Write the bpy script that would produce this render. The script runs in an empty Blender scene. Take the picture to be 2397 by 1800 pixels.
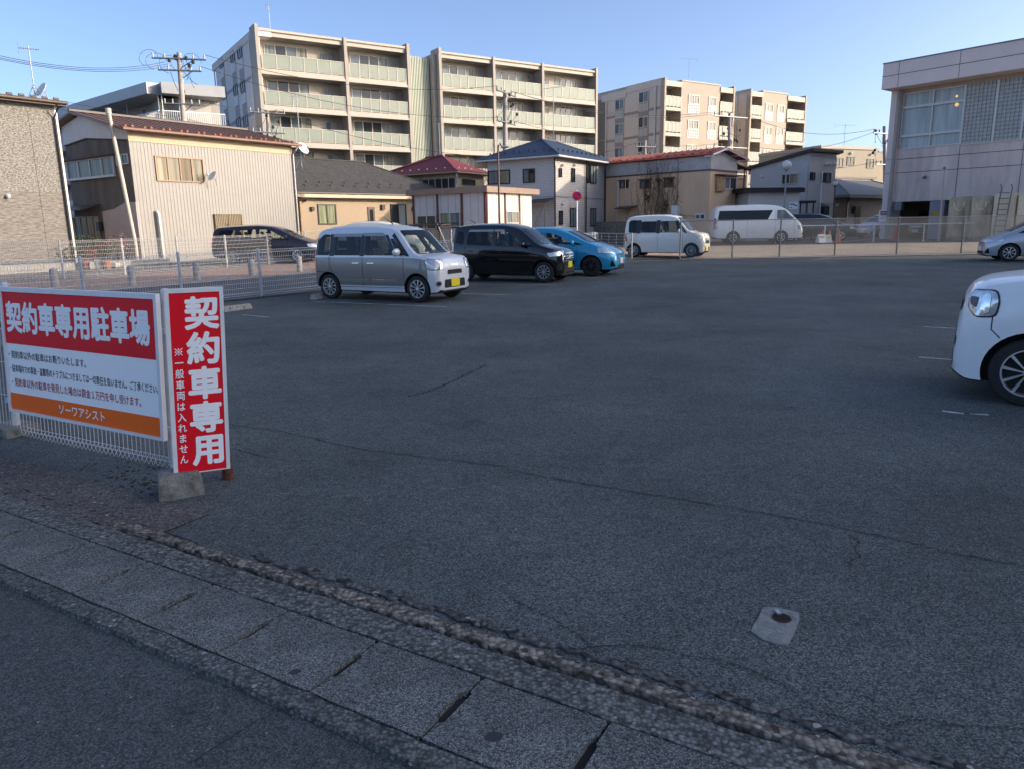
import bpy, bmesh, math, random
from math import radians, sin, cos, pi, hypot
from mathutils import Vector, Matrix, geometry
from mathutils.bvhtree import BVHTree
random.seed(7)
SC = bpy.context.scene
COL = SC.collection

# ---------------------------------------------------------------- camera
W0, H0, FPX = 2397.0, 1800.0, 1720.0
CX, CY = W0 / 2, H0 / 2
HC = 1.6
ROLL = math.atan(.0166)
PITCH = math.atan((CY - 533.0) * cos(ROLL) / FPX)
cam = bpy.data.objects.new('camera', bpy.data.cameras.new('camera'))
COL.objects.link(cam)
cam.data.sensor_fit = 'HORIZONTAL'; cam.data.sensor_width = 36.0
cam.data.lens = FPX / W0 * 36.0
cam.data.clip_start = .05; cam.data.clip_end = 3000
_F = Vector((0, cos(PITCH), -sin(PITCH))); _U = Vector((0, sin(PITCH), cos(PITCH))); _R = Vector((1, 0, 0))
_c, _s = cos(ROLL), sin(ROLL)
_X = _R * _c - _U * _s; _Y = _R * _s + _U * _c; _Z = -_F
cam.matrix_world = Matrix(((_X.x, _Y.x, _Z.x, 0), (_X.y, _Y.y, _Z.y, 0), (_X.z, _Y.z, _Z.z, HC), (0, 0, 0, 1)))
SC.camera = cam

# ---------------------------------------------------------------- sky, sun, exposure
SUN_AZ, SUN_EL = 98.0, 18.0
world = bpy.data.worlds.new("World"); SC.world = world; world.use_nodes = True
wn = world.node_tree.nodes; wl = world.node_tree.links
sky = wn.new('ShaderNodeTexSky'); sky.sky_type = 'NISHITA'; sky.sun_disc = False
sky.sun_elevation = radians(SUN_EL); sky.sun_rotation = radians(SUN_AZ)
sky.altitude = 0; sky.air_density = .5; sky.dust_density = 2.4; sky.ozone_density = 1.8
wl.new(sky.outputs[0], wn['Background'].inputs[0]); wn['Background'].inputs[1].default_value = .15
sun = bpy.data.objects.new('sun', bpy.data.lights.new('sun', 'SUN')); COL.objects.link(sun)
sun.data.energy = 2.0; sun.data.angle = radians(.5); sun.data.color = (1.0, .83, .63)
sd = Vector((sin(radians(SUN_AZ)) * cos(radians(SUN_EL)), cos(radians(SUN_AZ)) * cos(radians(SUN_EL)), sin(radians(SUN_EL))))
sun.rotation_euler = sd.to_track_quat('Z', 'Y').to_euler()
SC.view_settings.view_transform = 'Standard'; SC.view_settings.look = 'None'
SC.view_settings.exposure = 1.24; SC.view_settings.gamma = 1
SC.cycles.max_bounces = 8; SC.cycles.use_denoising = True
try: SC.cycles.denoiser = 'OPENIMAGEDENOISE'
except Exception: pass

# ---------------------------------------------------------------- measuring the photograph
ZT = dict(Z1=(0,0,800/2212), Z2=(700,0,800/2212), Z3=(1350,100,700/2212), Z4=(1900,50,497/1376), Z5=(0,600,600/1533), Z6=(700,480,800/2212),
 Y1=(0,220,400/1384), Y2=(400,300,400/1661), Y3=(680,340,400/2212), Y4=(1050,300,400/2212), Y5=(1400,330,400/2212), Y6=(1700,300,400/2076), Y7=(2150,580,247/1026),
 X1=(0,1000,1200/2212), X2=(1200,1000,1197/2212), X3=(480,40,500/2076), X4=(940,100,500/2212), X5=(2050,60,347/1067), X6=(500,650,1000/2212), P=(0,0,1), K=(0,0,2397/2212))
def PX(n, x, y):
    a = ZT[n]; return a[0] + x*a[2], a[1] + y*a[2]
def ray(px, py):
    u = (px-CX)/FPX; v = (py-CY)/FPX
    return (_X*u - _Y*v + _F)
CAMP = Vector((0, 0, HC))
ZK = [(-1e4, 0), (15, 0), (31, .18), (36, .42), (45, .5), (1e5, .5)]
def zg(Y):
    for (a, za), (b, zb) in zip(ZK, ZK[1:]):
        if Y <= b: return za + (zb-za)*(Y-a)/(b-a)
    return .5
def G(n, x, y):
    r = ray(*PX(n, x, y)); z = 0
    for _ in range(30):
        p = CAMP + r*((z-HC)/r.z); z = zg(p.y)
    return Vector((p.x, p.y, z))
def DY(n, x, y, Y):
    r = ray(*PX(n, x, y)); return CAMP + r*(Y/r.y)
def proj(p):
    d = Vector(p) - CAMP; f = d.dot(_F)
    return CX + FPX*d.dot(_X)/f, CY - FPX*d.dot(_Y)/f
class Face:
    """a vertical plane: origin, azimuth of its u axis, outward normal n"""
    def __init__(s, x, y, az):
        a = radians(az); s.az = az; s.o = Vector((x, y, 0)); s.e = Vector((sin(a), cos(a), 0)); n = Vector((cos(a), -sin(a), 0))
        if n.dot(CAMP - s.o) < 0: n = -n
        s.n = n
    def uz(s, n, x, y):
        r = ray(*PX(n, x, y)); t = (s.o-CAMP).dot(s.n)/r.dot(s.n); p = CAMP + r*t
        return (p-s.o).dot(s.e), p.z
    def at(s, u, z, d=0): return s.o + s.e*u + s.n*d + Vector((0, 0, z))
    def back(s, d): p = s.o - s.n*d; return Face(p.x, p.y, s.az)
    def rect(s, n, x0, y0, x1, y1):
        u0, z1 = s.uz(n, x0, y0); u1, z0 = s.uz(n, x1, y1)
        return min(u0, u1), max(u0, u1), min(z0, z1), max(z0, z1)
def FD(n, x, y, Y, az):
    p = DY(n, x, y, Y); return Face(p.x, p.y, az)

# ---------------------------------------------------------------- objects
def tag(o, label=None, cat=None, group=None, kind=None):
    if label: o['label'] = label
    if cat: o['category'] = cat
    if group: o['group'] = group
    if kind: o['kind'] = kind
    return o
def thing(name, label, cat, loc=(0,0,0), group=None, rz=0):
    o = bpy.data.objects.new(name, None); COL.objects.link(o); o.location = loc; o.rotation_euler = (0, 0, rz)
    o.empty_display_size = .2
    return tag(o, label, cat, group)
def wloc(o):
    v = Vector((0, 0, 0))
    while o is not None: v += o.location; o = o.parent
    return v
class MB:
    def __init__(s): s.v = []; s.f = []; s.m = []; s.cur = 0
    def add(s, vs, fs):
        b = len(s.v); s.v += [Vector(p) for p in vs]
        for f in fs: s.f.append([b+i for i in f]); s.m.append(s.cur)
        return s
    def hexa(s, p): return s.add(p, [(0,3,2,1),(4,5,6,7),(0,1,5,4),(1,2,6,5),(2,3,7,6),(3,0,4,7)])
    def box(s, x0, x1, y0, y1, z0, z1):
        return s.hexa([(x0,y0,z0),(x1,y0,z0),(x1,y1,z0),(x0,y1,z0),(x0,y0,z1),(x1,y0,z1),(x1,y1,z1),(x0,y1,z1)])
    def fbox(s, F, u0, u1, z0, z1, d0, d1):
        return s.hexa([F.at(u0,z0,d1),F.at(u1,z0,d1),F.at(u1,z0,d0),F.at(u0,z0,d0),F.at(u0,z1,d1),F.at(u1,z1,d1),F.at(u1,z1,d0),F.at(u0,z1,d0)])
    def prism(s, pts, vec):
        n = len(pts); vec = Vector(vec); pts = [Vector(p) for p in pts]
        return s.add(pts + [p+vec for p in pts], [tuple(range(n)), tuple(range(2*n-1, n-1, -1))] + [(i, i+n, (i+1) % n + n, (i+1) % n) for i in range(n)])
    def fprism(s, F, uz, d0, d1): return s.prism([F.at(u, z, d1) for u, z in uz], F.n*(d0-d1))
    def slab(s, pts, th):
        """a plate of thickness th under the polygon pts"""
        return s.prism(pts, (0, 0, -th))
    def poly(s, pts): return s.add(pts, [tuple(range(len(pts)))])
    def tube(s, pts, r, n=6, cap=True):
        pts = [Vector(p) for p in pts]; rs = r if isinstance(r, (list, tuple)) else [r]*len(pts)
        vs = []; fs = []
        for i, p in enumerate(pts):
            d = (pts[min(i+1, len(pts)-1)] - pts[max(i-1, 0)]).normalized()
            a = d.cross(Vector((0, 0, 1)) if abs(d.z) < .9 else Vector((1, 0, 0))).normalized(); b = d.cross(a)
            vs += [p + (a*cos(2*pi*k/n + .4) + b*sin(2*pi*k/n + .4))*rs[i] for k in range(n)]
        for i in range(len(pts)-1):
            fs += [(i*n+k, i*n+(k+1) % n, (i+1)*n+(k+1) % n, (i+1)*n+k) for k in range(n)]
        if cap: fs += [tuple(range(n))[::-1], tuple(range(len(vs)-n, len(vs)))]
        return s.add(vs, fs)
    def cyl(s, p, r, h, n=16, r2=None):
        p = Vector(p); return s.tube([p, p+Vector((0,0,h))], [r, r if r2 is None else r2], n)
    def lathe(s, prof, c=(0,0,0), n=16, axis='z'):
        c = Vector(c); vs = []; fs = []; k = len(prof)
        for i in range(n):
            a = 2*pi*i/n
            for r, z in prof:
                q = (r*cos(a), r*sin(a), z) if axis == 'z' else (r*cos(a), z, r*sin(a))
                vs.append(c + Vector(q))
        for i in range(n):
            for j in range(k-1):
                fs.append((i*k+j, ((i+1) % n)*k+j, ((i+1) % n)*k+j+1, i*k+j+1))
        return s.add(vs, fs)
    def ball(s, c, r, n=10):
        return s.lathe([(max(1e-4, r*sin(pi*j/n)), -r*cos(pi*j/n)) for j in range(n+1)], c, n*2)
    def build(s, name, mat, parent=None, smooth=False, local=False, angle=35, fix=True):
        me = bpy.data.meshes.new(name)
        off = Vector((0,0,0)) if (local or parent is None) else wloc(parent)
        me.from_pydata([tuple(p-off) for p in s.v], [], s.f)
        for mm in (mat if isinstance(mat, (list, tuple)) else [mat]): me.materials.append(mm)
        if any(s.m): me.polygons.foreach_set('material_index', s.m)
        if fix:
            bm = bmesh.new(); bm.from_mesh(me); bmesh.ops.recalc_face_normals(bm, faces=bm.faces[:]); bm.to_mesh(me); bm.free()
        if smooth:
            me.polygons.foreach_set('use_smooth', [True]*len(me.polygons)); me.set_sharp_from_angle(angle=radians(angle))
        me.update()
        o = bpy.data.objects.new(name, me); COL.objects.link(o)
        if parent is not None: o.parent = parent
        return o

# ---------------------------------------------------------------- materials
MATS = {}
def newmat(key):
    m = bpy.data.materials.new(key); m.use_nodes = True; MATS[key] = m
    t = m.node_tree; return m, t.nodes, t.links, t.nodes['Principled BSDF']
def pm(key, col=(.5,.5,.5), rough=.7, metal=0, var=.12, sc=3, bump=0, bsc=40, streak=0, coat=0, spec=.5, dirt=None, emit=None):
    if key in MATS: return MATS[key]
    m, n, l, b = newmat(key)
    b.inputs['Roughness'].default_value = rough; b.inputs['Metallic'].default_value = metal
    b.inputs['Coat Weight'].default_value = coat; b.inputs['Coat Roughness'].default_value = .03
    b.inputs['Specular IOR Level'].default_value = spec
    tc = n.new('ShaderNodeTexCoord'); src = tc.outputs['Object']
    mp = n.new('ShaderNodeMapping'); l.new(src, mp.inputs[0])
    if streak: mp.inputs['Scale'].default_value = (1, 1, streak)
    no = n.new('ShaderNodeTexNoise'); no.inputs['Scale'].default_value = sc; no.inputs['Detail'].default_value = 6; no.inputs['Roughness'].default_value = .65
    l.new(mp.outputs[0], no.inputs['Vector'])
    cr = n.new('ShaderNodeValToRGB'); cr.color_ramp.elements[0].position = .3; cr.color_ramp.elements[1].position = .7
    lo = [c*(1-var) for c in col]; hi = [min(1, c*(1+var)) for c in col]
    if dirt: lo = dirt
    cr.color_ramp.elements[0].color = (*lo, 1); cr.color_ramp.elements[1].color = (*hi, 1)
    l.new(no.outputs['Fac'], cr.inputs[0]); l.new(cr.outputs[0], b.inputs['Base Color'])
    if bump:
        n2 = n.new('ShaderNodeTexNoise'); n2.inputs['Scale'].default_value = bsc; n2.inputs['Detail'].default_value = 4
        l.new(src, n2.inputs['Vector']); bp = n.new('ShaderNodeBump'); bp.inputs['Strength'].default_value = bump; bp.inputs['Distance'].default_value = .02
        l.new(n2.outputs['Fac'], bp.inputs['Height']); l.new(bp.outputs[0], b.inputs['Normal'])
    if emit:
        b.inputs['Emission Color'].default_value = (*emit[:3], 1); b.inputs['Emission Strength'].default_value = emit[3]
    return m
def asphalt(key, base, agg=110, light=.5, patch=.16, warm=0, speck=.006, bump=.5):
    m, n, l, b = newmat(key)
    b.inputs['Roughness'].default_value = .85; b.inputs['Specular IOR Level'].default_value = .35
    tc = n.new('ShaderNodeTexCoord'); src = tc.outputs['Object']
    def noise(sc, det=4, rg=.6):
        q = n.new('ShaderNodeTexNoise'); q.inputs['Scale'].default_value = sc; q.inputs['Detail'].default_value = det; q.inputs['Roughness'].default_value = rg
        l.new(src, q.inputs['Vector']); return q.outputs['Fac']
    def mapr(x, a, c, d, e):
        q = n.new('ShaderNodeMapRange'); q.inputs[1].default_value = a; q.inputs[2].default_value = c; q.inputs[3].default_value = d; q.inputs[4].default_value = e
        l.new(x, q.inputs[0]); return q.outputs[0]
    def mul(x, y):
        q = n.new('ShaderNodeMath'); q.operation = 'MULTIPLY'; l.new(x, q.inputs[0]); l.new(y, q.inputs[1]); return q.outputs[0]
    vo = n.new('ShaderNodeTexVoronoi'); vo.inputs['Scale'].default_value = agg; l.new(src, vo.inputs['Vector'])
    sep = n.new('ShaderNodeSeparateColor'); l.new(vo.outputs['Color'], sep.inputs[0])
    stone = mapr(sep.outputs[0], 0, 1, 1-light, 1+light)
    gap = mapr(vo.outputs['Distance'], .25, .75, 1.1, .45)
    fac = mul(mul(stone, gap), mul(mapr(noise(.45, 5), .3, .7, 1-patch, 1+patch), mul(mul(mapr(noise(2.6, 5, .7), .3, .7, .90, 1.10), mapr(noise(1.15, 6, .75), .55, .70, 1.0, .70)), mapr(noise(22, 3), .3, .7, .84, 1.16))))
    mx = n.new('ShaderNodeMix'); mx.data_type = 'RGBA'; mx.blend_type = 'MULTIPLY'; mx.inputs['Factor'].default_value = 1
    mx.inputs['A'].default_value = (*base, 1); l.new(fac, mx.inputs['B'])
    sp = n.new('ShaderNodeMath'); sp.operation = 'GREATER_THAN'; sp.inputs[1].default_value = 1-speck; l.new(sep.outputs[1], sp.inputs[0])
    mx2 = n.new('ShaderNodeMix'); mx2.data_type = 'RGBA'; l.new(sp.outputs[0], mx2.inputs['Factor']); l.new(mx.outputs['Result'], mx2.inputs['A']); mx2.inputs['B'].default_value = (.30, .29, .28, 1)
    l.new(mx2.outputs['Result'], b.inputs['Base Color'])
    bp = n.new('ShaderNodeBump'); bp.inputs['Strength'].default_value = bump; bp.inputs['Distance'].default_value = .006; bp.invert = True
    l.new(vo.outputs['Distance'], bp.inputs['Height']); l.new(bp.outputs[0], b.inputs['Normal'])
    return m
def bandmat(key, c1, c2, scale, axis='Z', rough=.6, var=.1, thin=.5, bump=.4):
    """even courses along one axis: metal shingles, lap siding, sheet joints"""
    m, n, l, b = newmat(key); b.inputs['Roughness'].default_value = rough
    tc = n.new('ShaderNodeTexCoord'); w = n.new('ShaderNodeTexWave'); w.wave_type = 'BANDS'; w.bands_direction = axis; w.wave_profile = 'SAW'
    w.inputs['Scale'].default_value = scale; l.new(tc.outputs['Object'], w.inputs['Vector'])
    cr = n.new('ShaderNodeValToRGB'); e = cr.color_ramp.elements; e[0].position = 0; e[0].color = (*c2, 1); e[1].position = thin; e[1].color = (*c1, 1)
    l.new(w.outputs['Fac'], cr.inputs[0])
    no = n.new('ShaderNodeTexNoise'); no.inputs['Scale'].default_value = 4; no.inputs['Detail'].default_value = 6; l.new(tc.outputs['Object'], no.inputs['Vector'])
    mr = n.new('ShaderNodeMapRange'); mr.inputs[1].default_value = .3; mr.inputs[2].default_value = .7; mr.inputs[3].default_value = 1-var; mr.inputs[4].default_value = 1+var; l.new(no.outputs['Fac'], mr.inputs[0])
    mx = n.new('ShaderNodeMix'); mx.data_type = 'RGBA'; mx.blend_type = 'MULTIPLY'; mx.inputs['Factor'].default_value = 1
    l.new(cr.outputs[0], mx.inputs['A']); l.new(mr.outputs[0], mx.inputs['B']); l.new(mx.outputs['Result'], b.inputs['Base Color'])
    bp = n.new('ShaderNodeBump'); bp.inputs['Strength'].default_value = bump; bp.inputs['Distance'].default_value = .03; l.new(w.outputs['Fac'], bp.inputs['Height']); l.new(bp.outputs[0], b.inputs['Normal'])
    return m
def blockmat(key, c1, c2, mortar, az, bw, bh, ms=.02, rough=.8, var=.25, nsc=30, bump=.6):
    """stone or brick siding on a wall whose u axis has azimuth az"""
    m, n, l, b = newmat(key); b.inputs['Roughness'].default_value = rough
    tc = n.new('ShaderNodeTexCoord'); sx = n.new('ShaderNodeSeparateXYZ'); l.new(tc.outputs['Object'], sx.inputs[0])
    def mad(x, k, y=None):
        q = n.new('ShaderNodeMath'); q.operation = 'MULTIPLY_ADD'; l.new(x, q.inputs[0]); q.inputs[1].default_value = k
        if y is None: q.inputs[2].default_value = 0
        else: l.new(y, q.inputs[2])
        return q.outputs[0]
    u = mad(sx.outputs[0], sin(radians(az)), mad(sx.outputs[1], cos(radians(az))))
    cb = n.new('ShaderNodeCombineXYZ'); l.new(u, cb.inputs[0]); l.new(sx.outputs[2], cb.inputs[1])
    br = n.new('ShaderNodeTexBrick'); br.inputs['Scale'].default_value = 1; br.inputs['Brick Width'].default_value = bw; br.inputs['Row Height'].default_value = bh
    br.inputs['Mortar Size'].default_value = ms*bh; br.inputs['Color1'].default_value = (*c1, 1); br.inputs['Color2'].default_value = (*c2, 1); br.inputs['Mortar'].default_value = (*mortar, 1)
    br.inputs['Bias'].default_value = 0; l.new(cb.outputs[0], br.inputs['Vector'])
    mp = n.new('ShaderNodeMapping'); mp.inputs['Scale'].default_value = (nsc, nsc*2.6, 1); l.new(cb.outputs[0], mp.inputs[0])
    no = n.new('ShaderNodeTexNoise'); no.inputs['Scale'].default_value = 1; no.inputs['Detail'].default_value = 3; l.new(mp.outputs[0], no.inputs['Vector'])
    mr = n.new('ShaderNodeMapRange'); mr.inputs[1].default_value = .35; mr.inputs[2].default_value = .65; mr.inputs[3].default_value = 1-var; mr.inputs[4].default_value = 1+var; l.new(no.outputs['Fac'], mr.inputs[0])
    mx = n.new('ShaderNodeMix'); mx.data_type = 'RGBA'; mx.blend_type = 'MULTIPLY'; mx.inputs['Factor'].default_value = 1
    l.new(br.outputs['Color'], mx.inputs['A']); l.new(mr.outputs[0], mx.inputs['B']); l.new(mx.outputs['Result'], b.inputs['Base Color'])
    bp = n.new('ShaderNodeBump'); bp.inputs['Strength'].default_value = bump; bp.inputs['Distance'].default_value = .03; l.new(mr.outputs[0], bp.inputs['Height']); l.new(bp.outputs[0], b.inputs['Normal'])
    return m
def speckmat(key, c1, c2, az, su, sz, lo=.42, hi=.58, rough=.85, bump=.8):
    """split-face stone: pale and dark chips stretched along the courses"""
    m, n, l, b = newmat(key); b.inputs['Roughness'].default_value = rough
    tc = n.new('ShaderNodeTexCoord'); mp = n.new('ShaderNodeMapping'); mp.inputs['Rotation'].default_value = (0, 0, radians(az-90)); l.new(tc.outputs['Object'], mp.inputs[0])
    m2 = n.new('ShaderNodeMapping'); m2.inputs['Scale'].default_value = (su, su, sz); l.new(mp.outputs[0], m2.inputs[0])
    no = n.new('ShaderNodeTexNoise'); no.inputs['Scale'].default_value = 1; no.inputs['Detail'].default_value = 4; no.inputs['Roughness'].default_value = .7; no.inputs['Distortion'].default_value = .6
    l.new(m2.outputs[0], no.inputs['Vector']); cr = n.new('ShaderNodeValToRGB'); e = cr.color_ramp.elements
    e[0].position = lo; e[0].color = (*c2, 1); e[1].position = hi; e[1].color = (*c1, 1); l.new(no.outputs['Fac'], cr.inputs[0]); l.new(cr.outputs[0], b.inputs['Base Color'])
    bp = n.new('ShaderNodeBump'); bp.inputs['Strength'].default_value = bump; bp.inputs['Distance'].default_value = .04; l.new(no.outputs['Fac'], bp.inputs['Height']); l.new(bp.outputs[0], b.inputs['Normal'])
    return m
def glass(key, col, rough=.04, curtain=None):
    """window pane with what hangs behind it read as vertical folds"""
    if key in MATS: return MATS[key]
    m, n, l, b = newmat(key); b.inputs['Roughness'].default_value = rough; b.inputs['Specular IOR Level'].default_value = .12 if curtain or 'brown' in key else .35
    tc = n.new('ShaderNodeTexCoord'); mp = n.new('ShaderNodeMapping'); mp.inputs['Scale'].default_value = (6, 6, .35) if curtain else (.6, .6, .6); l.new(tc.outputs['Object'], mp.inputs[0])
    no = n.new('ShaderNodeTexNoise'); no.inputs['Scale'].default_value = 1; no.inputs['Detail'].default_value = 3; l.new(mp.outputs[0], no.inputs['Vector'])
    cr = n.new('ShaderNodeValToRGB'); e = cr.color_ramp.elements; e[0].position = .35; e[0].color = (*col, 1); e[1].position = .62; e[1].color = (*(curtain or [c*1.7 for c in col]), 1)
    l.new(no.outputs['Fac'], cr.inputs[0]); l.new(cr.outputs[0], b.inputs['Base Color'])
    return m
class MD(dict):
    def __missing__(s, k): return MATS[k]
M = MD(
 white_metal=pm('white_metal', (.70,.71,.71), .45, .0, .06, 8), grey_metal=pm('grey_metal', (.30,.32,.34), .5, .3, .1, 6), dark_metal=pm('dark_metal', (.035,.032,.03), .5, .2, .2, 6),
 steel=pm('steel', (.42,.43,.45), .4, .8, .1, 8), galv=pm('galvanised', (.17,.18,.19), .5, .5, .15, 20), brown=pm('brown_metal', (.09,.055,.04), .5, 0, .2, 4),
 concrete=pm('concrete', (.33,.31,.28), .9, 0, .25, 14, .5, 60), conc_dark=pm('concrete_dirty', (.22,.21,.19), .92, 0, .35, 12, .7, 70, dirt=(.08,.075,.065)),
 pole=pm('pole_concrete', (.36,.33,.30), .85, 0, .1, 5, .2, 40), wire=pm('cable', (.03,.03,.032), .6), black=pm('black_rubber', (.012,.012,.013), .75, 0, .2, 10),
 black_paint=pm('black_trim', (.01,.01,.011), .25, 0, .1, 5), frame=pm('window_bronze', (.035,.030,.027), .4, 0, .1, 5), alu=pm('window_aluminium', (.55,.54,.51), .4, .1, .08, 5),
 cream_frame=pm('window_cream_frame', (.44,.41,.345), .5), tan_frame=pm('window_wood_frame', (.33,.20,.11), .5, 0, .2, 8),
 g_dark=glass('glass_dark', (.018,.022,.026)), g_blue=glass('glass_sky', (.07,.09,.10)), g_cur=glass('glass_curtain', (.11,.12,.115), .035, (.28,.27,.23)), g_cream=glass('glass_cream_curtain', (.17,.145,.095), .035, (.34,.30,.215)),
 g_cream2=glass('glass_cream_curtain_dull', (.12,.11,.08), .035, (.24,.215,.16)), g_brown=glass('glass_brown_blind', (.10,.075,.045), .035, (.15,.115,.07)), g_green=glass('glass_green_curtain', (.13,.15,.08), .035, (.36,.38,.25)), g_lace=glass('glass_lace', (.11,.14,.15), .035, (.22,.25,.255)), g_frost=pm('glass_frosted_balcony', (.245,.275,.232), .5, 0, .07, 1.2, spec=.3),
 car_glass=glass('car_glass', (.012,.015,.017), .02), chrome=pm('chrome', (.80,.81,.82), .16, 1, .05, 6), lamp=pm('headlamp', (.55,.58,.60), .08, .55, .35, 16, coat=1), red_lamp=pm('tail_lamp', (.45,.015,.02), .15, 0, .15, 9, coat=1),
 tyre=pm('tyre', (.016,.016,.017), .8, 0, .2, 20, .3, 60), rim=pm('alloy_rim', (.62,.63,.65), .28, .7, .08, 10), rim_dark=pm('dark_rim', (.10,.10,.11), .35, .7, .1, 10), yellow=pm('yellow_plate', (.80,.62,.0), .4, 0, .03, 5), white_plate=pm('white_plate', (.8,.8,.8), .4, 0, .03, 5),
 red_sign=pm('sign_red', (.78,.006,.018), .55, 0, .04, 2, spec=.2), white_sign=pm('sign_white', (.90,.90,.89), .5, 0, .03, 2, spec=.3), orange_sign=pm('sign_orange', (.92,.145,.010), .55, 0, .05, 2, spec=.2), ink=pm('sign_ink', (.02,.02,.025), .5), red_ink=pm('sign_red_ink', (.42,.015,.02), .5),
 rust=pm('rust', (.10,.035,.02), .85, 0, .5, 20, .5, 50), paint_line=pm('worn_road_paint', (.42,.43,.43), .8, 0, .5, 9, .3, 80, dirt=(.10,.10,.10)),
)
def window(F, r, parent, frame='frame', g='g_dark', panes=2, fw=.05, d=.05, off=.0, name='window', sill=False):
    u0, u1, z0, z1 = r
    m = MB(); m.fbox(F, u0, u1, z1-fw, z1, off+.002, off+d); m.fbox(F, u0, u1, z0, z0+fw, off+.002, off+d)
    m.fbox(F, u0, u0+fw, z0+fw, z1-fw, off+.002, off+d); m.fbox(F, u1-fw, u1, z0+fw, z1-fw, off+.002, off+d)
    for k in range(1, panes):
        u = u0+(u1-u0)*k/panes; m.fbox(F, u-fw*.5, u+fw*.5, z0+fw, z1-fw, off+.002, off+d*.8)
    if sill: m.fbox(F, u0-.05, u1+.05, z0-.05, z0-.001, off+.002, off+d+.05)
    o = m.build(name, M[frame], parent)
    gs = g if isinstance(g, (list, tuple)) else [g]
    for k, gg in enumerate(gs):
        a = u0+fw+(u1-u0-2*fw)*k/len(gs); b = u0+fw+(u1-u0-2*fw)*(k+1)/len(gs)
        MB().fbox(F, a, b, z0+fw, z1-fw, off+.004, off+.012).build('pane', M[gg], o)
    return o
def pipe(pts, r, mat, parent, name='downpipe', n=8):
    return MB().tube(pts, r, n).build(name, M[mat], parent, smooth=True)
def lettering(s, F, u0, u1, z0, z1, d, mat, parent, bold=.02, fit='box', name='lettering'):
    """text as thin raised mesh letters filling the given rectangle of the plane F"""
    cu = bpy.data.curves.new('text', 'FONT'); cu.body = s; cu.size = 1; cu.extrude = 0; cu.resolution_u = 3
    o = bpy.data.objects.new('text', cu); COL.objects.link(o)
    bpy.context.view_layer.update(); dg = bpy.context.evaluated_depsgraph_get()
    me = bpy.data.meshes.new_from_object(o.evaluated_get(dg)); bpy.data.objects.remove(o); bpy.data.curves.remove(cu)
    if not me.vertices: return None
    # heavier strokes: the same outlines laid side by side, each a hair above the last
    V = [(v.co.x, v.co.y) for v in me.vertices]; Fc = [tuple(p.vertices) for p in me.polygons]; bpy.data.meshes.remove(me)
    offs = [(0, 0)] + [(bold*cos(k*pi/4), bold*sin(k*pi/4)) for k in range(8)] if bold else [(0, 0)]
    pts = []; fcs = []
    for k, (ax, ay) in enumerate(offs):
        b0 = len(pts); pts += [(x+ax, y+ay, k*.00012) for x, y in V]; fcs += [tuple(b0+i for i in f) for f in Fc]
    xs = [p[0] for p in pts]; ys = [p[1] for p in pts]
    x0, x1, y0, y1 = min(xs), max(xs), min(ys), max(ys)
    sx = (u1-u0)/(x1-x0); sy = (z1-z0)/(y1-y0); ox, oz = u0, z0
    if fit == 'em':      # one full-width character in its cell
        sx = u1-u0; sy = z1-z0; ox = u0+(u1-u0-(x1-x0)*sx)/2; oz = z0+(z1-z0-(y1-y0)*sy)/2
    off = wloc(parent); me = bpy.data.meshes.new(name)
    me.from_pydata([tuple(F.at(ox+(x-x0)*sx, oz+(y-y0)*sy, d+e) - off) for x, y, e in pts], [], fcs)
    me.materials.clear(); me.materials.append(M[mat]); me.name = name
    q = bpy.data.objects.new(name, me); COL.objects.link(q); q.parent = parent
    return q

def clearglass(key, tint, refl=1.0):
    """see-through car glass: tinted transparency under a mirror sheen"""
    m, n, l, b = newmat(key); n.remove(b); out = n['Material Output']
    t = n.new('ShaderNodeBsdfTransparent'); t.inputs[0].default_value = (*tint, 1); g = n.new('ShaderNodeBsdfGlossy'); g.inputs['Roughness'].default_value = .01
    f = n.new('ShaderNodeFresnel'); f.inputs[0].default_value = 1.5; mx = n.new('ShaderNodeMixShader'); l.new(f.outputs[0], mx.inputs[0]); l.new(t.outputs[0], mx.inputs[1]); l.new(g.outputs[0], mx.inputs[2]); l.new(mx.outputs[0], out.inputs[0])
    return m
clearglass('tint_clear', (.74,.78,.72)); clearglass('tint_dark', (.16,.18,.19))
def blocks(cs, dx, dy, dz, mat, parent, name='snow_guard'):
    for c in cs: MB().box(c.x-dx, c.x+dx, c.y-dy, c.y+dy, c.z, c.z+dz).build(name, mat, parent)
# ---------------------------------------------------------------- ground
def clip(poly, Y, keep):
    out = []
    for a, b in zip(poly, poly[1:]+poly[:1]):
        ia = (a[1] >= Y) == keep; ib = (b[1] >= Y) == keep
        if ia: out.append(a)
        if ia != ib:
            t = (Y-a[1])/(b[1]-a[1]); out.append((a[0]+(b[0]-a[0])*t, Y))
    return out
def sheet(name, poly, dz, mat, parent=None, kind='structure'):
    m = MB(); ys = [-1e4, 15, 31, 36, 45, 1e4]
    for a, b in zip(ys, ys[1:]):
        q = clip(clip(list(poly), a, True), b, False)
        if len(q) > 2: m.poly([(x, y, zg(y)+dz) for x, y in q])
    bmx = m.build(name, mat, parent)
    return tag(bmx, kind=kind) if kind else bmx
A_LOT = asphalt('lot_asphalt', (.107, .121, .119), 150, .70, .30, speck=.0012)
A_ROAD = asphalt('road_asphalt', (.092, .102, .102), 150, .45, .14, speck=.0012)
A_BACK = asphalt('back_asphalt', (.12, .12, .115), 70, .4, .15)
A_TAN = asphalt('tan_paving', (.44, .36, .27), 60, .3, .16, speck=.0)
A_BRICK = pm('paving_brown', (.36, .245, .18), .9, 0, .3, 6, .3, 40)
sheet('ground', [(-400,-200),(400,-200),(400,900),(-400,900)], 0, pm('gravel_ground', (.16,.14,.12), .95, 0, .3, 1.5, .4, 30))
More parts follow.
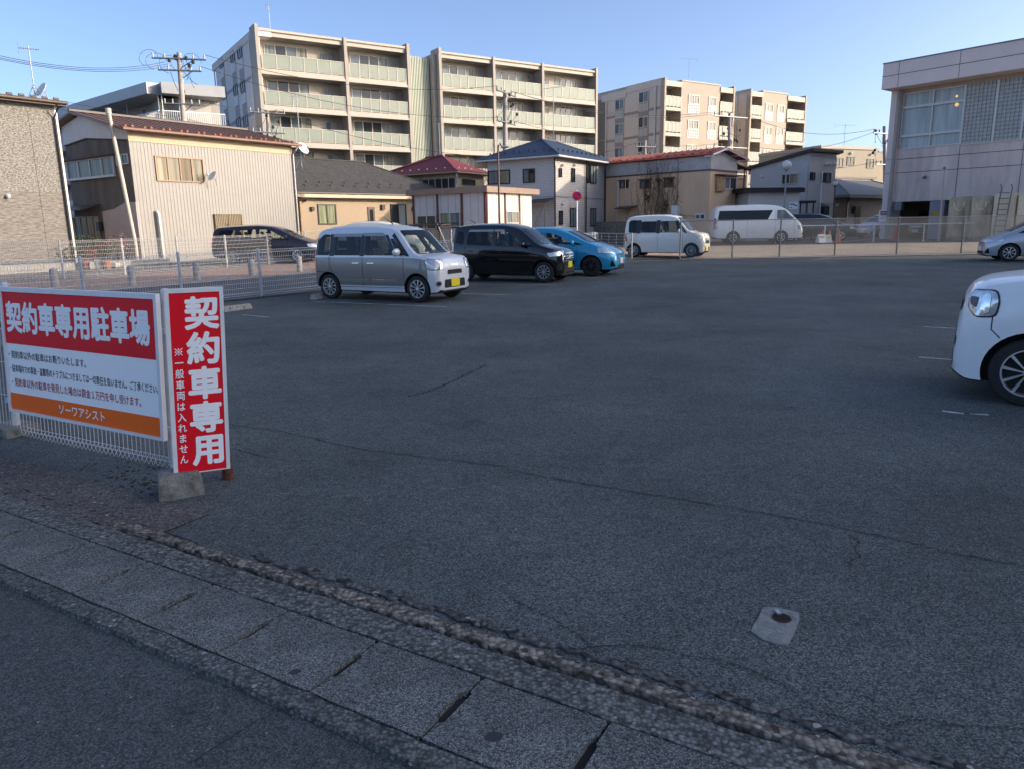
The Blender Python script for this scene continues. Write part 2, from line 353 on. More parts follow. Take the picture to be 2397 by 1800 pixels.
SE = Vector((sin(radians(120.7)), cos(radians(120.7)), 0)); SN = Vector((-SE.y, SE.x, 0)); SO = Vector((-.93, 2.32, 0))
def st(u, v): p = SO + SE*u + SN*v; return (p.x, p.y)
sheet('street', [st(-40,-9), st(40,-9), st(40,-.02), st(-40,-.02)], .006, A_ROAD)
sheet('gutter_bed', [st(-3.25,-.02), st(1.66,-.02), st(1.66,.47), st(-3.25,.47)], .004, pm('gutter_dark', (.02,.02,.021), .95))
# lot: from the street edge to the chain link fence, between the two side boundaries
lotp = [st(-4.6,.66), st(40,.66), (45, 31.4), (-5, 31.4), (-1.0, 25.2), (-6.6, 16.9), (-8.6, 14.0)]
lotp = [st(-40,.66), st(40,.66), (60, 31.2), (.5, 31.2), (-6.75, 17.0), (-40, -26)]
lotp = [st(-8.5,.66), st(40,.66), (60, 31.2), (4.2, 31.2), (-6.75, 16.9)]
sheet('parking_lot', lotp, .018, A_LOT)
NF0 = Vector((-6.62, 16.86)); NFe = Vector((sin(radians(36)), cos(radians(36)))); NFn = Vector((-NFe.y, NFe.x))
def nf(u, v): p = NF0 + NFe*u + NFn*v; return (p.x, p.y)
sheet('back_road', [nf(-30,.12), nf(30,.12), nf(30,5.85), nf(-30,5.85)], .010, A_BACK)
sheet('road_edge_line', [nf(-30,5.68), nf(30,5.68), nf(30,5.82), nf(-30,5.82)], .016, M['paint_line'])
sheet('pavement', [nf(-30,5.85), nf(30,5.85), nf(30,11.6), nf(-30,11.6)], .03, A_BRICK)
sheet('tan_strip', [(2,31.3),(60,31.3),(60,39.3),(2,39.3)], .012, A_TAN)
sheet('hall_yard', [(6,39.3),(80,39.3),(80,70),(6,70)], .012, asphalt('yard_asphalt', (.055,.057,.06), 60, .3, .1))
# ---------------------------------------------------------------- street edge
A_KERB = asphalt('kerb_concrete', (.12,.125,.12), 75, .5, .2, bump=.8)
A_EDGE = asphalt('edge_concrete', (.135,.138,.13), 60, .6, .25, bump=.8)
A_BAND = asphalt('pebble_concrete', (.185,.16,.13), 44, .75, .5, bump=1.0)
def strip(name, v0, v1, h, mat, u0=-8.0, u1=9.0, n=170, wob=.006, z0=.002):
    """a rough kerb or concrete band along the street with a worn outline"""
    m = MB(); rnd = random.Random(name)
    a = [(u0+(u1-u0)*i/n, v0+rnd.uniform(-wob, wob), v1+rnd.uniform(-wob, wob), h+rnd.uniform(-.15, .15)*h) for i in range(n+1)]
    vs = []
    for u, p, q, z in a:
        x0, y0 = st(u, p); x1, y1 = st(u, q); xa, ya = st(u, p+.006); xb, yb = st(u, q-.006)
        vs += [(x0,y0,z0),(xa,ya,z),(xb,yb,z),(x1,y1,z0)]
    fs = [(4*i+j, 4*i+4+j, 4*i+5+j, 4*i+1+j) for i in range(n) for j in range(3)]
    m.add(vs, fs); return tag(m.build(name, mat, None, smooth=True, angle=40), kind='structure')
strip('kerb', -.02, .075, .026, A_KERB, wob=.005)
strip('edge_strip', .452, .612, .024, A_EDGE, wob=.005)
strip('pebble_band', .632, .705, .027, A_BAND, u0=-2.0, wob=.012)
strip('worn_edge', .735, .785, .026, asphalt('crumbled_asphalt', (.09,.088,.084), 40, .8, .2, bump=1.0), u0=-.9, wob=.02, n=240)
strip('stained_verge', .60, 1.02, .023, asphalt('stained_verge_asphalt', (.125,.112,.105), 70, .45, .3), u0=-9, u1=-1.55, wob=.03)
SLAB = asphalt('gutter_cover_concrete', (.175,.184,.176), 190, .72, .40, speck=.012, bump=.8)
ordn = ['farthest left, mostly cut by the photo edge', 'second from the left edge', 'third from the left edge', 'fourth from the left edge', 'fifth from the left edge', 'sixth, just left of the small dark stain', 'with the small dark round stain', 'between the two stained slabs', 'with the larger dark round stain', 'nearest the bottom edge of the photo']
for k in range(-6, 4):
    uu = -.305 + .49*k; a0, a1 = uu+.006, uu+.484; v0, v1 = .081, .446
    t = thing('gutter_cover', 'grey concrete gutter cover slab, ' + ordn[k+6], 'gutter cover', (*st(uu+.245, .26), 0), 'concrete gutter covers along the street edge')
    vm = (v0+v1)/2; w = .065 + .015*((k*7) % 3); nd = .011 + .003*((k*5) % 3)
    out = [(a0,v0),(a1-.008,v0+.001),(a1,v0+.012),(a1,vm-w),(a1-nd,vm-w+.012),(a1-nd*1.1,vm+w*.8),(a1,vm+w+.01),(a1,v1-.01),(a1-.008,v1),(a0+.006,v1),(a0,v1-.008),(a0,vm+w),(a0+nd*.8,vm+w-.01),(a0+nd,vm-w+.01),(a0,vm-w)]
    MB().prism([(*st(u, v), .025) for u, v in out], (0,0,-.021)).build('slab', SLAB, t)
    if k in (0, 2):
        c = st(uu+(.36 if k == 0 else .2), .14 if k == 0 else .2); r = .022 if k == 0 else .03
        MB().add([(c[0]+r*cos(a*pi/6)*(1+.2*sin(a*2.1)), c[1]+r*.8*sin(a*pi/6), .0265) for a in range(12)], [tuple(range(12))]).build('stain', pm('oil_stain', (.03,.031,.034), .8), t)
for a_, b_ in ((-40,-3.255),(1.665,40)): sheet('gutter_apron', [st(a_,.081), st(b_,.081), st(b_,.446), st(a_,.446)], .022, SLAB)
# cracks and the old seams in the asphalt
CR = pm('crack_dark', (.016,.016,.017), .95, 0, .4, 30)
def crack(pts, w=.012, jit=.02, seg=14, name='asphalt_crack', dz=.0225, mat=None):
    rnd = random.Random(str(pts)); P = []
    for a, b in zip(pts, pts[1:]):
        for i in range(seg):
            P.append(a.lerp(b, i/seg))
    P.append(pts[-1]); vs = []
    for i, p in enumerate(P):
        d = (P[min(i+1, len(P)-1)]-P[max(i-1, 0)]); d.z = 0; d.normalize(); n = Vector((-d.y, d.x, 0))
        q = p + n*rnd.uniform(-jit, jit); ww = w*rnd.uniform(.25, 1.0) if 0 < i < len(P)-1 else .001
        for s in (-.5, .5):
            r = q+n*ww*s; vs.append((r.x, r.y, zg(r.y)+dz))
    m = MB().add(vs, [(2*i, 2*i+1, 2*i+3, 2*i+2) for i in range(len(P)-1)])
    return tag(m.build(name, mat or CR), kind='structure')
gl = lambda z, *q: [G(z, *p) for p in q]
crack(gl('X1', (880,-40),(1000,0),(1200,25),(1400,70),(1560,105),(1800,135),(2212,185)), .010, .010)
crack(gl('X2', (0,200),(300,255),(700,320),(1000,370),(1300,425),(1700,510),(1900,560),(2212,615)), .011, .010)
crack(gl('X2', (1455,480),(1500,510),(1475,540),(1505,575),(1460,595),(1450,620)), .010, .005)
crack(gl('X2', (0,760),(180,850),(300,930),(340,970)), .007, .006)
crack(gl('X2', (170,1010),(340,970),(500,960),(620,975),(700,985)), .008, .005)
crack(gl('X2', (720,1000),(920,1035),(1060,1085),(1190,1145),(1240,1190),(1330,1255),(1450,1290),(1560,1325),(1680,1300),(1760,1285),(1900,1310),(2212,1325)), .006, .005)
crack(gl('X6', (2212,185),(1950,255),(1700,340),(1480,405),(1400,440)), .012, .02)
crack(gl('X6', (1430,455),(1330,500),(1240,545),(1110,600),(1000,625)), .030, .02)
crack(gl('X6', (250,320),(270,350),(320,385)), .012, .03)
crack(gl('X6', (110,900),(190,920),(290,945)), .012, .01)
crack(gl('X1', (820,1460),(960,1370),(1100,1280),(1220,1225)), .006, .003, dz=.0095)
crack(gl('X1', (0,240),(200,320),(440,385),(700,345)), .02, .008)
crack(gl('X1', (440,385),(640,440),(860,520)), .012, .006)
# painted bay lines
def pline(a, b, w=.06, name='bay_line'):
    d = (b-a); d.z = 0; d.normalize(); n = Vector((-d.y, d.x, 0))*w/2
    q = [(p.x, p.y) for p in (a-n, b-n, b+n, a+n)]
    return sheet(name, q, .0225, M['paint_line'])
for z, a, b in [('Z6',(80,632),(960,668)),('Z6',(1060,582),(1365,590)),('Z6',(1090,519),(1705,527)),('Z6',(1680,472),(1970,477)),('X6',(145,200),(290,212))]:
    pline(G(z,*a), G(z,*b))
for a, b in [((50,785),(400,803)),((0,1083),(380,1114)),((500,1634),(680,1645)),((230,1608),(440,1634))]:
    A_ = G('Y7',*a); B_ = G('Y7',*b); pline(A_, A_+(B_-A_)*(1 if a[0] > 200 else 2.4), .05)
pline(G('Y6',1050,1615), G('Y6',1320,1530), .05)
# drain collar with the broken pipe end
t = thing('drain_patch', 'small pale concrete patch in the asphalt with a round rusty pipe hole', 'drain', G('X2',1130,880))
pp = [G('X2',*p) for p in [(1080,800),(1140,800),(1235,822),(1240,850),(1215,915),(1190,962),(1140,958),(1075,935),(1030,902),(1040,875),(1060,850)]]
MB().prism([(p.x,p.y,.0245) for p in pp], (0,0,-.02)).build('collar', pm('patch_concrete', (.225,.235,.225), .9, 0, .3, 30, .8, 90), t)
c = G('X2',1161,847); q = MB(); q.lathe([(.034,.0250),(.036,.0270),(.039,.0270),(.041,.0250)], (c.x,c.y,0), 20); q.build('pipe_rim', M['rust'], t, smooth=True)
q = MB(); q.lathe([(.0001,.0255),(.035,.0255)], (c.x,c.y,0), 20); q.build('pipe_hole', pm('hole_dark', (.004,.003,.003), .95), t)
MB().box(c.x-.01,c.x+.008,c.y+.02,c.y+.055,.027,.034).build('hinge', M['steel'], t)

# ---------------------------------------------------------------- mesh fences
def fence(name, label, F, u0, u1, posts, H, z0, matkey, parent_loc=None, dv=.05, r=.0022, nh=5, curl=.06, lean=0, rp=.03, post_h=None, group=None, cat='fence', ph0=0, gz=None):
    """welded mesh fence: verticals with triangular curl at top and bottom, horizontals, round posts"""
    t = thing(name, label, cat, F.at((u0+u1)/2, 0), group)
    gz = gz or (lambda u: zg(F.at(u, 0).y))
    P = lambda u, z, d: F.at(u, z+gz(u), d - lean*z)
    m = MB(); n = int((u1-u0)/dv)
    for i in range(n+1):
        u = u0+(u1-u0)*i/n
        m.tube([P(u,z0+curl,-curl),P(u,z0,-curl*.3),P(u,z0+curl,0),P(u,H-curl,0),P(u,H,-curl*.3),P(u,H-curl,-curl)], r, 4, False)
    k = max(1, int((u1-u0)/2))
    for zz, dd in [(z0+curl,-curl),(z0,-curl*.3),(z0+curl,0),(H-curl,0),(H,-curl*.3),(H-curl,-curl)] + [(z0+curl+(H-2*curl-z0)*(j+1)/(nh+1),.004) for j in range(nh)]:
        m.tube([P(u0+(u1-u0)*j/k, zz, dd) for j in range(k+1)], r*1.25, 4, False)
    m.build('mesh_panel', M[matkey], t)
    for u in posts:
        q = MB(); hh = post_h or H+.03
        q.tube([P(u,ph0-.05,-.035),P(u,hh,-.035),P(u,hh+.012,-.035)], [rp,rp,rp*.6], 10)
        for zz in (.25*H, .8*H): q.fbox(Face(*P(u,0,0).xy, F.az), -rp*1.2, rp*1.2, gz(u)+zz-.02, gz(u)+zz+.02, -.03-lean*zz, .012-lean*zz)
        q.build('post', M[matkey], t, smooth=True)
    return t
M['fence_blue'] = pm('fence_galvanised', (.38,.42,.46), .5, .2, .1, 8)
M['fence_pale'] = pm('fence_pale', (.40,.40,.39), .55, .1, .1, 8)
M['fence_white'] = pm('fence_white', (.52,.53,.54), .5, .1, .1, 8)
# entrance panel at the street and what hangs on it
FE = Face(-4.07, 5.79, 119.7)
LEAN = .065
fence('mesh_fence', 'white welded mesh fence panel by the street behind the wide red and white sign', FE, -3.4, 2.02, [-2.05, -.02, 1.98], 1.2, .015, 'fence_white', r=.0026, nh=3, lean=LEAN, rp=.03)
q = MB(); q.fbox(FE, -.22, .10, -.02, .09, -.16, .10); o = q.build('fence_footing', M['conc_dark']); tag(o, 'mossy concrete footing under the left post of the street fence', 'footing')
# wide sign: its own plane, leaning back with the fence
def FL(F, z, d, lean):   # point helper for a leaning board
    return lambda u, zz, dd: F.at(u, zz, dd - lean*zz)
t = thing('sign_board', 'wide red, white and orange parking notice board with rows of black and red writing', 'sign', FE.at(1, 0, .05))
class LeanFace(Face):
    lean = 0; sk = 0
    def at(s, u, z, d=0): return s.o + s.e*(u+s.sk*z) + s.n*(d - s.lean*z) + Vector((0,0,z))
WS = LeanFace(FE.o.x, FE.o.y, FE.az); WS.lean = LEAN; WS.o = WS.o + WS.n*.075
def uzl(S_, n, x, y):
    """where the photo's ray meets the leaning board"""
    r = ray(*PX(n, x, y)); N = (S_.n + Vector((0,0,S_.lean))); t_ = (S_.o-CAMP).dot(N)/r.dot(N); p = CAMP+r*t_
    return (p-S_.o).dot(S_.e) - S_.sk*p.z, p.z
bL = uzl(WS,'Z5',5,225)[0]; iR = .5*(uzl(WS,'Z5',920,245)[0]+uzl(WS,'Z5',970,1085)[0]); iL = .5*(uzl(WS,'Z5',0,225)[0]+uzl(WS,'Z5',85,930)[0])
bR = iR+.030
zT = .5*(uzl(WS,'Z5',985,215)[1]+uzl(WS,'Z5',0,195)[1]); zB = .5*(uzl(WS,'Z5',1000,1100)[1]+uzl(WS,'Z5',80,930)[1])
fwd = .035
zr = .5*(uzl(WS,'Z5',940,610)[1]+uzl(WS,'Z5',35,530)[1]); zo = .5*(uzl(WS,'Z5',960,960)[1]+uzl(WS,'Z5',85,820)[1])
m = MB(); m.fbox(WS, iL-.03, bR, zT-.035, zT, -.022, .010); m.fbox(WS, iL-.03, bR, zB, zB+.022, -.022, .010); m.fbox(WS, iR, bR, zB+.022, zT-.035, -.022, .010); m.fbox(WS, iL-.03, iL, zB+.022, zT-.035, -.022, .010)
m.build('frame', M['white_metal'], t)
MB().fbox(WS, iL, iR, zB+.022, zT-.035, -.018, -.002).build('panel', M['white_sign'], t)
MB().fbox(WS, iL, iR, zr, zT-.035, -.0018, .0).build('red_field', M['red_sign'], t)
MB().fbox(WS, iL, iR, zB+.022, zo, -.0018, .0).build('orange_field', M['orange_sign'], t)
uw = iR-iL
tl = uzl(WS,'Z5',30,270); br_ = uzl(WS,'Z5',905,555)
TU = lambda xa, ya, xb, yb: .5*(uzl(WS,'Z5',xa,ya)[0]+uzl(WS,'Z5',xb,yb)[0])
lettering('契約車専用駐車場', WS, TU(28,275,50,490), TU(890,305,905,555), zr+.085, zT-.105, .0010, 'white_sign', t, .036)
hh = (zr-zo)
lettering('・契約車以外の駐車はお断りいたします。', WS, TU(52,590,52,590), TU(512,650,512,650), zo+hh*.70, zo+hh*.86, -.0012, 'ink', t, .010)
lettering('・駐車場内での事故・盗難等のトラブルにつきましては一切責任を負いません。ご了承ください。', WS, TU(62,665,62,665), TU(945,790,945,790), zo+hh*.42, zo+hh*.58, -.0012, 'ink', t, .008)
lettering('・契約車以外の駐車を発見した場合は罰金１万円を申し受けます。', WS, TU(72,740,72,740), TU(842,860,842,860), zo+hh*.14, zo+hh*.31, -.0012, 'red_ink', t, .010)
lettering('ソーワアシスト', WS, TU(352,900,358,940), TU(625,950,632,990), zB+.022+(zo-zB)*.22, zB+.022+(zo-zB)*.68, .0010, 'white_sign', t, .015)
# tall narrow sign on its concrete block
L0 = Vector((-2.08, 4.29)); R0 = Vector((-1.77, 4.42)); azn = math.degrees(math.atan2(R0.x-L0.x, R0.y-L0.y))
NS = LeanFace(L0.x, L0.y, azn)
a_ = NS.uz('Z5',1040,1310); b_ = NS.uz('Z5',990,190); c_ = NS.uz('Z5',1335,195); d_ = NS.uz('Z5',1390,1265)
NS.sk = .5*((b_[0]-a_[0])+(c_[0]-d_[0]))/(b_[1]-a_[1]); NS.o = NS.o + NS.e*(a_[0]-NS.sk*a_[1])
nw = .5*((c_[0]-b_[0])+(d_[0]-a_[0])); nb = .5*(a_[1]+d_[1]); nt = .5*(b_[1]+c_[1])
t = thing('sign_board', 'tall narrow red parking sign with large white vertical writing on a concrete block', 'sign', NS.at(nw/2, 0))
f1 = .025; m = MB(); m.fbox(NS, 0, nw, nt-f1, nt, -.04, .0); m.fbox(NS, 0, nw, nb, nb+.006, -.04, .0); m.fbox(NS, 0, f1, nb+.006, nt-f1, -.04, .0); m.fbox(NS, nw-f1*.9, nw, nb+.006, nt-f1, -.04, .0)
m.build('frame', M['white_metal'], t)
MB().fbox(NS, f1, nw-f1*.9, nb+.006, nt-f1, -.035, -.004).build('panel', M['red_sign'], t)
hN = nt-nb; cw = nw*.60
for k, ch in enumerate('契約車専用'):
    zt_ = nt - hN*(.042+.187*k); lettering(ch, NS, nw*.315, nw*.315+cw, zt_-hN*.178, zt_, -.0028, 'white_sign', t, .036, fit='em')
zt_ = nt - hN*.305; zc_ = zt_-hN*.026; uc_ = nw*.1925; q = .021; m = MB()
for sg in (1, -1): m.fprism(NS, [(uc_-q,zc_-sg*q-.003),(uc_+q,zc_+sg*q-.003),(uc_+q,zc_+sg*q+.003),(uc_-q,zc_-sg*q+.003)], -.0018+.0003*sg, -.0036)
for a_, b_ in ((0,1),(0,-1),(1,0),(-1,0)): m.fbox(NS, uc_+a_*.016-.004, uc_+a_*.016+.004, zc_+b_*.016-.004, zc_+b_*.016+.004, -.0036, -.0016)
m.build('lettering', M['white_sign'], t)
for k, ch in enumerate(' 一般車両は入れません'):
    if ch == ' ': continue
    zt_ = nt - hN*(.305+.0585*k); lettering(ch, NS, nw*.115, nw*.115+nw*.155, zt_-hN*.052, zt_, -.0028, 'white_sign', t, .016, fit='em')
m = MB(); m.fbox(NS, .012, .052, .10, nt-.02, -.085, -.041); m.build('post', M['white_metal'], t)
m = MB(); m.fbox(NS, .06, .12, .14, .25, -.09, -.045); m.build('bracket', M['steel'], t)
bx = Face(*G('X1',690,335).xy, 62); q = MB()
rn = random.Random(3); w1 = .255; w2 = .21; hb = .168
vs = []
for zz, k in ((0, 0), (.05, .0), (hb-.02, .012), (hb, .03)):
    for u, d in ((k,-k),(w1*.5,-k*.8),(w1-k,-k),(w1-k,-w2*.5),(w1-k,-w2+k),(w1*.5,-w2+k),(k,-w2+k),(k,-w2*.5)):
        vs.append(bx.at(u+rn.uniform(-.006,.006), zz, d+rn.uniform(-.006,.006)))
fs = [(8*i+j, 8*i+(j+1) % 8, 8*i+8+(j+1) % 8, 8*i+8+j) for i in range(3) for j in range(8)] + [tuple(range(24,32))]
o = q.add(vs, fs).build('concrete_block', M['conc_dark'], smooth=True, angle=25); tag(o, 'weathered concrete block holding the post of the narrow red sign', 'concrete block')
c = G('X1',985,232); m = MB(); m.cyl((c.x,c.y,0),.035,.17,14); m.cyl((c.x,c.y,0),.05,.012,14); o = m.build('post_stub', M['rust'], smooth=True); tag(o, 'rusty brown cut-off post stub behind the narrow red sign', 'post')
# moss and grit by the block
rn = random.Random(5); m = MB()
for _ in range(110):
    p = G('X1', 440+rn.gauss(0,70)+rn.choice([0,150,150]), 195+rn.gauss(0,20)+rn.choice([0,70,55]))
    r = rn.uniform(.004,.016); m.lathe([(r,0),(r*.8,r*.35),(r*.3,r*.55),(.0005,r*.6)], (p.x,p.y,.018), 6)
tag(m.build('moss', pm('moss', (.035,.038,.022), .95, 0, .5, 60), smooth=True), 'dark moss tufts on the asphalt below the street fence', 'moss', kind='stuff')
# lot fence along the back road, in shade
FN = Face(NF0.x, NF0.y, 36)
tag(sheet('fence_kerb', [nf(-9,.10), nf(26,.10), nf(26,-.10), nf(-9,-.10)], .06, M['conc_dark']), kind='structure')
pu = [FN.uz('Y2',x,y)[0] for x, y in ((855,1200),)]
pu = [pu[0]+2.02*k for k in range(-4, 9)]
fence('mesh_fence', 'blue-grey mesh fence in shade along the back of the parking bays', FN, -8, 17.5, pu, 1.14, .1, 'fence_blue', dv=.055, r=.0036, nh=7, rp=.034)
# second fence, across the back road, sunlit
F2 = Face(*G('Y1',1020,1475).xy, 37)
p2 = [F2.uz('Y1',525,1510)[0], 0, F2.uz('Y2',90,1410)[0], F2.uz('Y2',555,1375)[0], F2.uz('Y2',960,1350)[0], F2.uz('Y2',1325,1325)[0]]
p2 = [p2[0]-2*k for k in (3,2,1)] + p2 + [p2[-1]+1.8*k for k in range(1,4)]
fence('mesh_fence', 'sunlit white mesh fence across the back road in front of the corrugated house', F2, p2[0], p2[-1], p2, 1.28, .06, 'fence_pale', dv=.06, r=.0038, nh=7, rp=.04)
# low bar fence behind the parked kei cars
pb = [G('Y4',1940,1470), ]
FB = Face(-3.2, 37.0, 126)
fence('bar_fence', 'sunlit white bar fence behind the black and blue parked cars', FB, -1.5, 10.2, [-1.5,.4,2.4,4.4,6.4,8.3,10.2], 1.08, .2, 'fence_pale', dv=.35, r=.007, nh=6, curl=.02, rp=.03)
# bollards
bl = [('Y1',450,1580,'shaded concrete bollard nearest the left edge, just above the wide sign'),('Y1',1075,1560,'rounded concrete bollard above the right half of the wide sign, second from the left'),('Y2',260,1490,'rounded concrete bollard above the narrow red sign, between two fence posts'),('Y2',790,1445,'rounded concrete bollard just left of the tallest shaded fence post'),('Y2',1255,1410,'rounded concrete bollard nearest the grey parked van')]
for z, x, y, lb in bl:
    p = G(z, x, y); m = MB(); m.lathe([(.001,.0),(.105,0),(.105,.5),(.098,.545),(.075,.575),(.04,.59),(.001,.595)], p, 20)
    tag(m.build('bollard', M['concrete'], smooth=True, angle=50), lb, 'bollard', 'concrete bollards along the pavement')
# wheel stops
for z, a, b, lb in [('X6',(60,185),(205,165),'pale slanted concrete wheel stop left of the grey van beside the fence'),('X6',(528,120),(640,122),'concrete wheel stop behind the rear wheel of the grey van')]:
    A_ = G(z,*a); B_ = G(z,*b); az = math.degrees(math.atan2(B_.x-A_.x, B_.y-A_.y)); L = (B_-A_).length
    if L < .5: L = .6
    if z == 'X6' and a[0] > 500: az = 23
    F = Face(A_.x, A_.y, az); m = MB(); g0 = zg(A_.y)+.015
    m.hexa([F.at(0,g0,.0),F.at(L,g0,0),F.at(L,g0,-.16),F.at(0,g0,-.16),F.at(.02,g0+.11,-.05),F.at(L-.02,g0+.11,-.05),F.at(L-.02,g0+.11,-.13),F.at(.02,g0+.11,-.13)])
    for k in range(3): m.fbox(F, L*(.2+.25*k), L*(.2+.25*k)+.03, g0+.02, g0+.085, -.03, -.005)
    tag(m.build('wheel_stop', M['concrete']), lb, 'wheel stop', 'concrete wheel stops')
# chain link fence at the end of the lot
def chainlink(A_, B_, posts, H, label):
    az = math.degrees(math.atan2(B_.x-A_.x, B_.y-A_.y)); F = Face(A_.x, A_.y, az); L = (B_-A_).length
    t = thing('chain_link_fence', label, 'fence', F.at(L/2, zg(F.at(L/2,0).y)))
    m = MB(); s = .078; h = H-.1; n = int((L+h)/s); base = zg(A_.y)+.06; r = .0055
    for i in range(n):
        for sg in (1, -1):
            u0 = i*s-(h if sg > 0 else 0); u1 = u0+h*1.0
            a, b = (u0, 0), (u1, h)
            if u0 < 0: a = (0, -u0)
            if u1 > L: b = (L, h-(u1-L))
            if b[0] <= a[0]: continue
            za, zb = (a[1], b[1]) if sg > 0 else (h-a[1], h-b[1])
            m.tube([F.at(a[0], base+za, .004*sg), F.at(b[0], base+zb, .004*sg)], r, 3, False)
    m.build('wire_mesh', M['galv'], t)
    q = MB()
    for zz in (.06, H-.02): q.tube([F.at(0,base-.06+zz,0), F.at(L,base-.06+zz,0)], .017, 6)
    q.build('rail', M['galv'], t, smooth=True)
    for p in posts:
        u = (p-A_).dot(F.e); q = MB(); q.tube([F.at(u,base-.1,-.02),F.at(u,base+H-.04,-.02)], .032, 8); q.build('post', M['galv'], t, smooth=True)
    return t
cp = [G('Y6',95,1545), G('Y6',715,1530), G('Y6',1380,1525), G('Z4',570,1505), G('Z4',980,1505)]
A_ = Vector((6.9, 30.2, zg(30.2))); B_ = cp[-1] + (cp[-1]-cp[0])*1.2
chainlink(A_, B_, [A_]+cp+[cp[-1]+(cp[-1]-cp[-2])*k for k in (1,2,3)], 1.58, 'grey chain-link fence with steel posts across the far end of the parking lot')
tag(sheet('fence_base', [(6.9,30.05),(34,30.9),(34,31.3),(6.9,30.4)], .05, M['concrete']), kind='structure')
# ---------------------------------------------------------------- cars
def pchip(pts, x):
    xs = [p[0] for p in pts]; ys = [p[1] for p in pts]; n = len(xs)
    if x <= xs[0]: return ys[0]
    if x >= xs[-1]: return ys[-1]
    h = [xs[i+1]-xs[i] for i in range(n-1)]; d = [(ys[i+1]-ys[i])/h[i] for i in range(n-1)]
    m = [d[0]] + [0 if d[i-1]*d[i] <= 0 else 2*d[i-1]*d[i]/(d[i-1]+d[i]) for i in range(1, n-1)] + [d[-1]]
    for i in range(n-1):
        if x <= xs[i+1]:
            t = (x-xs[i])/h[i]; a = (1+2*t)*(1-t)**2; b = t*(1-t)**2; c = t*t*(3-2*t); e = t*t*(t-1)
            return a*ys[i]+b*h[i]*m[i]+c*ys[i+1]+e*h[i]*m[i+1]
def inpoly(p, poly):
    c = False; n = len(poly)
    for i in range(n):
        a, b = poly[i], poly[i-1]
        if (a[1] > p[1]) != (b[1] > p[1]) and p[0] < (b[0]-a[0])*(p[1]-a[1])/(b[1]-a[1])+a[0]: c = not c
    return c
def rnd_poly(poly, r, seg=4):
    """round the corners of a polygon"""
    out = []; n = len(poly)
    for i in range(n):
        p = Vector(poly[i]); a = Vector(poly[i-1]); b = Vector(poly[(i+1) % n])
        da = a-p; db = b-p; ra = min(r, da.length*.45); rb = min(r, db.length*.45)
        s, e = p+da.normalized()*ra, p+db.normalized()*rb
        for k in range(seg+1):
            t = k/seg; q = s*(1-t)**2 + p*2*t*(1-t) + e*t*t; out.append((q.x, q.y))
    return out
def skin(bvh, poly, phi, off, name, mat, parent, step=.05, rad=.03):
    """a panel laid on the body: polygon (h, z) seen from direction phi (0 front, 90 left, -90 right)"""
    if rad: poly = rnd_poly(poly, rad)
    d = Vector((cos(radians(phi)), sin(radians(phi)), 0)); hx = Vector((-d.y, d.x, 0))
    pts = []
    n = len(poly)
    for i in range(n):
        a = Vector(poly[i]); b = Vector(poly[(i+1) % n]); k = max(1, int((b-a).length/step))
        for j in range(k): pts.append(a.lerp(b, j/k))
    nb = len(pts); x0 = min(p.x for p in pts); x1 = max(p.x for p in pts); z0 = min(p.y for p in pts); z1 = max(p.y for p in pts)
    outline = [(p.x, p.y) for p in pts]
    nx, nz = int((x1-x0)/step), int((z1-z0)/step)
    for i in range(1, nx+1):
        for j in range(1, nz+1):
            q = (x0+i*step-.5*step, z0+j*step-.5*step)
            if inpoly(q, outline) and min((Vector(q)-p).length for p in pts[:nb]) > step*.4: pts.append(Vector(q))
    vs, es, fs, *_ = geometry.delaunay_2d_cdt(pts, [(i, (i+1) % nb) for i in range(nb)], [], 1, 1e-5)
    out = []; last = None
    for v in vs:
        o = hx*v.x + Vector((0, 0, v.y)) + d*6
        loc, nor, idx, dist = bvh.ray_cast(o, -d, 12)
        if loc is None:
            loc, nor, idx, dist = bvh.find_nearest(hx*v.x + Vector((0,0,v.y)) + d*1.5)
        if nor.dot(d) < 0: nor = -nor
        out.append(loc + (nor*.7+d*.3)*off)
    me = bpy.data.meshes.new(name); me.from_pydata([tuple(p) for p in out], [], [f for f in fs if len(f) > 2]); me.materials.append(mat)
    bm = bmesh.new(); bm.from_mesh(me); bmesh.ops.recalc_face_normals(bm, faces=bm.faces[:])
    if bm.faces and sum((f.normal.dot(d) for f in bm.faces)) < 0: bmesh.ops.reverse_faces(bm, faces=bm.faces[:])
    bm.to_mesh(me); bm.free()
    me.polygons.foreach_set('use_smooth', [True]*len(me.polygons))
    o = bpy.data.objects.new(name, me); COL.objects.link(o); o.parent = parent
    return o
def seam(bvh, line, phi, parent, w=.009, name='panel_gap', mat=None, off=.003):
    a = []; b = []
    for i, p in enumerate(line):
        p = Vector(p); d = (Vector(line[min(i+1, len(line)-1)])-Vector(line[max(i-1, 0)])).normalized(); n = Vector((-d.y, d.x))*w/2
        a.append(tuple(p+n)); b.append(tuple(p-n))
    return skin(bvh, a+b[::-1], phi, off, name, mat or M['black_paint'], parent, .06, 0)
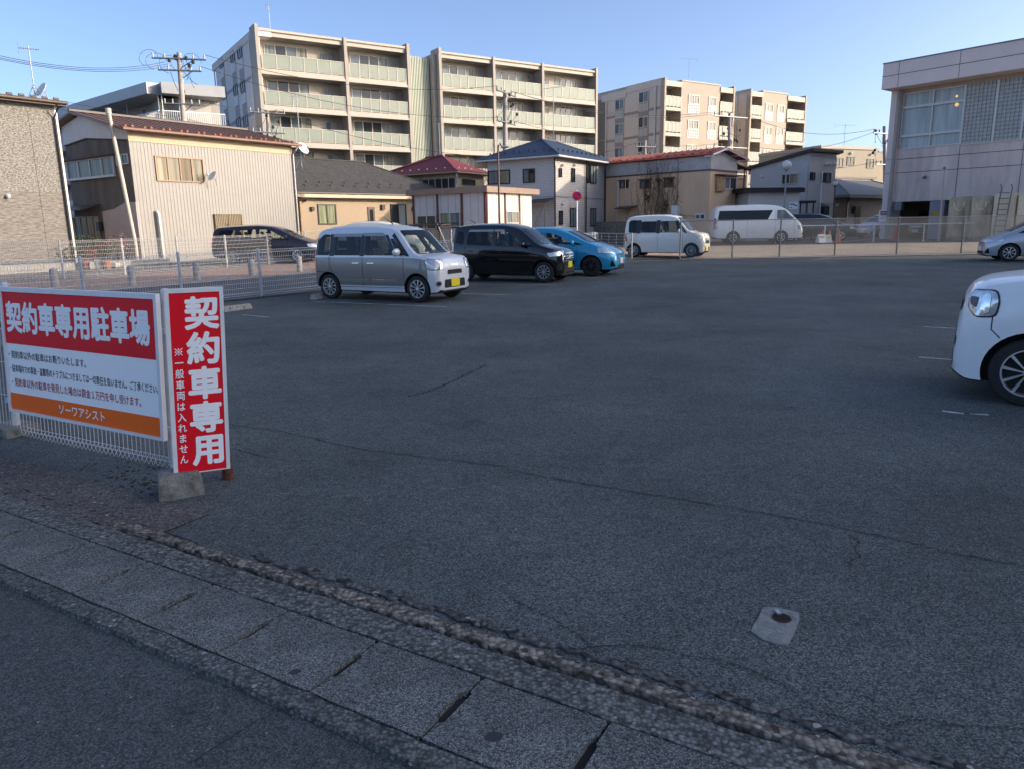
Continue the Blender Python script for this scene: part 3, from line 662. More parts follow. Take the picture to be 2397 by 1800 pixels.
def wheel(parent, x, y, r, side, rim='rim', spokes=9, rr=.66):
    w = .165; m = MB()
    s = side
    m.lathe([(r*rr,-.5*w),(r*.80,-.5*w),(r*.95,-.44*w),(r,-.30*w),(r,.30*w),(r*.95,.44*w),(r*.80,.5*w),(r*rr,.5*w)], (x,y,r), 40, 'y')
    o = m.build('wheel', M['tyre'], parent, smooth=True, local=True, angle=30)
    q = MB(); R = r*rr
    yo = y + s*.40*w
    q.lathe([(R*1.0,yo+s*.016),(R*.94,yo+s*.016),(R*.90,yo-s*.05)], (x,0,r), 36, 'y')
    for k in range(spokes):
        a = 2*pi*k/spokes + .2; da = .20*9/spokes*.55
        def pt(rad, an, d): return (x+rad*cos(an), yo+s*d, r+rad*sin(an))
        q.hexa([pt(R*.16,a-da*1.6,-.02),pt(R*.95,a-da*.8,-.02),pt(R*.95,a+da*.8,-.02),pt(R*.16,a+da*1.6,-.02),pt(R*.16,a-da*1.3,.012),pt(R*.95,a-da*.68,.006),pt(R*.95,a+da*.68,.006),pt(R*.16,a+da*1.3,.012)])
    q.lathe([(.001,yo+s*.018),(R*.17,yo+s*.016),(R*.20,yo-s*.01)], (x,0,r), 16, 'y')
    q.build('rim', M[rim], o, smooth=True, local=True, angle=35)
    b = MB(); b.lathe([(.001,yo-s*.06),(R*.97,yo-s*.055)], (x,0,r), 28, 'y'); b.build('brake_shadow', M['black'], o, local=True)
def car(name, label, cat, loc, az, s, group=None):
    """a closed lofted body with cut wheel arches; panes, lamps, plates and wheels are parts"""
    root = thing(name, label, cat, loc, group, radians(90-az))
    W2 = s['W']/2; top = s['top']; x0, x1 = top[0][0], top[-1][0]
    zs = s.get('sill', .34); tum = s.get('tum', .12); rf, rb = s.get('rf', .30), s.get('rb', .16); kf = s.get('kf', .55)
    belt = s['belt']; bz = s.get('bottom', [(x0,.32),(x0+.25,.24),(x1-.35,.22),(x1-.05,.24),(x1,.30)])
    xs = sorted(set([x0+(x1-x0)*i/46 for i in range(47)] + [p[0] for p in top] + [x1-rf*(1-cos(pi*k/14)) for k in range(7)] + [x0+rb*(1-cos(pi*k/14)) for k in range(7)]))
    xs = [x for i, x in enumerate(xs) if i == 0 or x-xs[i-1] > .004]
    rings = []
    for x in xs:
        zt = pchip(top, x); zb = pchip(bz, x); w = W2
        if x > x1-rf: t = (x-(x1-rf))/rf; w -= kf*rf*(1-math.sqrt(max(0, 1-t*t)))
        if x < x0+rb: t = ((x0+rb)-x)/rb; w -= .55*rb*(1-math.sqrt(max(0, 1-t*t)))
        zbe = min(pchip(belt, x), zt-.055); zbe = max(zbe, zb+.12)
        zsl = min(zs, zbe-.05); zm = zsl+(zbe-zsl)*.55
        hgt = max(0, zt-zbe); wt = w - tum*hgt - .02
        cr = min(.11, hgt*.45)
        half = [(0,zb),(.80*w,zb),(.945*w,zb+.03),(.975*w,zsl),(1.0*w,zm),(.99*w,zbe),
                (wt+ (w*.99-wt)*.30, zt-cr-(hgt-cr)*.28), (wt,zt-cr),(wt-cr*.30,zt-cr*.30),(wt-cr*1.1,zt-cr*.02 - .004),(wt*.5,zt+s.get('crown',.022)),(0,zt+s.get('crown',.022)*1.35)]
        rings.append([(x, -y, z) for y, z in half] + [(x, y, z) for y, z in half[-2:0:-1]])
    k = len(rings[0]); vs = [p for r in rings for p in r]; fs = []; mi = []
    nh = 12
    for i in range(len(rings)-1):
        for j in range(k):
            fs.append((i*k+j, i*k+(j+1) % k, (i+1)*k+(j+1) % k, (i+1)*k+j))
            seg = j if j < nh-1 else k-1-j
            xm = (xs[i]+xs[i+1])/2
            two = s.get('side_paint') and 3 <= seg <= 4 and xm < s.get('two_x', 9)
            mi.append(1 if two else (2 if seg == 0 or (seg == 1) else 0))
    fs += [tuple(range(k))[::-1], tuple(range(len(vs)-k, len(vs)))]; mi += [1 if s.get('side_paint') and s.get('rear_two') else 0, 0]
    me = bpy.data.meshes.new('body'); me.from_pydata(vs, [], fs)
    paint = s['paint']
    for mm in (paint, s.get('side_paint') or paint, M['black']): me.materials.append(mm)
    me.polygons.foreach_set('material_index', mi)
    bm = bmesh.new(); bm.from_mesh(me); bmesh.ops.recalc_face_normals(bm, faces=bm.faces[:]); bm.to_mesh(me); bm.free()
    body = bpy.data.objects.new('body', me); COL.objects.link(body); body.parent = root
    bvh = BVHTree.FromPolygons([v.co.copy() for v in me.vertices], [tuple(p.vertices) for p in me.polygons])
    # wheel arches
    c = MB(); R = s['rw']+s.get('arch', .05)
    for x in (s['xr'], s['xf']):
        for sg in (-1, 1):
            ya, yb = sg*(W2-.24), sg*(W2+.15); n = 36; pv = []
            for y in (ya, yb): pv += [(x+R*cos(2*pi*i/n), y, s['rw']+R*sin(2*pi*i/n)) for i in range(n)]
            c.add(pv, [tuple(range(n)), tuple(range(2*n-1, n-1, -1))] + [(i, n+i, n+(i+1) % n, (i+1) % n) for i in range(n)])
    cut = c.build('cutter', [paint, paint, M['black']], None, local=True)
    cut.data.polygons.foreach_set('material_index', [2]*len(cut.data.polygons))
    md = body.modifiers.new('arches', 'BOOLEAN'); md.operation = 'DIFFERENCE'; md.object = cut; md.solver = 'EXACT'
    cut.parent = root
    cutters = [cut]
    if s.get('see'):
        def cutmod(mb, nm):
            o = mb.build('cutter', [paint, paint, M['black']], root, local=True); o.data.polygons.foreach_set('material_index', [2]*len(o.data.polygons))
            q = body.modifiers.new(nm, 'BOOLEAN'); q.operation = 'DIFFERENCE'; q.object = o; q.solver = 'EXACT'; q.use_self = (nm == 'panes'); cutters.append(o)
        ca, cb = s['cabin']; st_ = [ca+(cb-ca)*i/16 for i in range(17)]; cv = []
        for x in st_:
            zh = pchip(top, x)-.055; zb_ = min(pchip(belt, x), zh-.02); w = W2-.085; wt = w-tum*max(0, zh-zb_)-.03; zl = min(.45, zb_-.1)
            cv += [(x,-w,zl),(x,-w,zb_),(x,-wt,zh),(x,wt,zh),(x,w,zb_),(x,w,zl)]
        mb = MB(); mb.add(cv, [(6*i+j, 6*i+(j+1) % 6, 6*i+6+(j+1) % 6, 6*i+6+j) for i in range(16) for j in range(6)] + [tuple(range(5,-1,-1)), tuple(range(96,102))]); cutmod(mb, 'cabin')
        mb = MB()
        for nm, poly, mk, off, rad in s['side']:
            if nm != 'window': continue
            pl = rnd_poly(poly, rad)
            for sg in (-1, 1): mb.prism([(x, sg*(W2-.33), z) for x, z in pl], (0, sg*.6, 0))
        for nm, poly, mk, off, rad in s['front']:
            if nm == 'windscreen': mb.prism([(s['ws'][0], y, z) for y, z in rnd_poly(poly, rad)], (s['ws'][1]-s['ws'][0], 0, 0))
        if 'rear_pane' in s: mb.prism([(x0-.2, y, z) for y, z in rnd_poly(s['rear_pane'], .05)], (.5, 0, 0))
        cutmod(mb, 'panes')
    bpy.context.view_layer.update()
    m2 = bpy.data.meshes.new_from_object(body.evaluated_get(bpy.context.evaluated_depsgraph_get()))
    body.modifiers.clear(); body.data = m2; m2.name = 'body'
    for o in cutters: bpy.data.objects.remove(o)
    m2.polygons.foreach_set('use_smooth', [True]*len(m2.polygons)); m2.set_sharp_from_angle(angle=radians(s.get('sharp', 32)))
    for x in (s['xr'], s['xf']):
        for sg in (-1, 1): wheel(root, x, sg*(W2-.10), s['rw'], sg, s.get('rim', 'rim'), s.get('spokes', 9), s.get('rr', .66))
    if s.get('see'):
        for sx in s['see']:
            for sy in (-.36, .36):
                q = MB(); q.hexa([(sx-.10,sy-.22,.55),(sx+.10,sy-.22,.50),(sx+.10,sy+.22,.50),(sx-.10,sy+.22,.55),(sx-.24,sy-.18,1.10),(sx-.12,sy-.18,1.12),(sx-.12,sy+.18,1.12),(sx-.24,sy+.18,1.10)])
                q.hexa([(sx-.25,sy-.12,1.14),(sx-.15,sy-.12,1.14),(sx-.15,sy+.12,1.14),(sx-.25,sy+.12,1.14),(sx-.27,sy-.10,1.32),(sx-.20,sy-.10,1.32),(sx-.20,sy+.10,1.32),(sx-.27,sy+.10,1.32)])
                q.build('seat', pm('seat_fabric', (.07,.065,.06), .9, 0, .2, 6), root, smooth=True, local=True)
        xd = s['cabin'][1]-.12; q = MB(); q.hexa([(xd-.55,-.6,.80),(xd,-.6,.72),(xd,.6,.72),(xd-.55,.6,.80),(xd-.45,-.6,.96),(xd,-.6,.95),(xd,.6,.95),(xd-.45,.6,.96)]); q.build('dashboard', M['black'], root, local=True)
        q = MB(); q.lathe([(.17,-.012),(.185,0),(.17,.012),(.155,0),(.17,-.012)], (xd-.62,-.36,.92), 20, 'y')
        for v in q.v: dx, dy = v.x-(xd-.62), v.y+.36; v.x, v.y = xd-.62+dy+(v.z-.92)*.4, -.36+dx
        q.build('steering_wheel', M['black'], root, smooth=True, local=True)
    side = lambda poly, sg: [((-x if sg > 0 else x), z) for x, z in poly]
    for sg, ph in ((-1, -90), (1, 90)):
        for nm, poly, mk, off, rad in s.get('side', []): skin(bvh, side(poly, sg), ph, off, nm, M[mk] if isinstance(mk, str) else mk, root, .05, rad)
        for ln in s.get('seams', []): seam(bvh, side(ln, sg), ph, root)
        for hx, hz in s.get('handles', []):
            q = MB(); yy = bvh.ray_cast(Vector((hx, sg*5, hz)), Vector((0, -sg, 0)), 9)[0]
            y = yy.y if yy else sg*W2
            q.tube([(hx-.085,y,hz),(hx-.06,y+sg*.03,hz),(hx+.06,y+sg*.03,hz),(hx+.085,y,hz)], .012, 6); q.build('door_handle', M[s.get('handle_mat', 'chrome')], root, smooth=True, local=True)
        if 'mirror' in s:
            mx, mz = s['mirror']; yy = bvh.ray_cast(Vector((mx, sg*5, mz)), Vector((0, -sg, 0)), 9)[0]; y = (yy.y if yy else sg*W2*.9)
            q = MB(); q.lathe([(.001,-.06),(.055,-.05),(.078,-.015),(.082,.02),(.07,.05),(.001,.06)], (0,0,0), 14, 'y')
            for v in q.v: v.x, v.y, v.z = mx+v.x*.75, y+sg*.13+v.y*1.6, mz+.01+v.z*1.05
            q.build('mirror', s.get('mirror_mat') or paint, root, smooth=True, local=True)
            q = MB(); q.box(mx-.02, mx+.03, min(y-sg*.02,y+sg*.08), max(y-sg*.02,y+sg*.08), mz-.06, mz-.02); q.build('mirror_arm', M['black_paint'], root, local=True)
        for ph2, nm, poly, mk, off, rad in s.get('corner', []):   # given for the right-hand side
            pp = poly if sg < 0 else [(-h, z) for h, z in poly]
            skin(bvh, pp, ph2 if sg < 0 else -ph2, off, nm, M[mk] if isinstance(mk, str) else mk, root, .03, rad)
    for nm, poly, mk, off, rad in s.get('front', []): skin(bvh, poly, 0, off, nm, M[mk] if isinstance(mk, str) else mk, root, .04, rad)
    for nm, poly, mk, off, rad in s.get('rear', []): skin(bvh, [(-h, z) for h, z in poly], 180, off, nm, M[mk] if isinstance(mk, str) else mk, root, .05, rad)
    if 'plate' in s:
        zp, mk = s['plate']; p = bvh.ray_cast(Vector((5, 0, zp)), Vector((-1, 0, 0)), 9)[0]; py = s.get('plate_y', 0)
        q = MB(); q.box(p.x+.004, p.x+.022, py-.165, py+.165, zp-.083, zp+.083); q.build('number_plate', M[mk], root, local=True)
    if 'aerial' in s:
        ax, l = s['aerial']; p = bvh.ray_cast(Vector((ax, 0, 5)), Vector((0, 0, -1)), 9)[0]
        q = MB(); q.tube([p-Vector((0,0,.01)), p+Vector((0,0,.02)), p+Vector((-l*.85, 0, l*.55))], [.02,.015,.005], 6); q.build('aerial', M['black'], root, local=True)
    for bx_ in s.get('boxes', []):
        nm, a, mk = bx_; q = MB(); q.box(*a); q.build(nm, M[mk], root, local=True)
    return root
def place(zf, xf_, yf_, rear=None, wb=2.46, track=1.30, az=113.0, sgn=1):
    """centre and heading from the near front tyre's contact and, where seen, the near rear tyre's"""
    Fp = G(zf, xf_, yf_)
    if rear:
        tx = PX(*rear)[0]; best = None
        for i in range(0, 900):
            a = 60+i*.1; d = Vector((sin(radians(a)), cos(radians(a)), 0)); q = Fp - d*wb; q.z = zg(q.y)
            e = abs(proj(q)[0]-tx)
            if best is None or e < best[0]: best = (e, a)
        az = best[1]
    d = Vector((sin(radians(az)), cos(radians(az)), 0)); left = Vector((-d.y, d.x, 0))
    c = Fp - d*wb/2 + left*(track/2*sgn)
    return Vector((c.x, c.y, zg(c.y)+.018)), az
def paint(key, col, metal=.0, rough=.28, var=.03):
    return pm(key, col, rough, metal, var, 2, coat=.6)
P_SIL = paint('pearl_white_paint', (.66,.68,.70), .15); P_TAUPE = paint('taupe_paint', (.235,.222,.205), .2)
P_BLK = paint('black_pearl_paint', (.004,.0045,.006), 0, .10); P_BLU = paint('blue_paint', (.022,.30,.50), .15); P_WHT = paint('white_paint', (.82,.82,.80)); P_IVORY = paint('ivory_paint', (.80,.77,.70))
P_SILV = paint('silver_paint', (.46,.48,.52), .5); P_PURP = paint('dark_plum_paint', (.022,.016,.026), .3)

# grey two-tone kei van
loc, az = place('Z6', 780, 640, ('Z6', 215, 623), 2.46, 1.30)
KV = dict(W=1.475, xr=-1.23, xf=1.23, rw=.285, sill=.335, tum=.17, rf=.25, kf=.65, rb=.18, arch=.055, crown=.02,
 top=[(-1.665,.98),(-1.64,1.22),(-1.58,1.46),(-1.45,1.575),(-1.2,1.625),(-.6,1.652),(0,1.645),(.45,1.60),(.66,1.545),(1.22,1.015),(1.34,.985),(1.54,.965),(1.66,.935),(1.72,.87),(1.745,.72)],
 belt=[(-1.67,.95),(0,.955),(1.1,.945),(1.4,.92),(1.75,.68)], bottom=[(-1.665,.30),(-1.4,.20),(1.35,.18),(1.70,.19),(1.745,.24)],
 paint=P_SIL, side_paint=P_TAUPE, two_x=1.50, rear_two=True, spokes=10, rim='rim', rr=.68)
KV['side'] = [('pillar_trim', [(-1.165,.98),(-1.025,.98),(-1.025,1.47),(-1.165,1.47)], 'black_paint', .004, .0), ('pillar_trim', [(-.295,.98),(-.165,.98),(-.165,1.46),(-.295,1.46)], 'black_paint', .004, .0), ('pillar_trim', [(.66,.98),(.74,.98),(.46,1.44),(.375,1.44)], 'black_paint', .004, 0), ('pillar_trim', [(.965,.98),(1.06,.98),(.62,1.48),(.56,1.42)], 'black_paint', .004, 0), ('pillar_trim', [(-1.60,.98),(-1.555,.99),(-1.505,1.38),(-1.55,1.38)], 'black_paint', .004, 0),
 ('window', [(-1.55,1.0),(-1.17,1.0),(-1.17,1.46),(-1.36,1.47),(-1.50,1.36)], 'tint_dark', .008, .05),
 ('window', [(-1.02,1.0),(-.30,1.0),(-.30,1.41),(-1.02,1.41)], 'tint_dark', .008, .03), ('window', [(-.16,1.0),(.66,1.0),(.37,1.42),(-.16,1.42)], 'tint_clear', .008, .03),
 ('window', [(.74,1.0),(.96,1.0),(.60,1.36),(.52,1.36)], 'tint_clear', .008, .02),
 ('rain_visor', [(-1.08,1.405),(-.24,1.405),(-.24,1.475),(-1.05,1.475)], 'grey_metal', .016, .01), ('rain_visor', [(-.21,1.415),(.40,1.415),(.33,1.485),(-.21,1.485)], 'grey_metal', .016, .01),
 ('side_moulding', [(-.90,.40),(-.02,.40),(-.02,.49),(-.90,.49)], P_TAUPE, .014, .02), ('side_moulding', [(.02,.40),(.78,.40),(.78,.485),(.02,.485)], P_TAUPE, .014, .02),
 ('moulding_strip', [(-.86,.462),(-.06,.462),(-.06,.484),(-.86,.484)], 'chrome', .018, .005), ('moulding_strip', [(.05,.462),(.74,.462),(.74,.480),(.05,.480)], 'chrome', .018, .005)]
KV['seams'] = [[(-1.62,.63),(-1.19,.62),(-1.19,.97)],[(-1.15,.97),(-1.15,.70),(-1.0,.52),(-.9,.35)],[(-.22,1.5),(-.22,.30)],[(.90,.97),(.90,.30)],[(-1.0,.30),(.88,.30)]]
KV['handles'] = [(-.42,.83),(.0,.83)]; KV['mirror'] = (.80,1.06)
KV['front'] = [('windscreen', [(-.60,1.03),(.60,1.03),(.53,1.50),(.48,1.535),(-.48,1.535),(-.53,1.50)], 'tint_clear', .006, .05),
 ('grille', [(-.30,.585),(.30,.585),(.28,.68),(-.28,.68)], 'black_paint', .006, .03), ('lower_grille', [(-.42,.30),(.42,.30),(.40,.475),(-.40,.475)], 'black_paint', .006, .04),
 ('badge_bar', [(-.13,.775),(.13,.775),(.13,.80),(-.13,.80)], 'chrome', .012, .01), ('lower_lip', [(-.5,.19),(.5,.19),(.5,.25),(-.5,.25)], 'black', .004, .01)]
KV['corner'] = [(-38,'headlight',[(.62-.05,.70),(.95-.02,.70),(1.06,.80),(1.03,.90),(.60,.90)],'lamp',.008,.06), (-38,'headlight_bulb',[(.78,.74),(.90,.74),(.90,.86),(.78,.86)],'chrome',.014,.06), (-32,'fog_lamp',[(.62,.37),(.76,.37),(.76,.50),(.62,.50)],'chrome',.008,.06)]
# shift corner polygons: h there is measured along the slanted view
KV['corner'] = [(-40,'headlight',[(-1.18+.0,.71),(-1.18,.71)],'lamp',.01,.0)][:0]
def corner_poly(x, y, w, z0, z1, phi, skew=.0):
    """rectangle on the right front corner centred at body point (x, -y)"""
    h = x*(-sin(radians(phi))) + (-y)*cos(radians(phi))
    return [(h-w/2+skew, z0), (h+w/2, z0), (h+w/2, z1), (h-w/2, z1)]
KV['corner'] = [(-42,'headlight_rim',corner_poly(1.60,.60,.425,.688,.917,-42,.05),'black_paint',.004,.08), (-42,'headlight',corner_poly(1.60,.60,.40,.70,.905,-42,.05),'lamp',.009,.07), (-42,'headlight_bulb',corner_poly(1.62,.56,.12,.74,.87,-42),'steel',.013,.06),
 (-35,'fog_lamp',corner_poly(1.66,.56,.15,.345,.455,-35),'chrome',.008,.06), (-35,'fog_glass',corner_poly(1.66,.56,.09,.37,.43,-35),'black_paint',.012,.04)]
KV['rear'] = [('tail_light', [(.52,.72),(.66,.72),(.66,.92),(.52,.92)], 'red_lamp', .01, .03), ('tail_light', [(-.66,.72),(-.52,.72),(-.52,.92),(-.66,.92)], 'red_lamp', .01, .03)]
KV['side'].append(('tail_lamp_wrap', [(-1.66,.70),(-1.57,.70),(-1.57,.93),(-1.66,.93)], 'red_lamp', .008, .01))
KV['plate'] = (.40, 'yellow_plate'); KV['aerial'] = (.12, .26); KV['mirror_mat'] = P_SIL; KV.update(see=(.05,-.85), cabin=(-1.50,1.12), ws=(.2,1.6), rear_pane=[(-.48,1.06),(.48,1.06),(.42,1.40),(-.42,1.40)])
car('kei_van', 'grey and pearl white two-tone kei van parked nearest on the left', 'car', loc, az, KV)

# black kei wagon
loc2, az2 = place('Z6', 1588, 511, None, 2.43, 1.30, az=113)
KW = dict(W=1.475, xr=-1.215, xf=1.215, rw=.285, sill=.33, tum=.20, rf=.42, kf=.75, rb=.20, crown=.02,
 top=[(-1.665,.86),(-1.64,1.10),(-1.60,1.32),(-1.52,1.52),(-1.35,1.575),(-.8,1.605),(-.2,1.60),(.25,1.545),(.45,1.485),(1.10,1.03),(1.30,.965),(1.52,.905),(1.66,.83),(1.71,.72),(1.725,.60)],
 belt=[(-1.67,.84),(-1.2,1.0),(0,.955),(1.1,.915),(1.35,.86),(1.73,.58)], bottom=[(-1.665,.30),(-1.4,.20),(1.35,.18),(1.68,.17),(1.725,.24)], paint=P_BLK, spokes=10, rim='rim', rr=.66)
KW['side'] = [('window', [(-1.50,1.10),(-1.22,1.06),(-1.24,1.40),(-1.42,1.42)], 'tint_dark', .006, .03), ('window', [(-1.13,1.05),(-.34,1.015),(-.34,1.41),(-1.06,1.41)], 'tint_dark', .006, .04), ('window', [(-.22,1.01),(.66,.985),(.50,1.12),(.16,1.36),(.02,1.41),(-.22,1.41)], 'tint_clear', .006, .04), ('window', [(.72,.985),(.94,.98),(.62,1.17),(.58,1.14)], 'tint_clear', .006, .02),
 ('rain_visor', [(-1.08,1.395),(-.30,1.395),(-.30,1.455),(-1.05,1.455)], 'grey_metal', .014, .01), ('rain_visor', [(-.27,1.395),(.05,1.395),(.02,1.45),(-.27,1.455)], 'grey_metal', .014, .01)]
KW['seams'] = [[(-1.18,1.05),(-1.16,.75),(-1.0,.55),(-.88,.33)],[(-.28,1.45),(-.26,.30)],[(.92,.98),(.86,.30)]]
KW['handles'] = [(-1.0,.86),(-.08,.83)]; KW['handle_mat'] = 'black_paint'; KW['mirror'] = (.66,1.03); KW['mirror_mat'] = M['black_paint']
KW['front'] = [('windscreen', [(-.60,1.045),(.60,1.045),(.50,1.44),(.45,1.475),(-.45,1.475),(-.50,1.44)], 'tint_clear', .006, .05),
 ('grille', [(-.36,.56),(.36,.56),(.42,.80),(-.42,.80)], 'chrome', .006, .03)] + [('grille_gap', [(-.35,.585+.07*k),(.35,.585+.07*k),(.36,.62+.07*k),(-.36,.62+.07*k)], 'black_paint', .012, .008) for k in range(3)] + [('badge', [(-.055,.66),(.055,.66),(.055,.77),(-.055,.77)], 'chrome', .02, .05),
 ('lower_grille', [(-.46,.27),(.46,.27),(.40,.46),(-.40,.46)], 'black', .006, .03), ('lip', [(-.5,.20),(.5,.20),(.5,.23),(-.5,.23)], 'chrome', .006, .005)]
KW['corner'] = [(-42,'headlight',[(a, b) for a, b in [(corner_poly(1.55,.60,.52,.70,.86,-42)[0][0]+.06,.70),(corner_poly(1.55,.60,.52,.70,.86,-42)[1][0]-.02,.75),(corner_poly(1.55,.60,.52,.70,.86,-42)[1][0]+.05,.87),(corner_poly(1.55,.60,.52,.70,.86,-42)[0][0],.80)]],'lamp',.008,.03), (-38,'fog_recess',corner_poly(1.62,.58,.16,.33,.52,-38),'black',.006,.04)]
KW['rear'] = [('tail_light', [(.5,.8),(.66,.8),(.62,1.2),(.5,1.2)], 'red_lamp', .01, .03), ('tail_light', [(-.66,.8),(-.5,.8),(-.5,1.2),(-.62,1.2)], 'red_lamp', .01, .03)]
KW['side'].append(('tail_lamp_wrap', [(-1.66,.82),(-1.52,.84),(-1.54,1.06),(-1.62,1.2)], 'lamp', .008, .02))
KW['plate'] = (.47, 'yellow_plate'); KW['plate_y'] = .03; KW.update(see=(.05,-.85), cabin=(-1.50,1.02), ws=(.1,1.6)); KW['aerial'] = (-1.15, .22)
KW['boxes'] = [('roof_spoiler', (-1.68,-1.45,-.52,.52,1.505,1.545), 'black_paint')]
car('kei_wagon', 'shiny black kei wagon with chrome grille, parked between the grey van and the blue hatchback', 'car', loc2, az2, KW)

# blue hatchback
loc3, az3 = place('Z6', 1893, 468, None, 2.55, 1.46, az=113)
HB = dict(W=1.69, xr=-1.275, xf=1.275, rw=.295, sill=.32, tum=.26, rf=.62, kf=.55, rb=.3, crown=.025,
 top=[(-2.0,.80),(-1.97,1.00),(-1.85,1.16),(-1.5,1.32),(-1.0,1.42),(-.4,1.455),(.05,1.43),(.35,1.36),(1.20,.985),(1.45,.90),(1.75,.79),(1.93,.70),(1.985,.60),(2.0,.50)],
 belt=[(-2.0,.78),(-1.5,1.0),(0,.93),(1.1,.85),(1.6,.72),(2.0,.46)], bottom=[(-2.0,.32),(-1.7,.2),(1.45,.17),(1.9,.17),(2.0,.22)], paint=P_BLU, spokes=8, rim='rim_dark', rr=.66)
HB['side'] = [('window', [(-1.02,1.0),(-.30,.985),(-.30,1.30),(-.72,1.29)], 'tint_clear', .006, .03), ('window', [(-.20,.98),(.72,.94),(.34,1.16),(.02,1.28),(-.20,1.30)], 'tint_clear', .006, .03), ('window', [(.78,.935),(1.02,.93),(.62,1.08)], 'tint_clear', .006, .02)]
HB['seams'] = [[(-.25,1.32),(-.24,.28)],[(.86,.93),(.80,.28)],[(-1.1,.98),(-1.05,.65),(-.85,.4)]]
HB['handles'] = [(-.95,.86),(-.08,.83)]; HB['handle_mat'] = 'black_paint'; HB['mirror'] = (.72,.985)
HB['front'] = [('windscreen', [(-.64,1.0),(.64,1.0),(.52,1.31),(.46,1.345),(-.46,1.345),(-.52,1.31)], 'tint_clear', .006, .05),
 ('grille', [(-.30,.60),(.30,.60),(.32,.645),(-.32,.645)], 'black_paint', .006, .015), ('lower_grille', [(-.42,.21),(.42,.21),(.36,.32),(-.36,.32)], 'black', .006, .03), ('badge', [(-.06,.655),(.06,.655),(.06,.715),(-.06,.715)], 'chrome', .008, .04)]
hc = corner_poly(1.72,.64,.62,.66,.84,-48)
HB['corner'] = [(-48,'headlight',[(hc[0][0]+.02,.70),(hc[1][0]-.05,.655),(hc[1][0],.70),(hc[1][0]-.22,.83),(hc[0][0],.84)],'lamp',.008,.03), (-40,'fog_recess',[(corner_poly(1.86,.6,.2,.3,.5,-40)[0][0],.28),(corner_poly(1.86,.6,.2,.3,.5,-40)[1][0],.28),(corner_poly(1.86,.6,.2,.3,.5,-40)[0][0]+.05,.48)],'black_paint',.006,.02)]
HB['plate'] = (.44, 'white_plate'); HB.update(see=(.0,-.85), cabin=(-1.5,1.10), ws=(.0,1.9))
car('hatchback', 'bright blue hatchback parked beside the black kei wagon', 'car', loc3, az3, HB)

# ivory white kei van in the sun
loc4, az4 = place('Y5', 1205, 1525, ('Y5', 465, 1530), 2.455, 1.31)
KT = dict(W=1.475, xr=-1.2275, xf=1.2275, rw=.28, sill=.33, tum=.15, rf=.30, kf=.8, rb=.20, crown=.02,
 top=[(-1.665,.90),(-1.65,1.25),(-1.60,1.55),(-1.48,1.68),(-1.2,1.725),(-.5,1.75),(0,1.745),(.40,1.70),(.56,1.65),(1.16,1.06),(1.30,1.01),(1.52,.985),(1.66,.93),(1.72,.82),(1.735,.62)],
 belt=[(-1.67,.95),(0,.99),(1.1,.985),(1.35,.93),(1.74,.6)], bottom=[(-1.665,.30),(-1.4,.20),(1.35,.18),(1.68,.18),(1.735,.26)], paint=P_IVORY, spokes=11, rim='rim', rr=.70)
KT['side'] = [('window', [(-1.47,1.04),(-1.13,1.01),(-1.13,1.57),(-1.42,1.55),(-1.48,1.45)], 'tint_dark', .006, .08), ('pillar_trim', [(-1.13,1.0),(-.935,1.0),(-.935,1.56),(-1.13,1.56)], 'black_paint', .004, 0), ('pillar_trim', [(-.275,1.0),(-.105,1.0),(-.105,1.54),(-.275,1.54)], 'black_paint', .004, 0), ('pillar_trim', [(.665,1.0),(.775,1.0),(.66,1.5),(.505,1.5)], 'black_paint', .004, 0), ('pillar_trim', [(.965,1.0),(1.04,1.0),(.60,1.54),(.58,1.49)], 'black_paint', .004, 0),
 ('window', [(-.93,1.03),(-.28,1.03),(-.28,1.50),(-.93,1.50)], 'tint_dark', .008, .03), ('window', [(-.10,1.03),(.70,1.03),(.60,1.50),(-.10,1.50)], 'tint_clear', .008, .03), ('window', [(.78,1.03),(.96,1.03),(.58,1.48),(.66,1.48)], 'tint_clear', .008, .02)]
KT['seams'] = [[(-1.63,.62),(-1.13,.62)],[(-1.13,1.0),(-1.13,.70),(-.95,.35),(-.9,.26)],[(-.20,1.0),(-.20,.26)],[(.86,1.0),(.86,.26)]]
KT['handles'] = [(-.33,.89),(.0,.89)]; KT['mirror'] = (.74,1.08)
KT['front'] = [('windscreen', [(-.61,1.09),(.61,1.09),(.54,1.60),(.48,1.645),(-.48,1.645),(-.54,1.60)], 'tint_clear', .006, .05), ('grille', [(-.36,.56),(.36,.56),(.36,.69),(-.36,.69)], 'black_paint', .006, .03), ('grille_bar', [(-.40,.72),(.40,.72),(.40,.745),(-.40,.745)], 'chrome', .008, .005), ('lower_grille', [(-.44,.28),(.44,.28),(.40,.42),(-.40,.42)], 'black_paint', .006, .03), ('badge', [(-.05,.83),(.05,.83),(.05,.90),(-.05,.90)], 'chrome', .01, .04)]
KT['corner'] = [(-42,'headlight',corner_poly(1.58,.60,.46,.74,.90,-42,.04),'lamp',.008,.05)]
KT['side'].append(('tail_lamp_wrap', [(-1.67,.66),(-1.58,.68),(-1.53,.80),(-1.60,.98),(-1.66,.98)], 'red_lamp', .010, .02)); KT['rear'] = [('tail_light', [(.55,.62),(.68,.62),(.66,.98),(.58,.98)], 'red_lamp', .01, .03), ('tail_light', [(-.68,.62),(-.55,.62),(-.58,.98),(-.66,.98)], 'red_lamp', .01, .03)]
KT['plate'] = (.36, 'yellow_plate'); KT['plate_y'] = -.12; KT.update(see=(.05,-.85), cabin=(-1.45,1.08), ws=(.2,1.6)); KT['aerial'] = (.3, .1)
car('kei_van', 'ivory white kei van standing in the sunlit strip beside the chain-link fence', 'car', loc4, az4, KT)

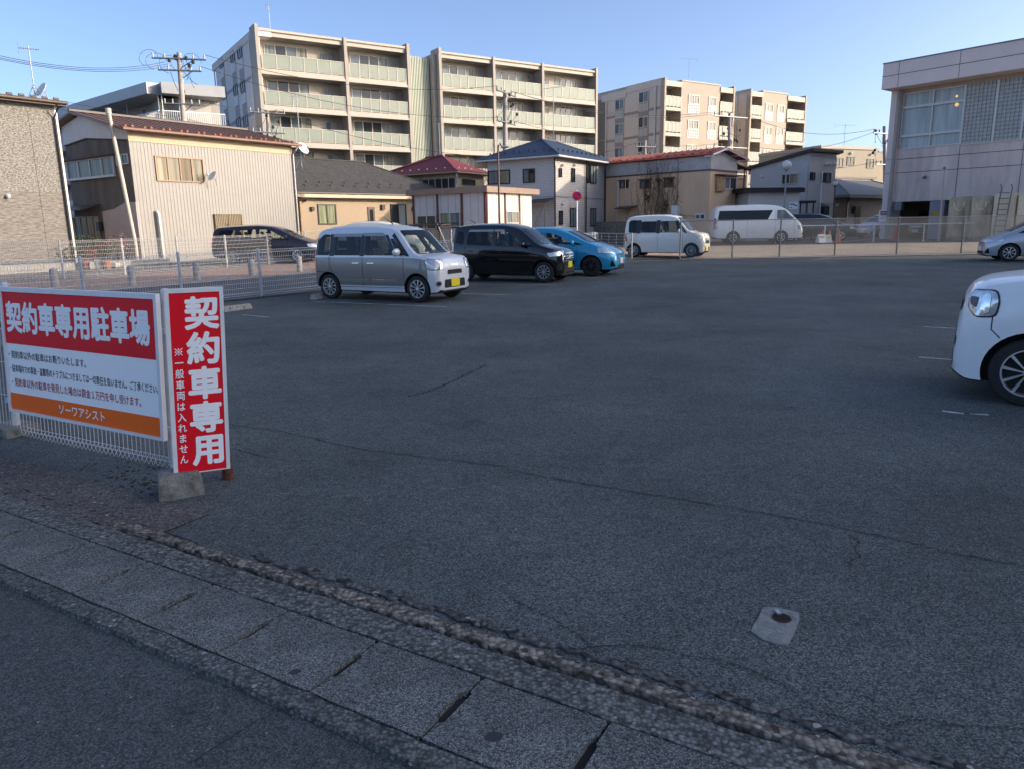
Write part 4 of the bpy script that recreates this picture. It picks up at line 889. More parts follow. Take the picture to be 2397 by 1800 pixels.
# white high-roof passenger van behind the chain link fence
loc5, az5 = place('Y6', 655, 1410, ('Y6', 75, 1415), 2.57, 1.65)
VN = dict(W=1.88, xr=-1.285, xf=1.285, rw=.33, sill=.42, tum=.13, rf=.40, kf=.6, rb=.20, crown=.03,
 top=[(-2.33,1.0),(-2.31,1.55),(-2.25,1.90),(-2.10,2.02),(-1.6,2.075),(0,2.09),(.9,2.05),(1.25,1.98),(1.50,1.86),(2.12,1.28),(2.30,1.12),(2.42,.98),(2.47,.80),(2.49,.62)],
 belt=[(-2.33,.98),(0,1.22),(1.9,1.20),(2.2,1.02),(2.49,.58)], bottom=[(-2.33,.36),(-2.1,.28),(1.9,.25),(2.4,.26),(2.49,.32)], paint=P_WHT, spokes=6, rim='rim', rr=.66)
VN['side'] = [('window', [(-2.15,1.26),(.52,1.28),(.80,1.80),(-2.06,1.80)], 'car_glass', .006, .04), ('window', [(1.02,1.32),(1.92,1.32),(1.42,1.80),(1.02,1.80)], 'g_lace', .006, .05), ('crease', [(-2.3,.72),(2.2,.72),(2.2,.735),(-2.3,.735)], 'white_metal', .004, 0)]
VN['seams'] = [[(.95,1.85),(.95,.40)],[(1.96,1.25),(1.96,.42)],[(-.55,1.24),(-.55,.40)]]
VN['handles'] = [(1.12,1.10)]; VN['mirror'] = (1.86,1.36); VN['mirror_mat'] = M['chrome']
VN['front'] = [('windscreen', [(-.80,1.28),(.80,1.28),(.70,1.84),(.64,1.90),(-.64,1.90),(-.70,1.84)], 'g_blue', .006, .06), ('grille', [(-.45,.70),(.45,.70),(.5,.92),(-.5,.92)], 'chrome', .006, .03), ('lower_grille', [(-.6,.38),(.6,.38),(.55,.52),(-.55,.52)], 'black', .006, .03)]
VN['corner'] = [(-45,'headlight',corner_poly(2.30,.76,.52,.74,.98,-45,.05),'lamp',.008,.05), (-45,'fog_lamp',corner_poly(2.38,.7,.16,.44,.56,-45),'black_paint',.008,.04)]
VN['side'].append(('tail_lamp_wrap', [(-2.33,.80),(-2.25,.80),(-2.25,1.40),(-2.32,1.40)], 'red_lamp', .008, .02)); VN['rear'] = [('tail_light', [(.78,.8),(.92,.8),(.88,1.4),(.78,1.4)], 'red_lamp', .01, .03), ('tail_light', [(-.92,.8),(-.78,.8),(-.78,1.4),(-.88,1.4)], 'red_lamp', .01, .03)]
VN['plate'] = (.58, 'white_plate')
car('passenger_van', 'large white passenger van behind the chain-link fence', 'van', loc5, az5, VN)

# silver compact at the right edge (left-facing)
p = G('Z4', 1270, 1562); d = Vector((sin(radians(292)), cos(radians(292)), 0)); lf = Vector((-d.y, d.x, 0)); c = p - d*1.275 - lf*.73
SV = dict(HB); SV.pop('see'); SV.update(W=1.70, paint=P_SILV, rim='rim', spokes=8, rw=.30, tum=.22,
 top=[(-2.0,.80),(-1.97,1.10),(-1.85,1.40),(-1.5,1.56),(-1.0,1.60),(-.4,1.60),(.15,1.54),(.45,1.45),(1.30,1.00),(1.55,.90),(1.80,.80),(1.95,.70),(2.0,.58),(2.01,.48)], belt=[(-2.0,.78),(-1.5,1.0),(0,.96),(1.1,.90),(1.6,.74),(2.01,.45)])
SV['side'] = [('window', [(-1.2,1.05),(-.30,1.02),(-.30,1.44),(-1.0,1.44)], 'car_glass', .006, .03), ('window', [(-.20,1.02),(.72,.98),(.34,1.30),(.15,1.42),(-.20,1.44)], 'car_glass', .006, .03), ('window', [(.80,.98),(1.10,.965),(.66,1.20)], 'car_glass', .006, .02)]
SV['front'] = [('windscreen', [(-.64,1.03),(.64,1.03),(.54,1.40),(.48,1.44),(-.48,1.44),(-.54,1.40)], 'car_glass', .006, .05), ('grille', [(-.35,.60),(.35,.60),(.38,.665),(-.38,.665)], 'chrome', .006, .015), ('lower_grille', [(-.50,.24),(.50,.24),(.44,.36),(-.44,.36)], 'black', .006, .03)]
SV['mirror'] = (.80,1.03)
car('compact_car', 'silver compact car cut by the right edge, in front of the chain-link fence', 'car', Vector((c.x,c.y,zg(c.y)+.018)), 292, SV)

# white kei wagon close on the right
p = G('P', 2394, 953); azs = 302.0; d = Vector((sin(radians(azs)), cos(radians(azs)), 0)); lf = Vector((-d.y, d.x, 0)); c = p - d*1.23 - lf*.65
SP = dict(KT); SP.update(cabin=(-1.45,.98), ws=(.2,1.5), paint=paint('bright_white_paint', (.82,.83,.83)), rim='rim', spokes=10, rr=.70, rw=.29, rf=.46, kf=.62, arch=.06,
 top=[(-1.665,0.900),(-1.650,1.250),(-1.600,1.550),(-1.480,1.660),(-1.200,1.710),(-0.500,1.735),(0.000,1.730),(0.450,1.660),(0.620,1.660),(1.020,1.160),(1.140,1.110),(1.382,1.075),(1.575,1.040),(1.685,0.980),(1.741,0.895),(1.782,0.700),(1.796,0.440)],
 belt=[(-1.670,.95),(0.000,1.02),(1.000,1.03),(1.258,.99),(1.575,.87),(1.796,.44)], bottom=[(-1.665,.30),(-1.400,.20),(1.327,.17),(1.658,.16),(1.796,.22)])
SP['front'] = [('windscreen', [(-.61,1.19),(.61,1.19),(.54,1.60),(.48,1.64),(-.48,1.64),(-.54,1.60)], 'car_glass', .006, .05), ('grille', [(-.40,.77),(.40,.77),(.42,.87),(-.42,.87)], 'black_paint', .008, .03), ('grille_bar', [(-.44,.805),(.44,.805),(.44,.83),(-.44,.83)], 'chrome', .016, .005), ('lower_grille', [(-.46,.27),(.46,.27),(.46,.38),(-.46,.38)], 'black_paint', .006, .04), ('mid_grille', [(-.5,.46),(.5,.46),(.5,.55),(-.5,.55)], 'black_paint', .006, .04)]
def cp2(x, y, pts, phi):
    h = x*(-sin(radians(phi))) + (-y)*cos(radians(phi)); return [(h+a, z) for a, z in pts]
SP['corner'] = [(-50,'headlight_rim',cp2(1.585,.60,[(-0.141,0.755),(0.014,0.742),(0.141,0.823),(0.158,0.927),(0.141,0.978),(-0.106,0.991),(-0.155,0.909)],-50),'black_paint',.006,.05), (-50,'headlight',cp2(1.585,.60,[(-0.131,0.767),(0.014,0.755),(0.131,0.832),(0.148,0.927),(0.131,0.967),(-0.099,0.980),(-0.144,0.905)],-50),'lamp',.012,.05),
 (-50,'headlight_bulb',cp2(1.585,.60,[(-0.092,0.789),(-0.022,0.789),(-0.014,0.952),(-0.084,0.952)],-50),'chrome',.018,.04), (-50,'headlight_reflector',cp2(1.585,.60,[(0.028,0.823),(0.106,0.858),(0.120,0.918),(0.028,0.918)],-50),'rim_dark',.018,.02)]
SP['seams'] = [[(1.53,.77),(1.53,.65),(1.46,.58)],[(.86,1.0),(.86,.26)],[(-.20,1.0),(-.20,.26)]]
SP['boxes'] = [('cowl', (.98,1.06,-.55,.55,1.135,1.15), 'black')]
SP.pop('plate', None); SP.pop('aerial', None)
car('kei_wagon', 'bright white kei wagon close to the camera, cut by the right edge', 'car', Vector((c.x,c.y,.018)), azs, SP)

# dark minivan behind the second fence, dark car behind the van, cars at the hall
locm, azm = place('P', 698.6, 607, ('P', 550.5, 613), 2.72, 1.48)
MV = dict(W=1.745, xr=-1.36, xf=1.36, rw=.315, sill=.34, tum=.25, rf=.55, kf=.55, rb=.25, crown=.025,
 top=[(-2.28,.85),(-2.25,1.1),(-2.15,1.40),(-1.95,1.52),(-1.2,1.575),(-.4,1.59),(.2,1.54),(.55,1.44),(1.45,1.02),(1.75,.92),(2.10,.78),(2.24,.66),(2.28,.5)],
 belt=[(-2.28,.83),(-1.8,1.05),(0,.98),(1.3,.92),(1.9,.74),(2.28,.47)], paint=P_PURP, spokes=10, rim='rim', rr=.68)
MV['side'] = [('window', [(-2.02,1.12),(-1.28,1.08),(-1.22,1.40),(-1.85,1.40)], 'tint_clear', .006, .03), ('window', [(-1.15,1.07),(-.35,1.04),(-.35,1.42),(-1.02,1.42)], 'tint_clear', .006, .05), ('window', [(-.22,1.04),(.95,1.0),(.35,1.32),(.10,1.41),(-.22,1.42)], 'tint_clear', .006, .05)]
MV['seams'] = [[(-.28,1.45),(-.27,.3)],[(1.0,1.0),(.95,.3)]]; MV['mirror'] = (.95,1.07)
MV.update(see=(.0,-.95), cabin=(-2.0,1.25), ws=(.2,2.0)); MV['front'] = [('windscreen', [(-.64,1.06),(.64,1.06),(.54,1.40),(-.54,1.40)], 'tint_clear', .006, .05), ('grille', [(-.35,.56),(.35,.56),(.38,.64),(-.38,.64)], 'chrome', .006, .015)]
MV['corner'] = [(-48,'headlight',corner_poly(1.98,.66,.55,.66,.80,-48,.05),'lamp',.008,.04)]
MV['rear'] = [('tail_light', [(.55,.9),(.78,.9),(.74,1.1),(.55,1.1)], 'red_lamp', .01, .03), ('tail_light', [(-.78,.9),(-.55,.9),(-.55,1.1),(-.74,1.1)], 'red_lamp', .01, .03)]
MV['side'].append(('tail_lamp_wrap', [(-2.26,.9),(-2.08,.92),(-2.10,1.08),(-2.22,1.12)], 'red_lamp', .008, .02)); MV['aerial'] = (-1.75, .22)
car('minivan', 'dark plum minivan behind the white mesh fence in front of the corrugated house', 'car', locm, azm, MV)
DC = dict(MV); DC.pop('see'); DC['paint'] = P_BLK
p = DY('Y6', 1060, 1300, 44.5); car('minivan', 'black car half hidden behind the nose of the white passenger van', 'car', Vector((p.x,p.y,.51)), 104, DC)
HC2 = dict(SV); HC2['paint'] = P_SILV
p = DY('Y6', 1770, 1240, 50); car('compact_car', 'pale silver car partly hidden behind the left pillar of the pink hall', 'car', Vector((p.x+1.2,p.y+.6,.51)), 250, HC2)
SU = dict(KT); SU.pop('see'); SU.update(paint=P_BLK, W=1.8, xr=-1.35, xf=1.35, rw=.34, top=[(x*1.30, z*1.0) for x, z in KT['top']], belt=[(x*1.3, z) for x, z in KT['belt']], bottom=[(x*1.3, z) for x, z in KT['bottom']])
SU['side'] = [(n_, [(x*1.3, z) for x, z in q_], mk, o_, r_) for n_, q_, mk, o_, r_ in KT['side']]; SU['seams'] = []; SU['handles'] = []; SU['corner'] = [(-42,'headlight',corner_poly(2.10,.72,.5,.78,.92,-42,.04),'lamp',.008,.05)]
SU['mirror'] = (1.0,1.1); SU['plate'] = (.45,'white_plate'); SU.pop('aerial')
p = DY('Z4', 668, 1320, 49.3); car('sport_utility_car', 'dark car parked in the covered bay under the pink hall', 'car', Vector((p.x,p.y,.51)), 205, SU)
WH = dict(SV); WH['paint'] = P_IVORY
p = DY('Y3', 1270, 1150, 33.5); car('compact_car', 'white car mostly hidden behind the roof of the grey van', 'car', Vector((p.x,p.y,zg(p.y)+.03)), 100, WH)
# ---------------------------------------------------------------- buildings
ZB = -.2     # walls run down into the ground
def H(F, u, b, z):   # point in a house frame: u along the front, b into the depth
    return F.at(u, z, -b)
def roof_poly(m, pts, th=.12): m.slab(pts, th)
def body(F, u0, u1, b0, b1, z0, z1, mat, parent, name='wall'):
    return MB().fbox(F, u0, u1, z0, z1, -b1, -b0).build(name, mat, parent)
def hip(F, u0, u1, b0, b1, ze, ur0, ur1, br0, br1, zr, mat, parent, th=.14, trim='dark_metal'):
    """hip or gable roof: eave rectangle and ridge from (ur0,br0) to (ur1,br1)"""
    a, b, c, d = H(F,u0,b0,ze), H(F,u1,b0,ze), H(F,u1,b1,ze), H(F,u0,b1,ze)
    r, s = H(F,ur0,br0,zr), H(F,ur1,br1,zr)
    m = MB(); lo = [p-Vector((0,0,th)) for p in (a,b,c,d)]
    m.add([a,b,c,d,r,s]+lo, [(0,1,5,4),(1,2,5),(2,3,4,5),(3,0,4),(6,7,1,0),(7,8,2,1),(8,9,3,2),(9,6,0,3),(9,8,7,6)])
    o = m.build('roof', mat, parent)
    q = MB()
    for p1, p2 in ((a,r),(b,s),(c,s),(d,r)):
        if (p1-p2).length > .2: q.tube([p1+Vector((0,0,.01)), p2+Vector((0,0,.02))], .05, 5)
    if (r-s).length > .1: q.tube([r+Vector((0,0,.02)), s+Vector((0,0,.02))], .06, 5)
    q.build('ridge_cap', mat, o)
    g = MB(); e = .05
    for p1, p2 in ((lo[0],lo[1]),(lo[1],lo[2]),(lo[3],lo[0])):
        g.tube([p1+Vector((0,0,.02)), p2+Vector((0,0,.02))], .065, 6)
    g.build('gutter', M[trim], o, smooth=True)
    return o
def guards(m, p, q, n, slope=Vector((0,0,0)), s=.05):
    """small snow guards on a roof"""
    for i in range(n):
        c = p.lerp(q, (i+.5)/n); m.box(c.x-s, c.x+s, c.y-s, c.y+s, c.z, c.z+s*1.6)
def hood(F, u, z, parent, r=.09):
    m = MB(); c = F.at(u, z, .0); m.tube([F.at(u,z,-.02), F.at(u,z,.10), F.at(u,z-.05,.17)], [r, r, r*.7], 10); m.build('vent_hood', M['white_metal'], parent, smooth=True)
def dish(p, az, el, r, parent=None, name='satellite_dish', label=None):
    m = MB(); d = Vector((sin(radians(az))*cos(radians(el)), cos(radians(az))*cos(radians(el)), sin(radians(el))))
    a = d.cross(Vector((0,0,1))).normalized(); b = a.cross(d); vs = []; n = 24; k = 5
    for side in (0, 1):
        for j in range(k+1):
            rr = r*j/k
            for i in range(n):
                t = 2*pi*i/n; vs.append(p + (a*cos(t)+b*sin(t))*rr + d*(rr*rr/r*.28 - side*.012))
    fs = []
    for s_ in (0, 1):
        o = s_*(k+1)*n
        for j in range(k):
            for i in range(n): fs.append((o+j*n+i, o+j*n+(i+1) % n, o+(j+1)*n+(i+1) % n, o+(j+1)*n+i))
    fs += [(k*n+i, k*n+(i+1) % n, (k+1)*n+k*n+(i+1) % n, (k+1)*n+k*n+i) for i in range(n)]
    m.add(vs, fs)
    t = thing(name, label, 'satellite dish', p) if label else None
    o = m.build('dish' if t else 'satellite_dish', M['white_metal'], t or parent, smooth=True)
    q = MB(); f = p + d*r*1.25 - b*r*.35; q.tube([p-b*r*.95+d*.1*r, p-b*r*.8+d*.7*r, f], .012, 5); q.tube([f, f-d*.10], .035, 8); q.tube([p, p-d*.14, p-d*.2-Vector((0,0,.28))], .022, 6)
    q.build('arm', M['grey_metal'], t or o)
    return t or o
def antenna(p, h, az, label, n=9, L=1.1, brace=True):
    t = thing('tv_antenna', label, 'antenna', p); m = MB(); m.tube([p, p+Vector((0,0,h))], .022, 6)
    if brace:
        for k in range(4):
            a = k*pi/2+.4; m.tube([p+Vector((.35*cos(a),.35*sin(a),-.15)), p+Vector((0,0,.55))], .012, 4)
    m.build('mast', M['grey_metal'], t)
    d = Vector((sin(radians(az)), cos(radians(az)), 0)); s = Vector((d.y, -d.x, 0)); q = MB(); c = p+Vector((0,0,h-.1))
    q.tube([c-d*L*.5, c+d*L*.5], .014, 4)
    for i in range(n):
        b = c + d*(L*(i/(n-1)-.5)); w = .16+.08*(1-i/(n-1)); q.tube([b-s*w, b+s*w], .007, 4)
    for zz in (-.16,.16): q.tube([c-d*L*.5+Vector((0,0,zz))-s*.22, c-d*L*.5+Vector((0,0,zz))+s*.22], .007, 4)
    q.build('elements', M['grey_metal'], t); return t
def ribs(m, F, u0, u1, z0, z1, pitch, d=.02, wd=.5, d0=0):
    n = max(1, int((u1-u0)/pitch)); p = (u1-u0)/n
    for i in range(n): m.fbox(F, u0+i*p, u0+i*p+p*wd, z0, z1, d0-.004, d0+d)

# ---- stone-clad house at the left edge
F = Face(*G('P',139,617).xy, 37)
t = thing('stone_house', 'stone-clad house cut by the left edge, pale rough cladding above and thin grey courses below', 'house', F.at(-3, 0))
uc = F.uz('P',150,430)[0]; ze = F.uz('Z1',330,690)[1]; zm = F.uz('Z1',220,1245)[1]
MS1 = speckmat('cladding_rough', (.36,.34,.30), (.115,.107,.095), 37, 13, 27, .42, .57)
MS2 = speckmat('cladding_courses', (.31,.28,.25), (.14,.125,.11), 37, 4, 30, .40, .60)
body(F, -12, uc, 0, 6, zm, ze, MS1, t, 'upper_wall'); body(F, -12, uc, 0, 6, F.uz('Y1',0,1385)[1], zm-.002, MS2, t, 'lower_wall')
body(F, -12, uc+.02, -.03, 6, ZB, F.uz('Y1',0,1387)[1]-.005, M['concrete'], t, 'plinth')
m = MB(); m.fbox(F, -12, uc+.35, ze, ze+.14, -6.4, .38); m.slab([F.at(-12,ze+.45,-3), F.at(uc+.35,ze+.45,-3), F.at(uc+.35,ze+.20,.42), F.at(-12,ze+.20,.42)], .06); o = m.build('roof', M['brown'], t)
m = MB(); m.tube([F.at(-12,ze+.12,.45), F.at(uc+.38,ze+.12,.45)], .065, 8); m.build('gutter', M['brown'], o, smooth=True)
for k in range(9): u = uc-.1-.42*k; MB().tube([F.at(u,ze+.25,.33), F.at(u+.2,ze+.25,.33)], .055, 6).build('snow_guard', M['dark_metal'], o)
pipe([F.at(uc-.03,ze+.08,.42), F.at(uc-.03,ze-.12,.42), F.at(uc-.05,ze-.42,.07), F.at(uc-.05,.2,.07)], .045, 'dark_metal', t); m = MB(); m.fbox(F, uc-.005, uc+.10, ZB, ze, -.12, .012); m.build('corner_trim', M['alu'], t)
m = MB(); m.fbox(F, uc-1.0, uc-.985, .6, ze-.3, .001, .006); m.build('joint', M['dark_metal'], t)
hood(F, F.uz('Z1',48,1270)[0], F.uz('Z1',48,1270)[1], t, .08)
b_ = F.at(F.uz('Z1',285,650)[0], ze+.45, -.6); tp = F.uz('Z1',245,425)
antenna(F.at(F.uz('Z1',285,655)[0]-.1, ze+.3, -.5), 2.0, 60, 'tall television antenna on the roof of the stone-clad house', L=.7)
dish(F.at(F.uz('Z1',303,620)[0], ze+.62, -.3), 212, 30, .31, label='white satellite dish on the roof edge of the stone-clad house')

# ---- corrugated house with brown roof
F = Face(*G('P',515.6,600).xy, 36); uc = F.uz('Z1',860,1150)[0]; o_ = F.at(uc, 0); F = Face(o_.x, o_.y, 36)
t = thing('corrugated_house', 'two-storey house with pale ribbed metal siding and a brown metal roof', 'house', F.at(4, 0))
ur = .5*(F.uz('Z1',1880,950)[0]+F.uz('Y2',1235,1000)[0]); ze = F.uz('Z1',825,840)[1]; zc = F.uz('Z1',830,915)[1]
Gf = Face(o_.x, o_.y, -54); ug, zp = Gf.uz('Z1',510,735); zl = Gf.uz('Z1',385,812)[1]; ul = Gf.uz('Z1',385,812)[0]; dp = ul-.25
MC = pm('ribbed_siding', (.295,.277,.252), .55, 0, .05, 1.5); MCB = pm('cream_fascia', (.50,.41,.27), .7, 0, .06, 2)
body(F, .02, ur, .02, dp, ZB, ze-.05, pm('mortar_grey', (.16,.142,.125), .9, 0, .3, 1.6, .3, 20, streak=.35), t, 'core_wall')
m = MB(); m.fbox(F, 0, ur, ZB, zc, -.018, 0); ribs(m, F, 0, ur, ZB, zc, .165, .011, .5, 0); m.build('ribbed_siding', MC, t)
m = MB(); m.fbox(F, -.02, ur, zc+.004, ze, -.018, .035); m.build('fascia_band', MCB, t)
# gable: pale upper part, dark mortar below
k1 = Gf.uz('Y1',1040,375)[1]; k2 = Gf.uz('Y1',700,365)[1]; k3 = Gf.uz('Y1',505,428)[1]; u2 = Gf.uz('Y1',700,365)[0]
MW = pm('plaster_white', (.76,.73,.70), .85, 0, .08, 2)
m = MB(); m.fprism(Gf, [(0,k1),(u2,k2),(dp+.02,k3),(dp+.02,zl-.12),(ug,zp-.12),(0,ze-.02)], .025, -.3); m.build('gable_wall', MW, t)
m = MB(); m.tube([Gf.at(0,k1,.03), Gf.at(u2,k2,.03), Gf.at(dp,k3,.03)], .03, 5); m.build('gable_trim', M['brown'], t)
m = MB(); pk = [Gf.uz('Y1',*q) for q in ((830,955),(925,935),(1020,880),(1095,878),(1140,1180))]
m.fprism(Gf, [(pk[0][0],ZB),(pk[0][0],pk[0][1]),pk[1],pk[2],(-.01,pk[3][1]),(-.01,ZB)], .022, -.1); m.build('lower_wall', pm('plaster_pink', (.58,.49,.46), .85, 0, .1, 2), t)
r = Gf.rect('Y1',540,535,940,695); u0, z1 = Gf.uz('Y1',540,545); u1, z0 = Gf.uz('Y1',940,665); zz1 = Gf.uz('Y1',920,510)[1]; zz0 = Gf.uz('Y1',560,700)[1]
window(Gf, (min(u0,u1), max(u0,u1), .5*(z0+zz0), .5*(z1+zz1)), t, 'alu', ('g_lace','g_lace'), 4, .06, .07, sill=True)
m = MB(); m.fbox(Gf, min(u0,u1)-.05, max(u0,u1)+.1, zz1+.03, zz1+.09, .002, .14); m.build('window_hood', M['rust'], t)
r = Gf.rect('Y1',985,492,1045,570); window(Gf, r, t, 'alu', 'g_dark', 1, .05, .05)
m = MB(); m.fbox(Gf, r[1], r[1]+.5, r[2]-.02, r[3]-.05, .002, .05); m.build('shutter_box', M['alu'], t)
# lattice door under a small canopy
r = Gf.rect('Y1',600,1000,825,1188); r = (r[0], r[1], ZB+.3, r[3])
window(Gf, r, t, 'tan_frame', ('g_cream','g_lace'), 4, .05, .06, name='sliding_door')
m = MB(); q0 = r[1]+.3; m.slab([Gf.at(r[0]-.3,r[3]+.55,.02), Gf.at(q0+.8,r[3]+.55,.02), Gf.at(q0+.8,r[3]+.3,.9), Gf.at(r[0]-.3,r[3]+.3,.9)], .05); m.build('canopy', M['brown'], t)
r = Gf.rect('Y1',808,1040,842,1112); m = MB(); m.fbox(Gf, r[0], r[1], r[2], r[3], .025, .2); m.build('meter_box', M['dark_metal'], t)
# roof
oh = .45; sl = (zp-ze)/ug; fe = ze-.02+.06
a = [H(F,-oh,-.42,ze-.42*sl+.1), H(F,ur+.35,-.42,ze-.42*sl+.1), H(F,ur+.35,ug,zp+.04), H(F,-oh,ug,zp+.04)]
bk = [H(F,-oh,ug,zp+.04), H(F,ur+.35,ug,zp+.04), H(F,ur+.35,dp+.4,zl-.1), H(F,-oh,dp+.4,zl-.1)]
MRB = pm('roof_brown', (.20,.105,.07), .45, .1, .12, 3)
m = MB(); m.slab(a, .09); m.slab(bk, .09); o = m.build('roof', MRB, t)
m = MB(); n = int((ur+.8)/.42)
for i in range(n+1):
    w = i/n; p, q = a[0].lerp(a[1], w), a[3].lerp(a[2], w); m.tube([p+Vector((0,0,.03)), q+Vector((0,0,.015))], .016, 4)
m.tube([a[3]+Vector((0,0,.05)), a[2]+Vector((0,0,.05))], .09, 6); m.build('standing_seams', pm('roof_seam', (.055,.034,.028), .5), o)
blocks([a[0].lerp(a[1], (i+.5)/22).lerp(a[3].lerp(a[2], (i+.5)/22), .07+.05*(i % 2)) for i in range(22)], .13, .10, .10, pm('roof_guard', (.24,.11,.07), .6), o)
m = MB(); m.tube([a[0]-Vector((0,0,.02))+F.n*.06, a[1]-Vector((0,0,.02))+F.n*.06], .075, 8); m.build('gutter', pm('gutter_brown', (.20,.10,.07), .5), o, smooth=True)
pipe([F.at(ur+.1,ze-.1,.42), F.at(ur+.05,ze-.3,.3), F.at(ur+.03,ze-.5,.08), F.at(ur+.03,.2,.08)], .04, 'alu', t)
r = F.rect('Z1',995,1010,1325,1187); window(F, r, t, 'tan_frame', ('g_cream','g_cream2','g_brown','g_cream2'), 4, .05, .07)
r = F.rect('Z1',1378,1388,1572,1535); r = (r[0], r[1], r[2]-.15, r[3]); window(F, r, t, 'tan_frame', 'g_cream', 2, .05, .05, off=.035)
m = MB()
for i in range(17): u = r[0]+(r[1]-r[0])*(i+.5)/17; m.fbox(F, u-.022, u+.022, r[2], r[3], .10, .13)
for z in (r[2]+.02, r[3]-.06): m.fbox(F, r[0], r[1], z, z+.04, .085, .10)
m.build('window_bars', pm('bars_bronze', (.20,.15,.08), .5), t)
u, z = F.uz('Z1',1012,1375); pipe([F.at(u+.02,.3,.16), F.at(u,z-.1,.16), F.at(u-.02,z,.12), F.at(u-.05,z+.02,-.02)], .075, 'alu', t, 'vent_pipe')
u, z = F.uz('Z1',1345,1150); dish(F.at(u,z,.45), 215, 35, .27, label='satellite dish on the front wall of the corrugated house beside its window')
u0, z0 = Gf.uz('Z1',875,1550); u1, z1 = Gf.uz('Z1',700,705)
tt = thing('flue_pipe', 'tall cream flue pipe standing against the gable of the corrugated house', 'pipe', Gf.at(.35,0,.5)); Fp = Gf.back(-.5)
ua, za = Fp.uz('Z1',872,1550); ub, zb = Fp.uz('Z1',702,725)
m = MB(); m.tube([Fp.at(ua,.1), Fp.at(ua+.02,za), Fp.at(ub,zb)], .085, 12); m.build('flue', pm('flue_cream', (.50,.44,.36), .6), tt, smooth=True)
m = MB(); m.tube([Fp.at(ub,zb-.1), Fp.at(ub,zb+.14)], .12, 12); m.build('cap', pm('flue_cream'), tt, smooth=True)

# ---- long white building with open galleries behind
Yg = 55; F = FD('Z1',1045,700,Yg,57.4); g = Face(F.o.x, F.o.y, -50)
t = thing('gallery_building', 'long white apartment building with open galleries and a grey roof edge, behind the corrugated house', 'building', F.at(0,0))
zr = F.uz('Z1',1045,545)[1]
gr = [g.uz('Z1',*q) for q in ((370,680),(1045,545),(1045,580))]
zs_ = gr[2][1]
ur = F.uz('Z1',1420,600)[0]
MGW = pm('gallery_white', (.34,.325,.30), .8, 0, .06, 1); MGR = pm('gallery_roof', (.33,.34,.35), .5, .2, .08, 1)
for Fx, L in ((F, ur+.2), (g, 26)):
    m = MB(); dg_ = 9 if Fx is F else min(9, ur-.3); m.fbox(Fx, .0, L, zr-.75, zr, -dg_, .9); m.build('roof', MGR, t)
    m = MB(); m.fbox(Fx, .0, L, ZB, zr-.76, -dg_, -1.3); m.build('wall', MGW, t)
    for k in range(3):
        zf = zr-2.95-2.8*k
        m = MB(); m.fbox(Fx, .0, L, zf-.3, zf, -1.3, .3); m.build('gallery_floor', MGW, t)
        m = MB(); n = int(L/.14)
        for i in range(n+1): m.fbox(Fx, i*.14, i*.14+.03, zf, zf+1.1, .2, .23)
        m.fbox(Fx, 0, L, zf+1.1, zf+1.16, .18, .25); m.build('gallery_railing', M['white_metal'], t)
        for j in range(int(L/4)):
            window(Fx.back(1.3), (j*4+1, j*4+1.8, zf+.02, zf+2.0), t, 'alu', 'g_lace', 1, name='door')
    m = MB()
    for j in range(int(L/5)+1): m.tube([Fx.at(.05+j*5,1,.15), Fx.at(.05+j*5,zr-.7,.15)], .05, 6)
    m.build('gallery_post', M['grey_metal'], t)

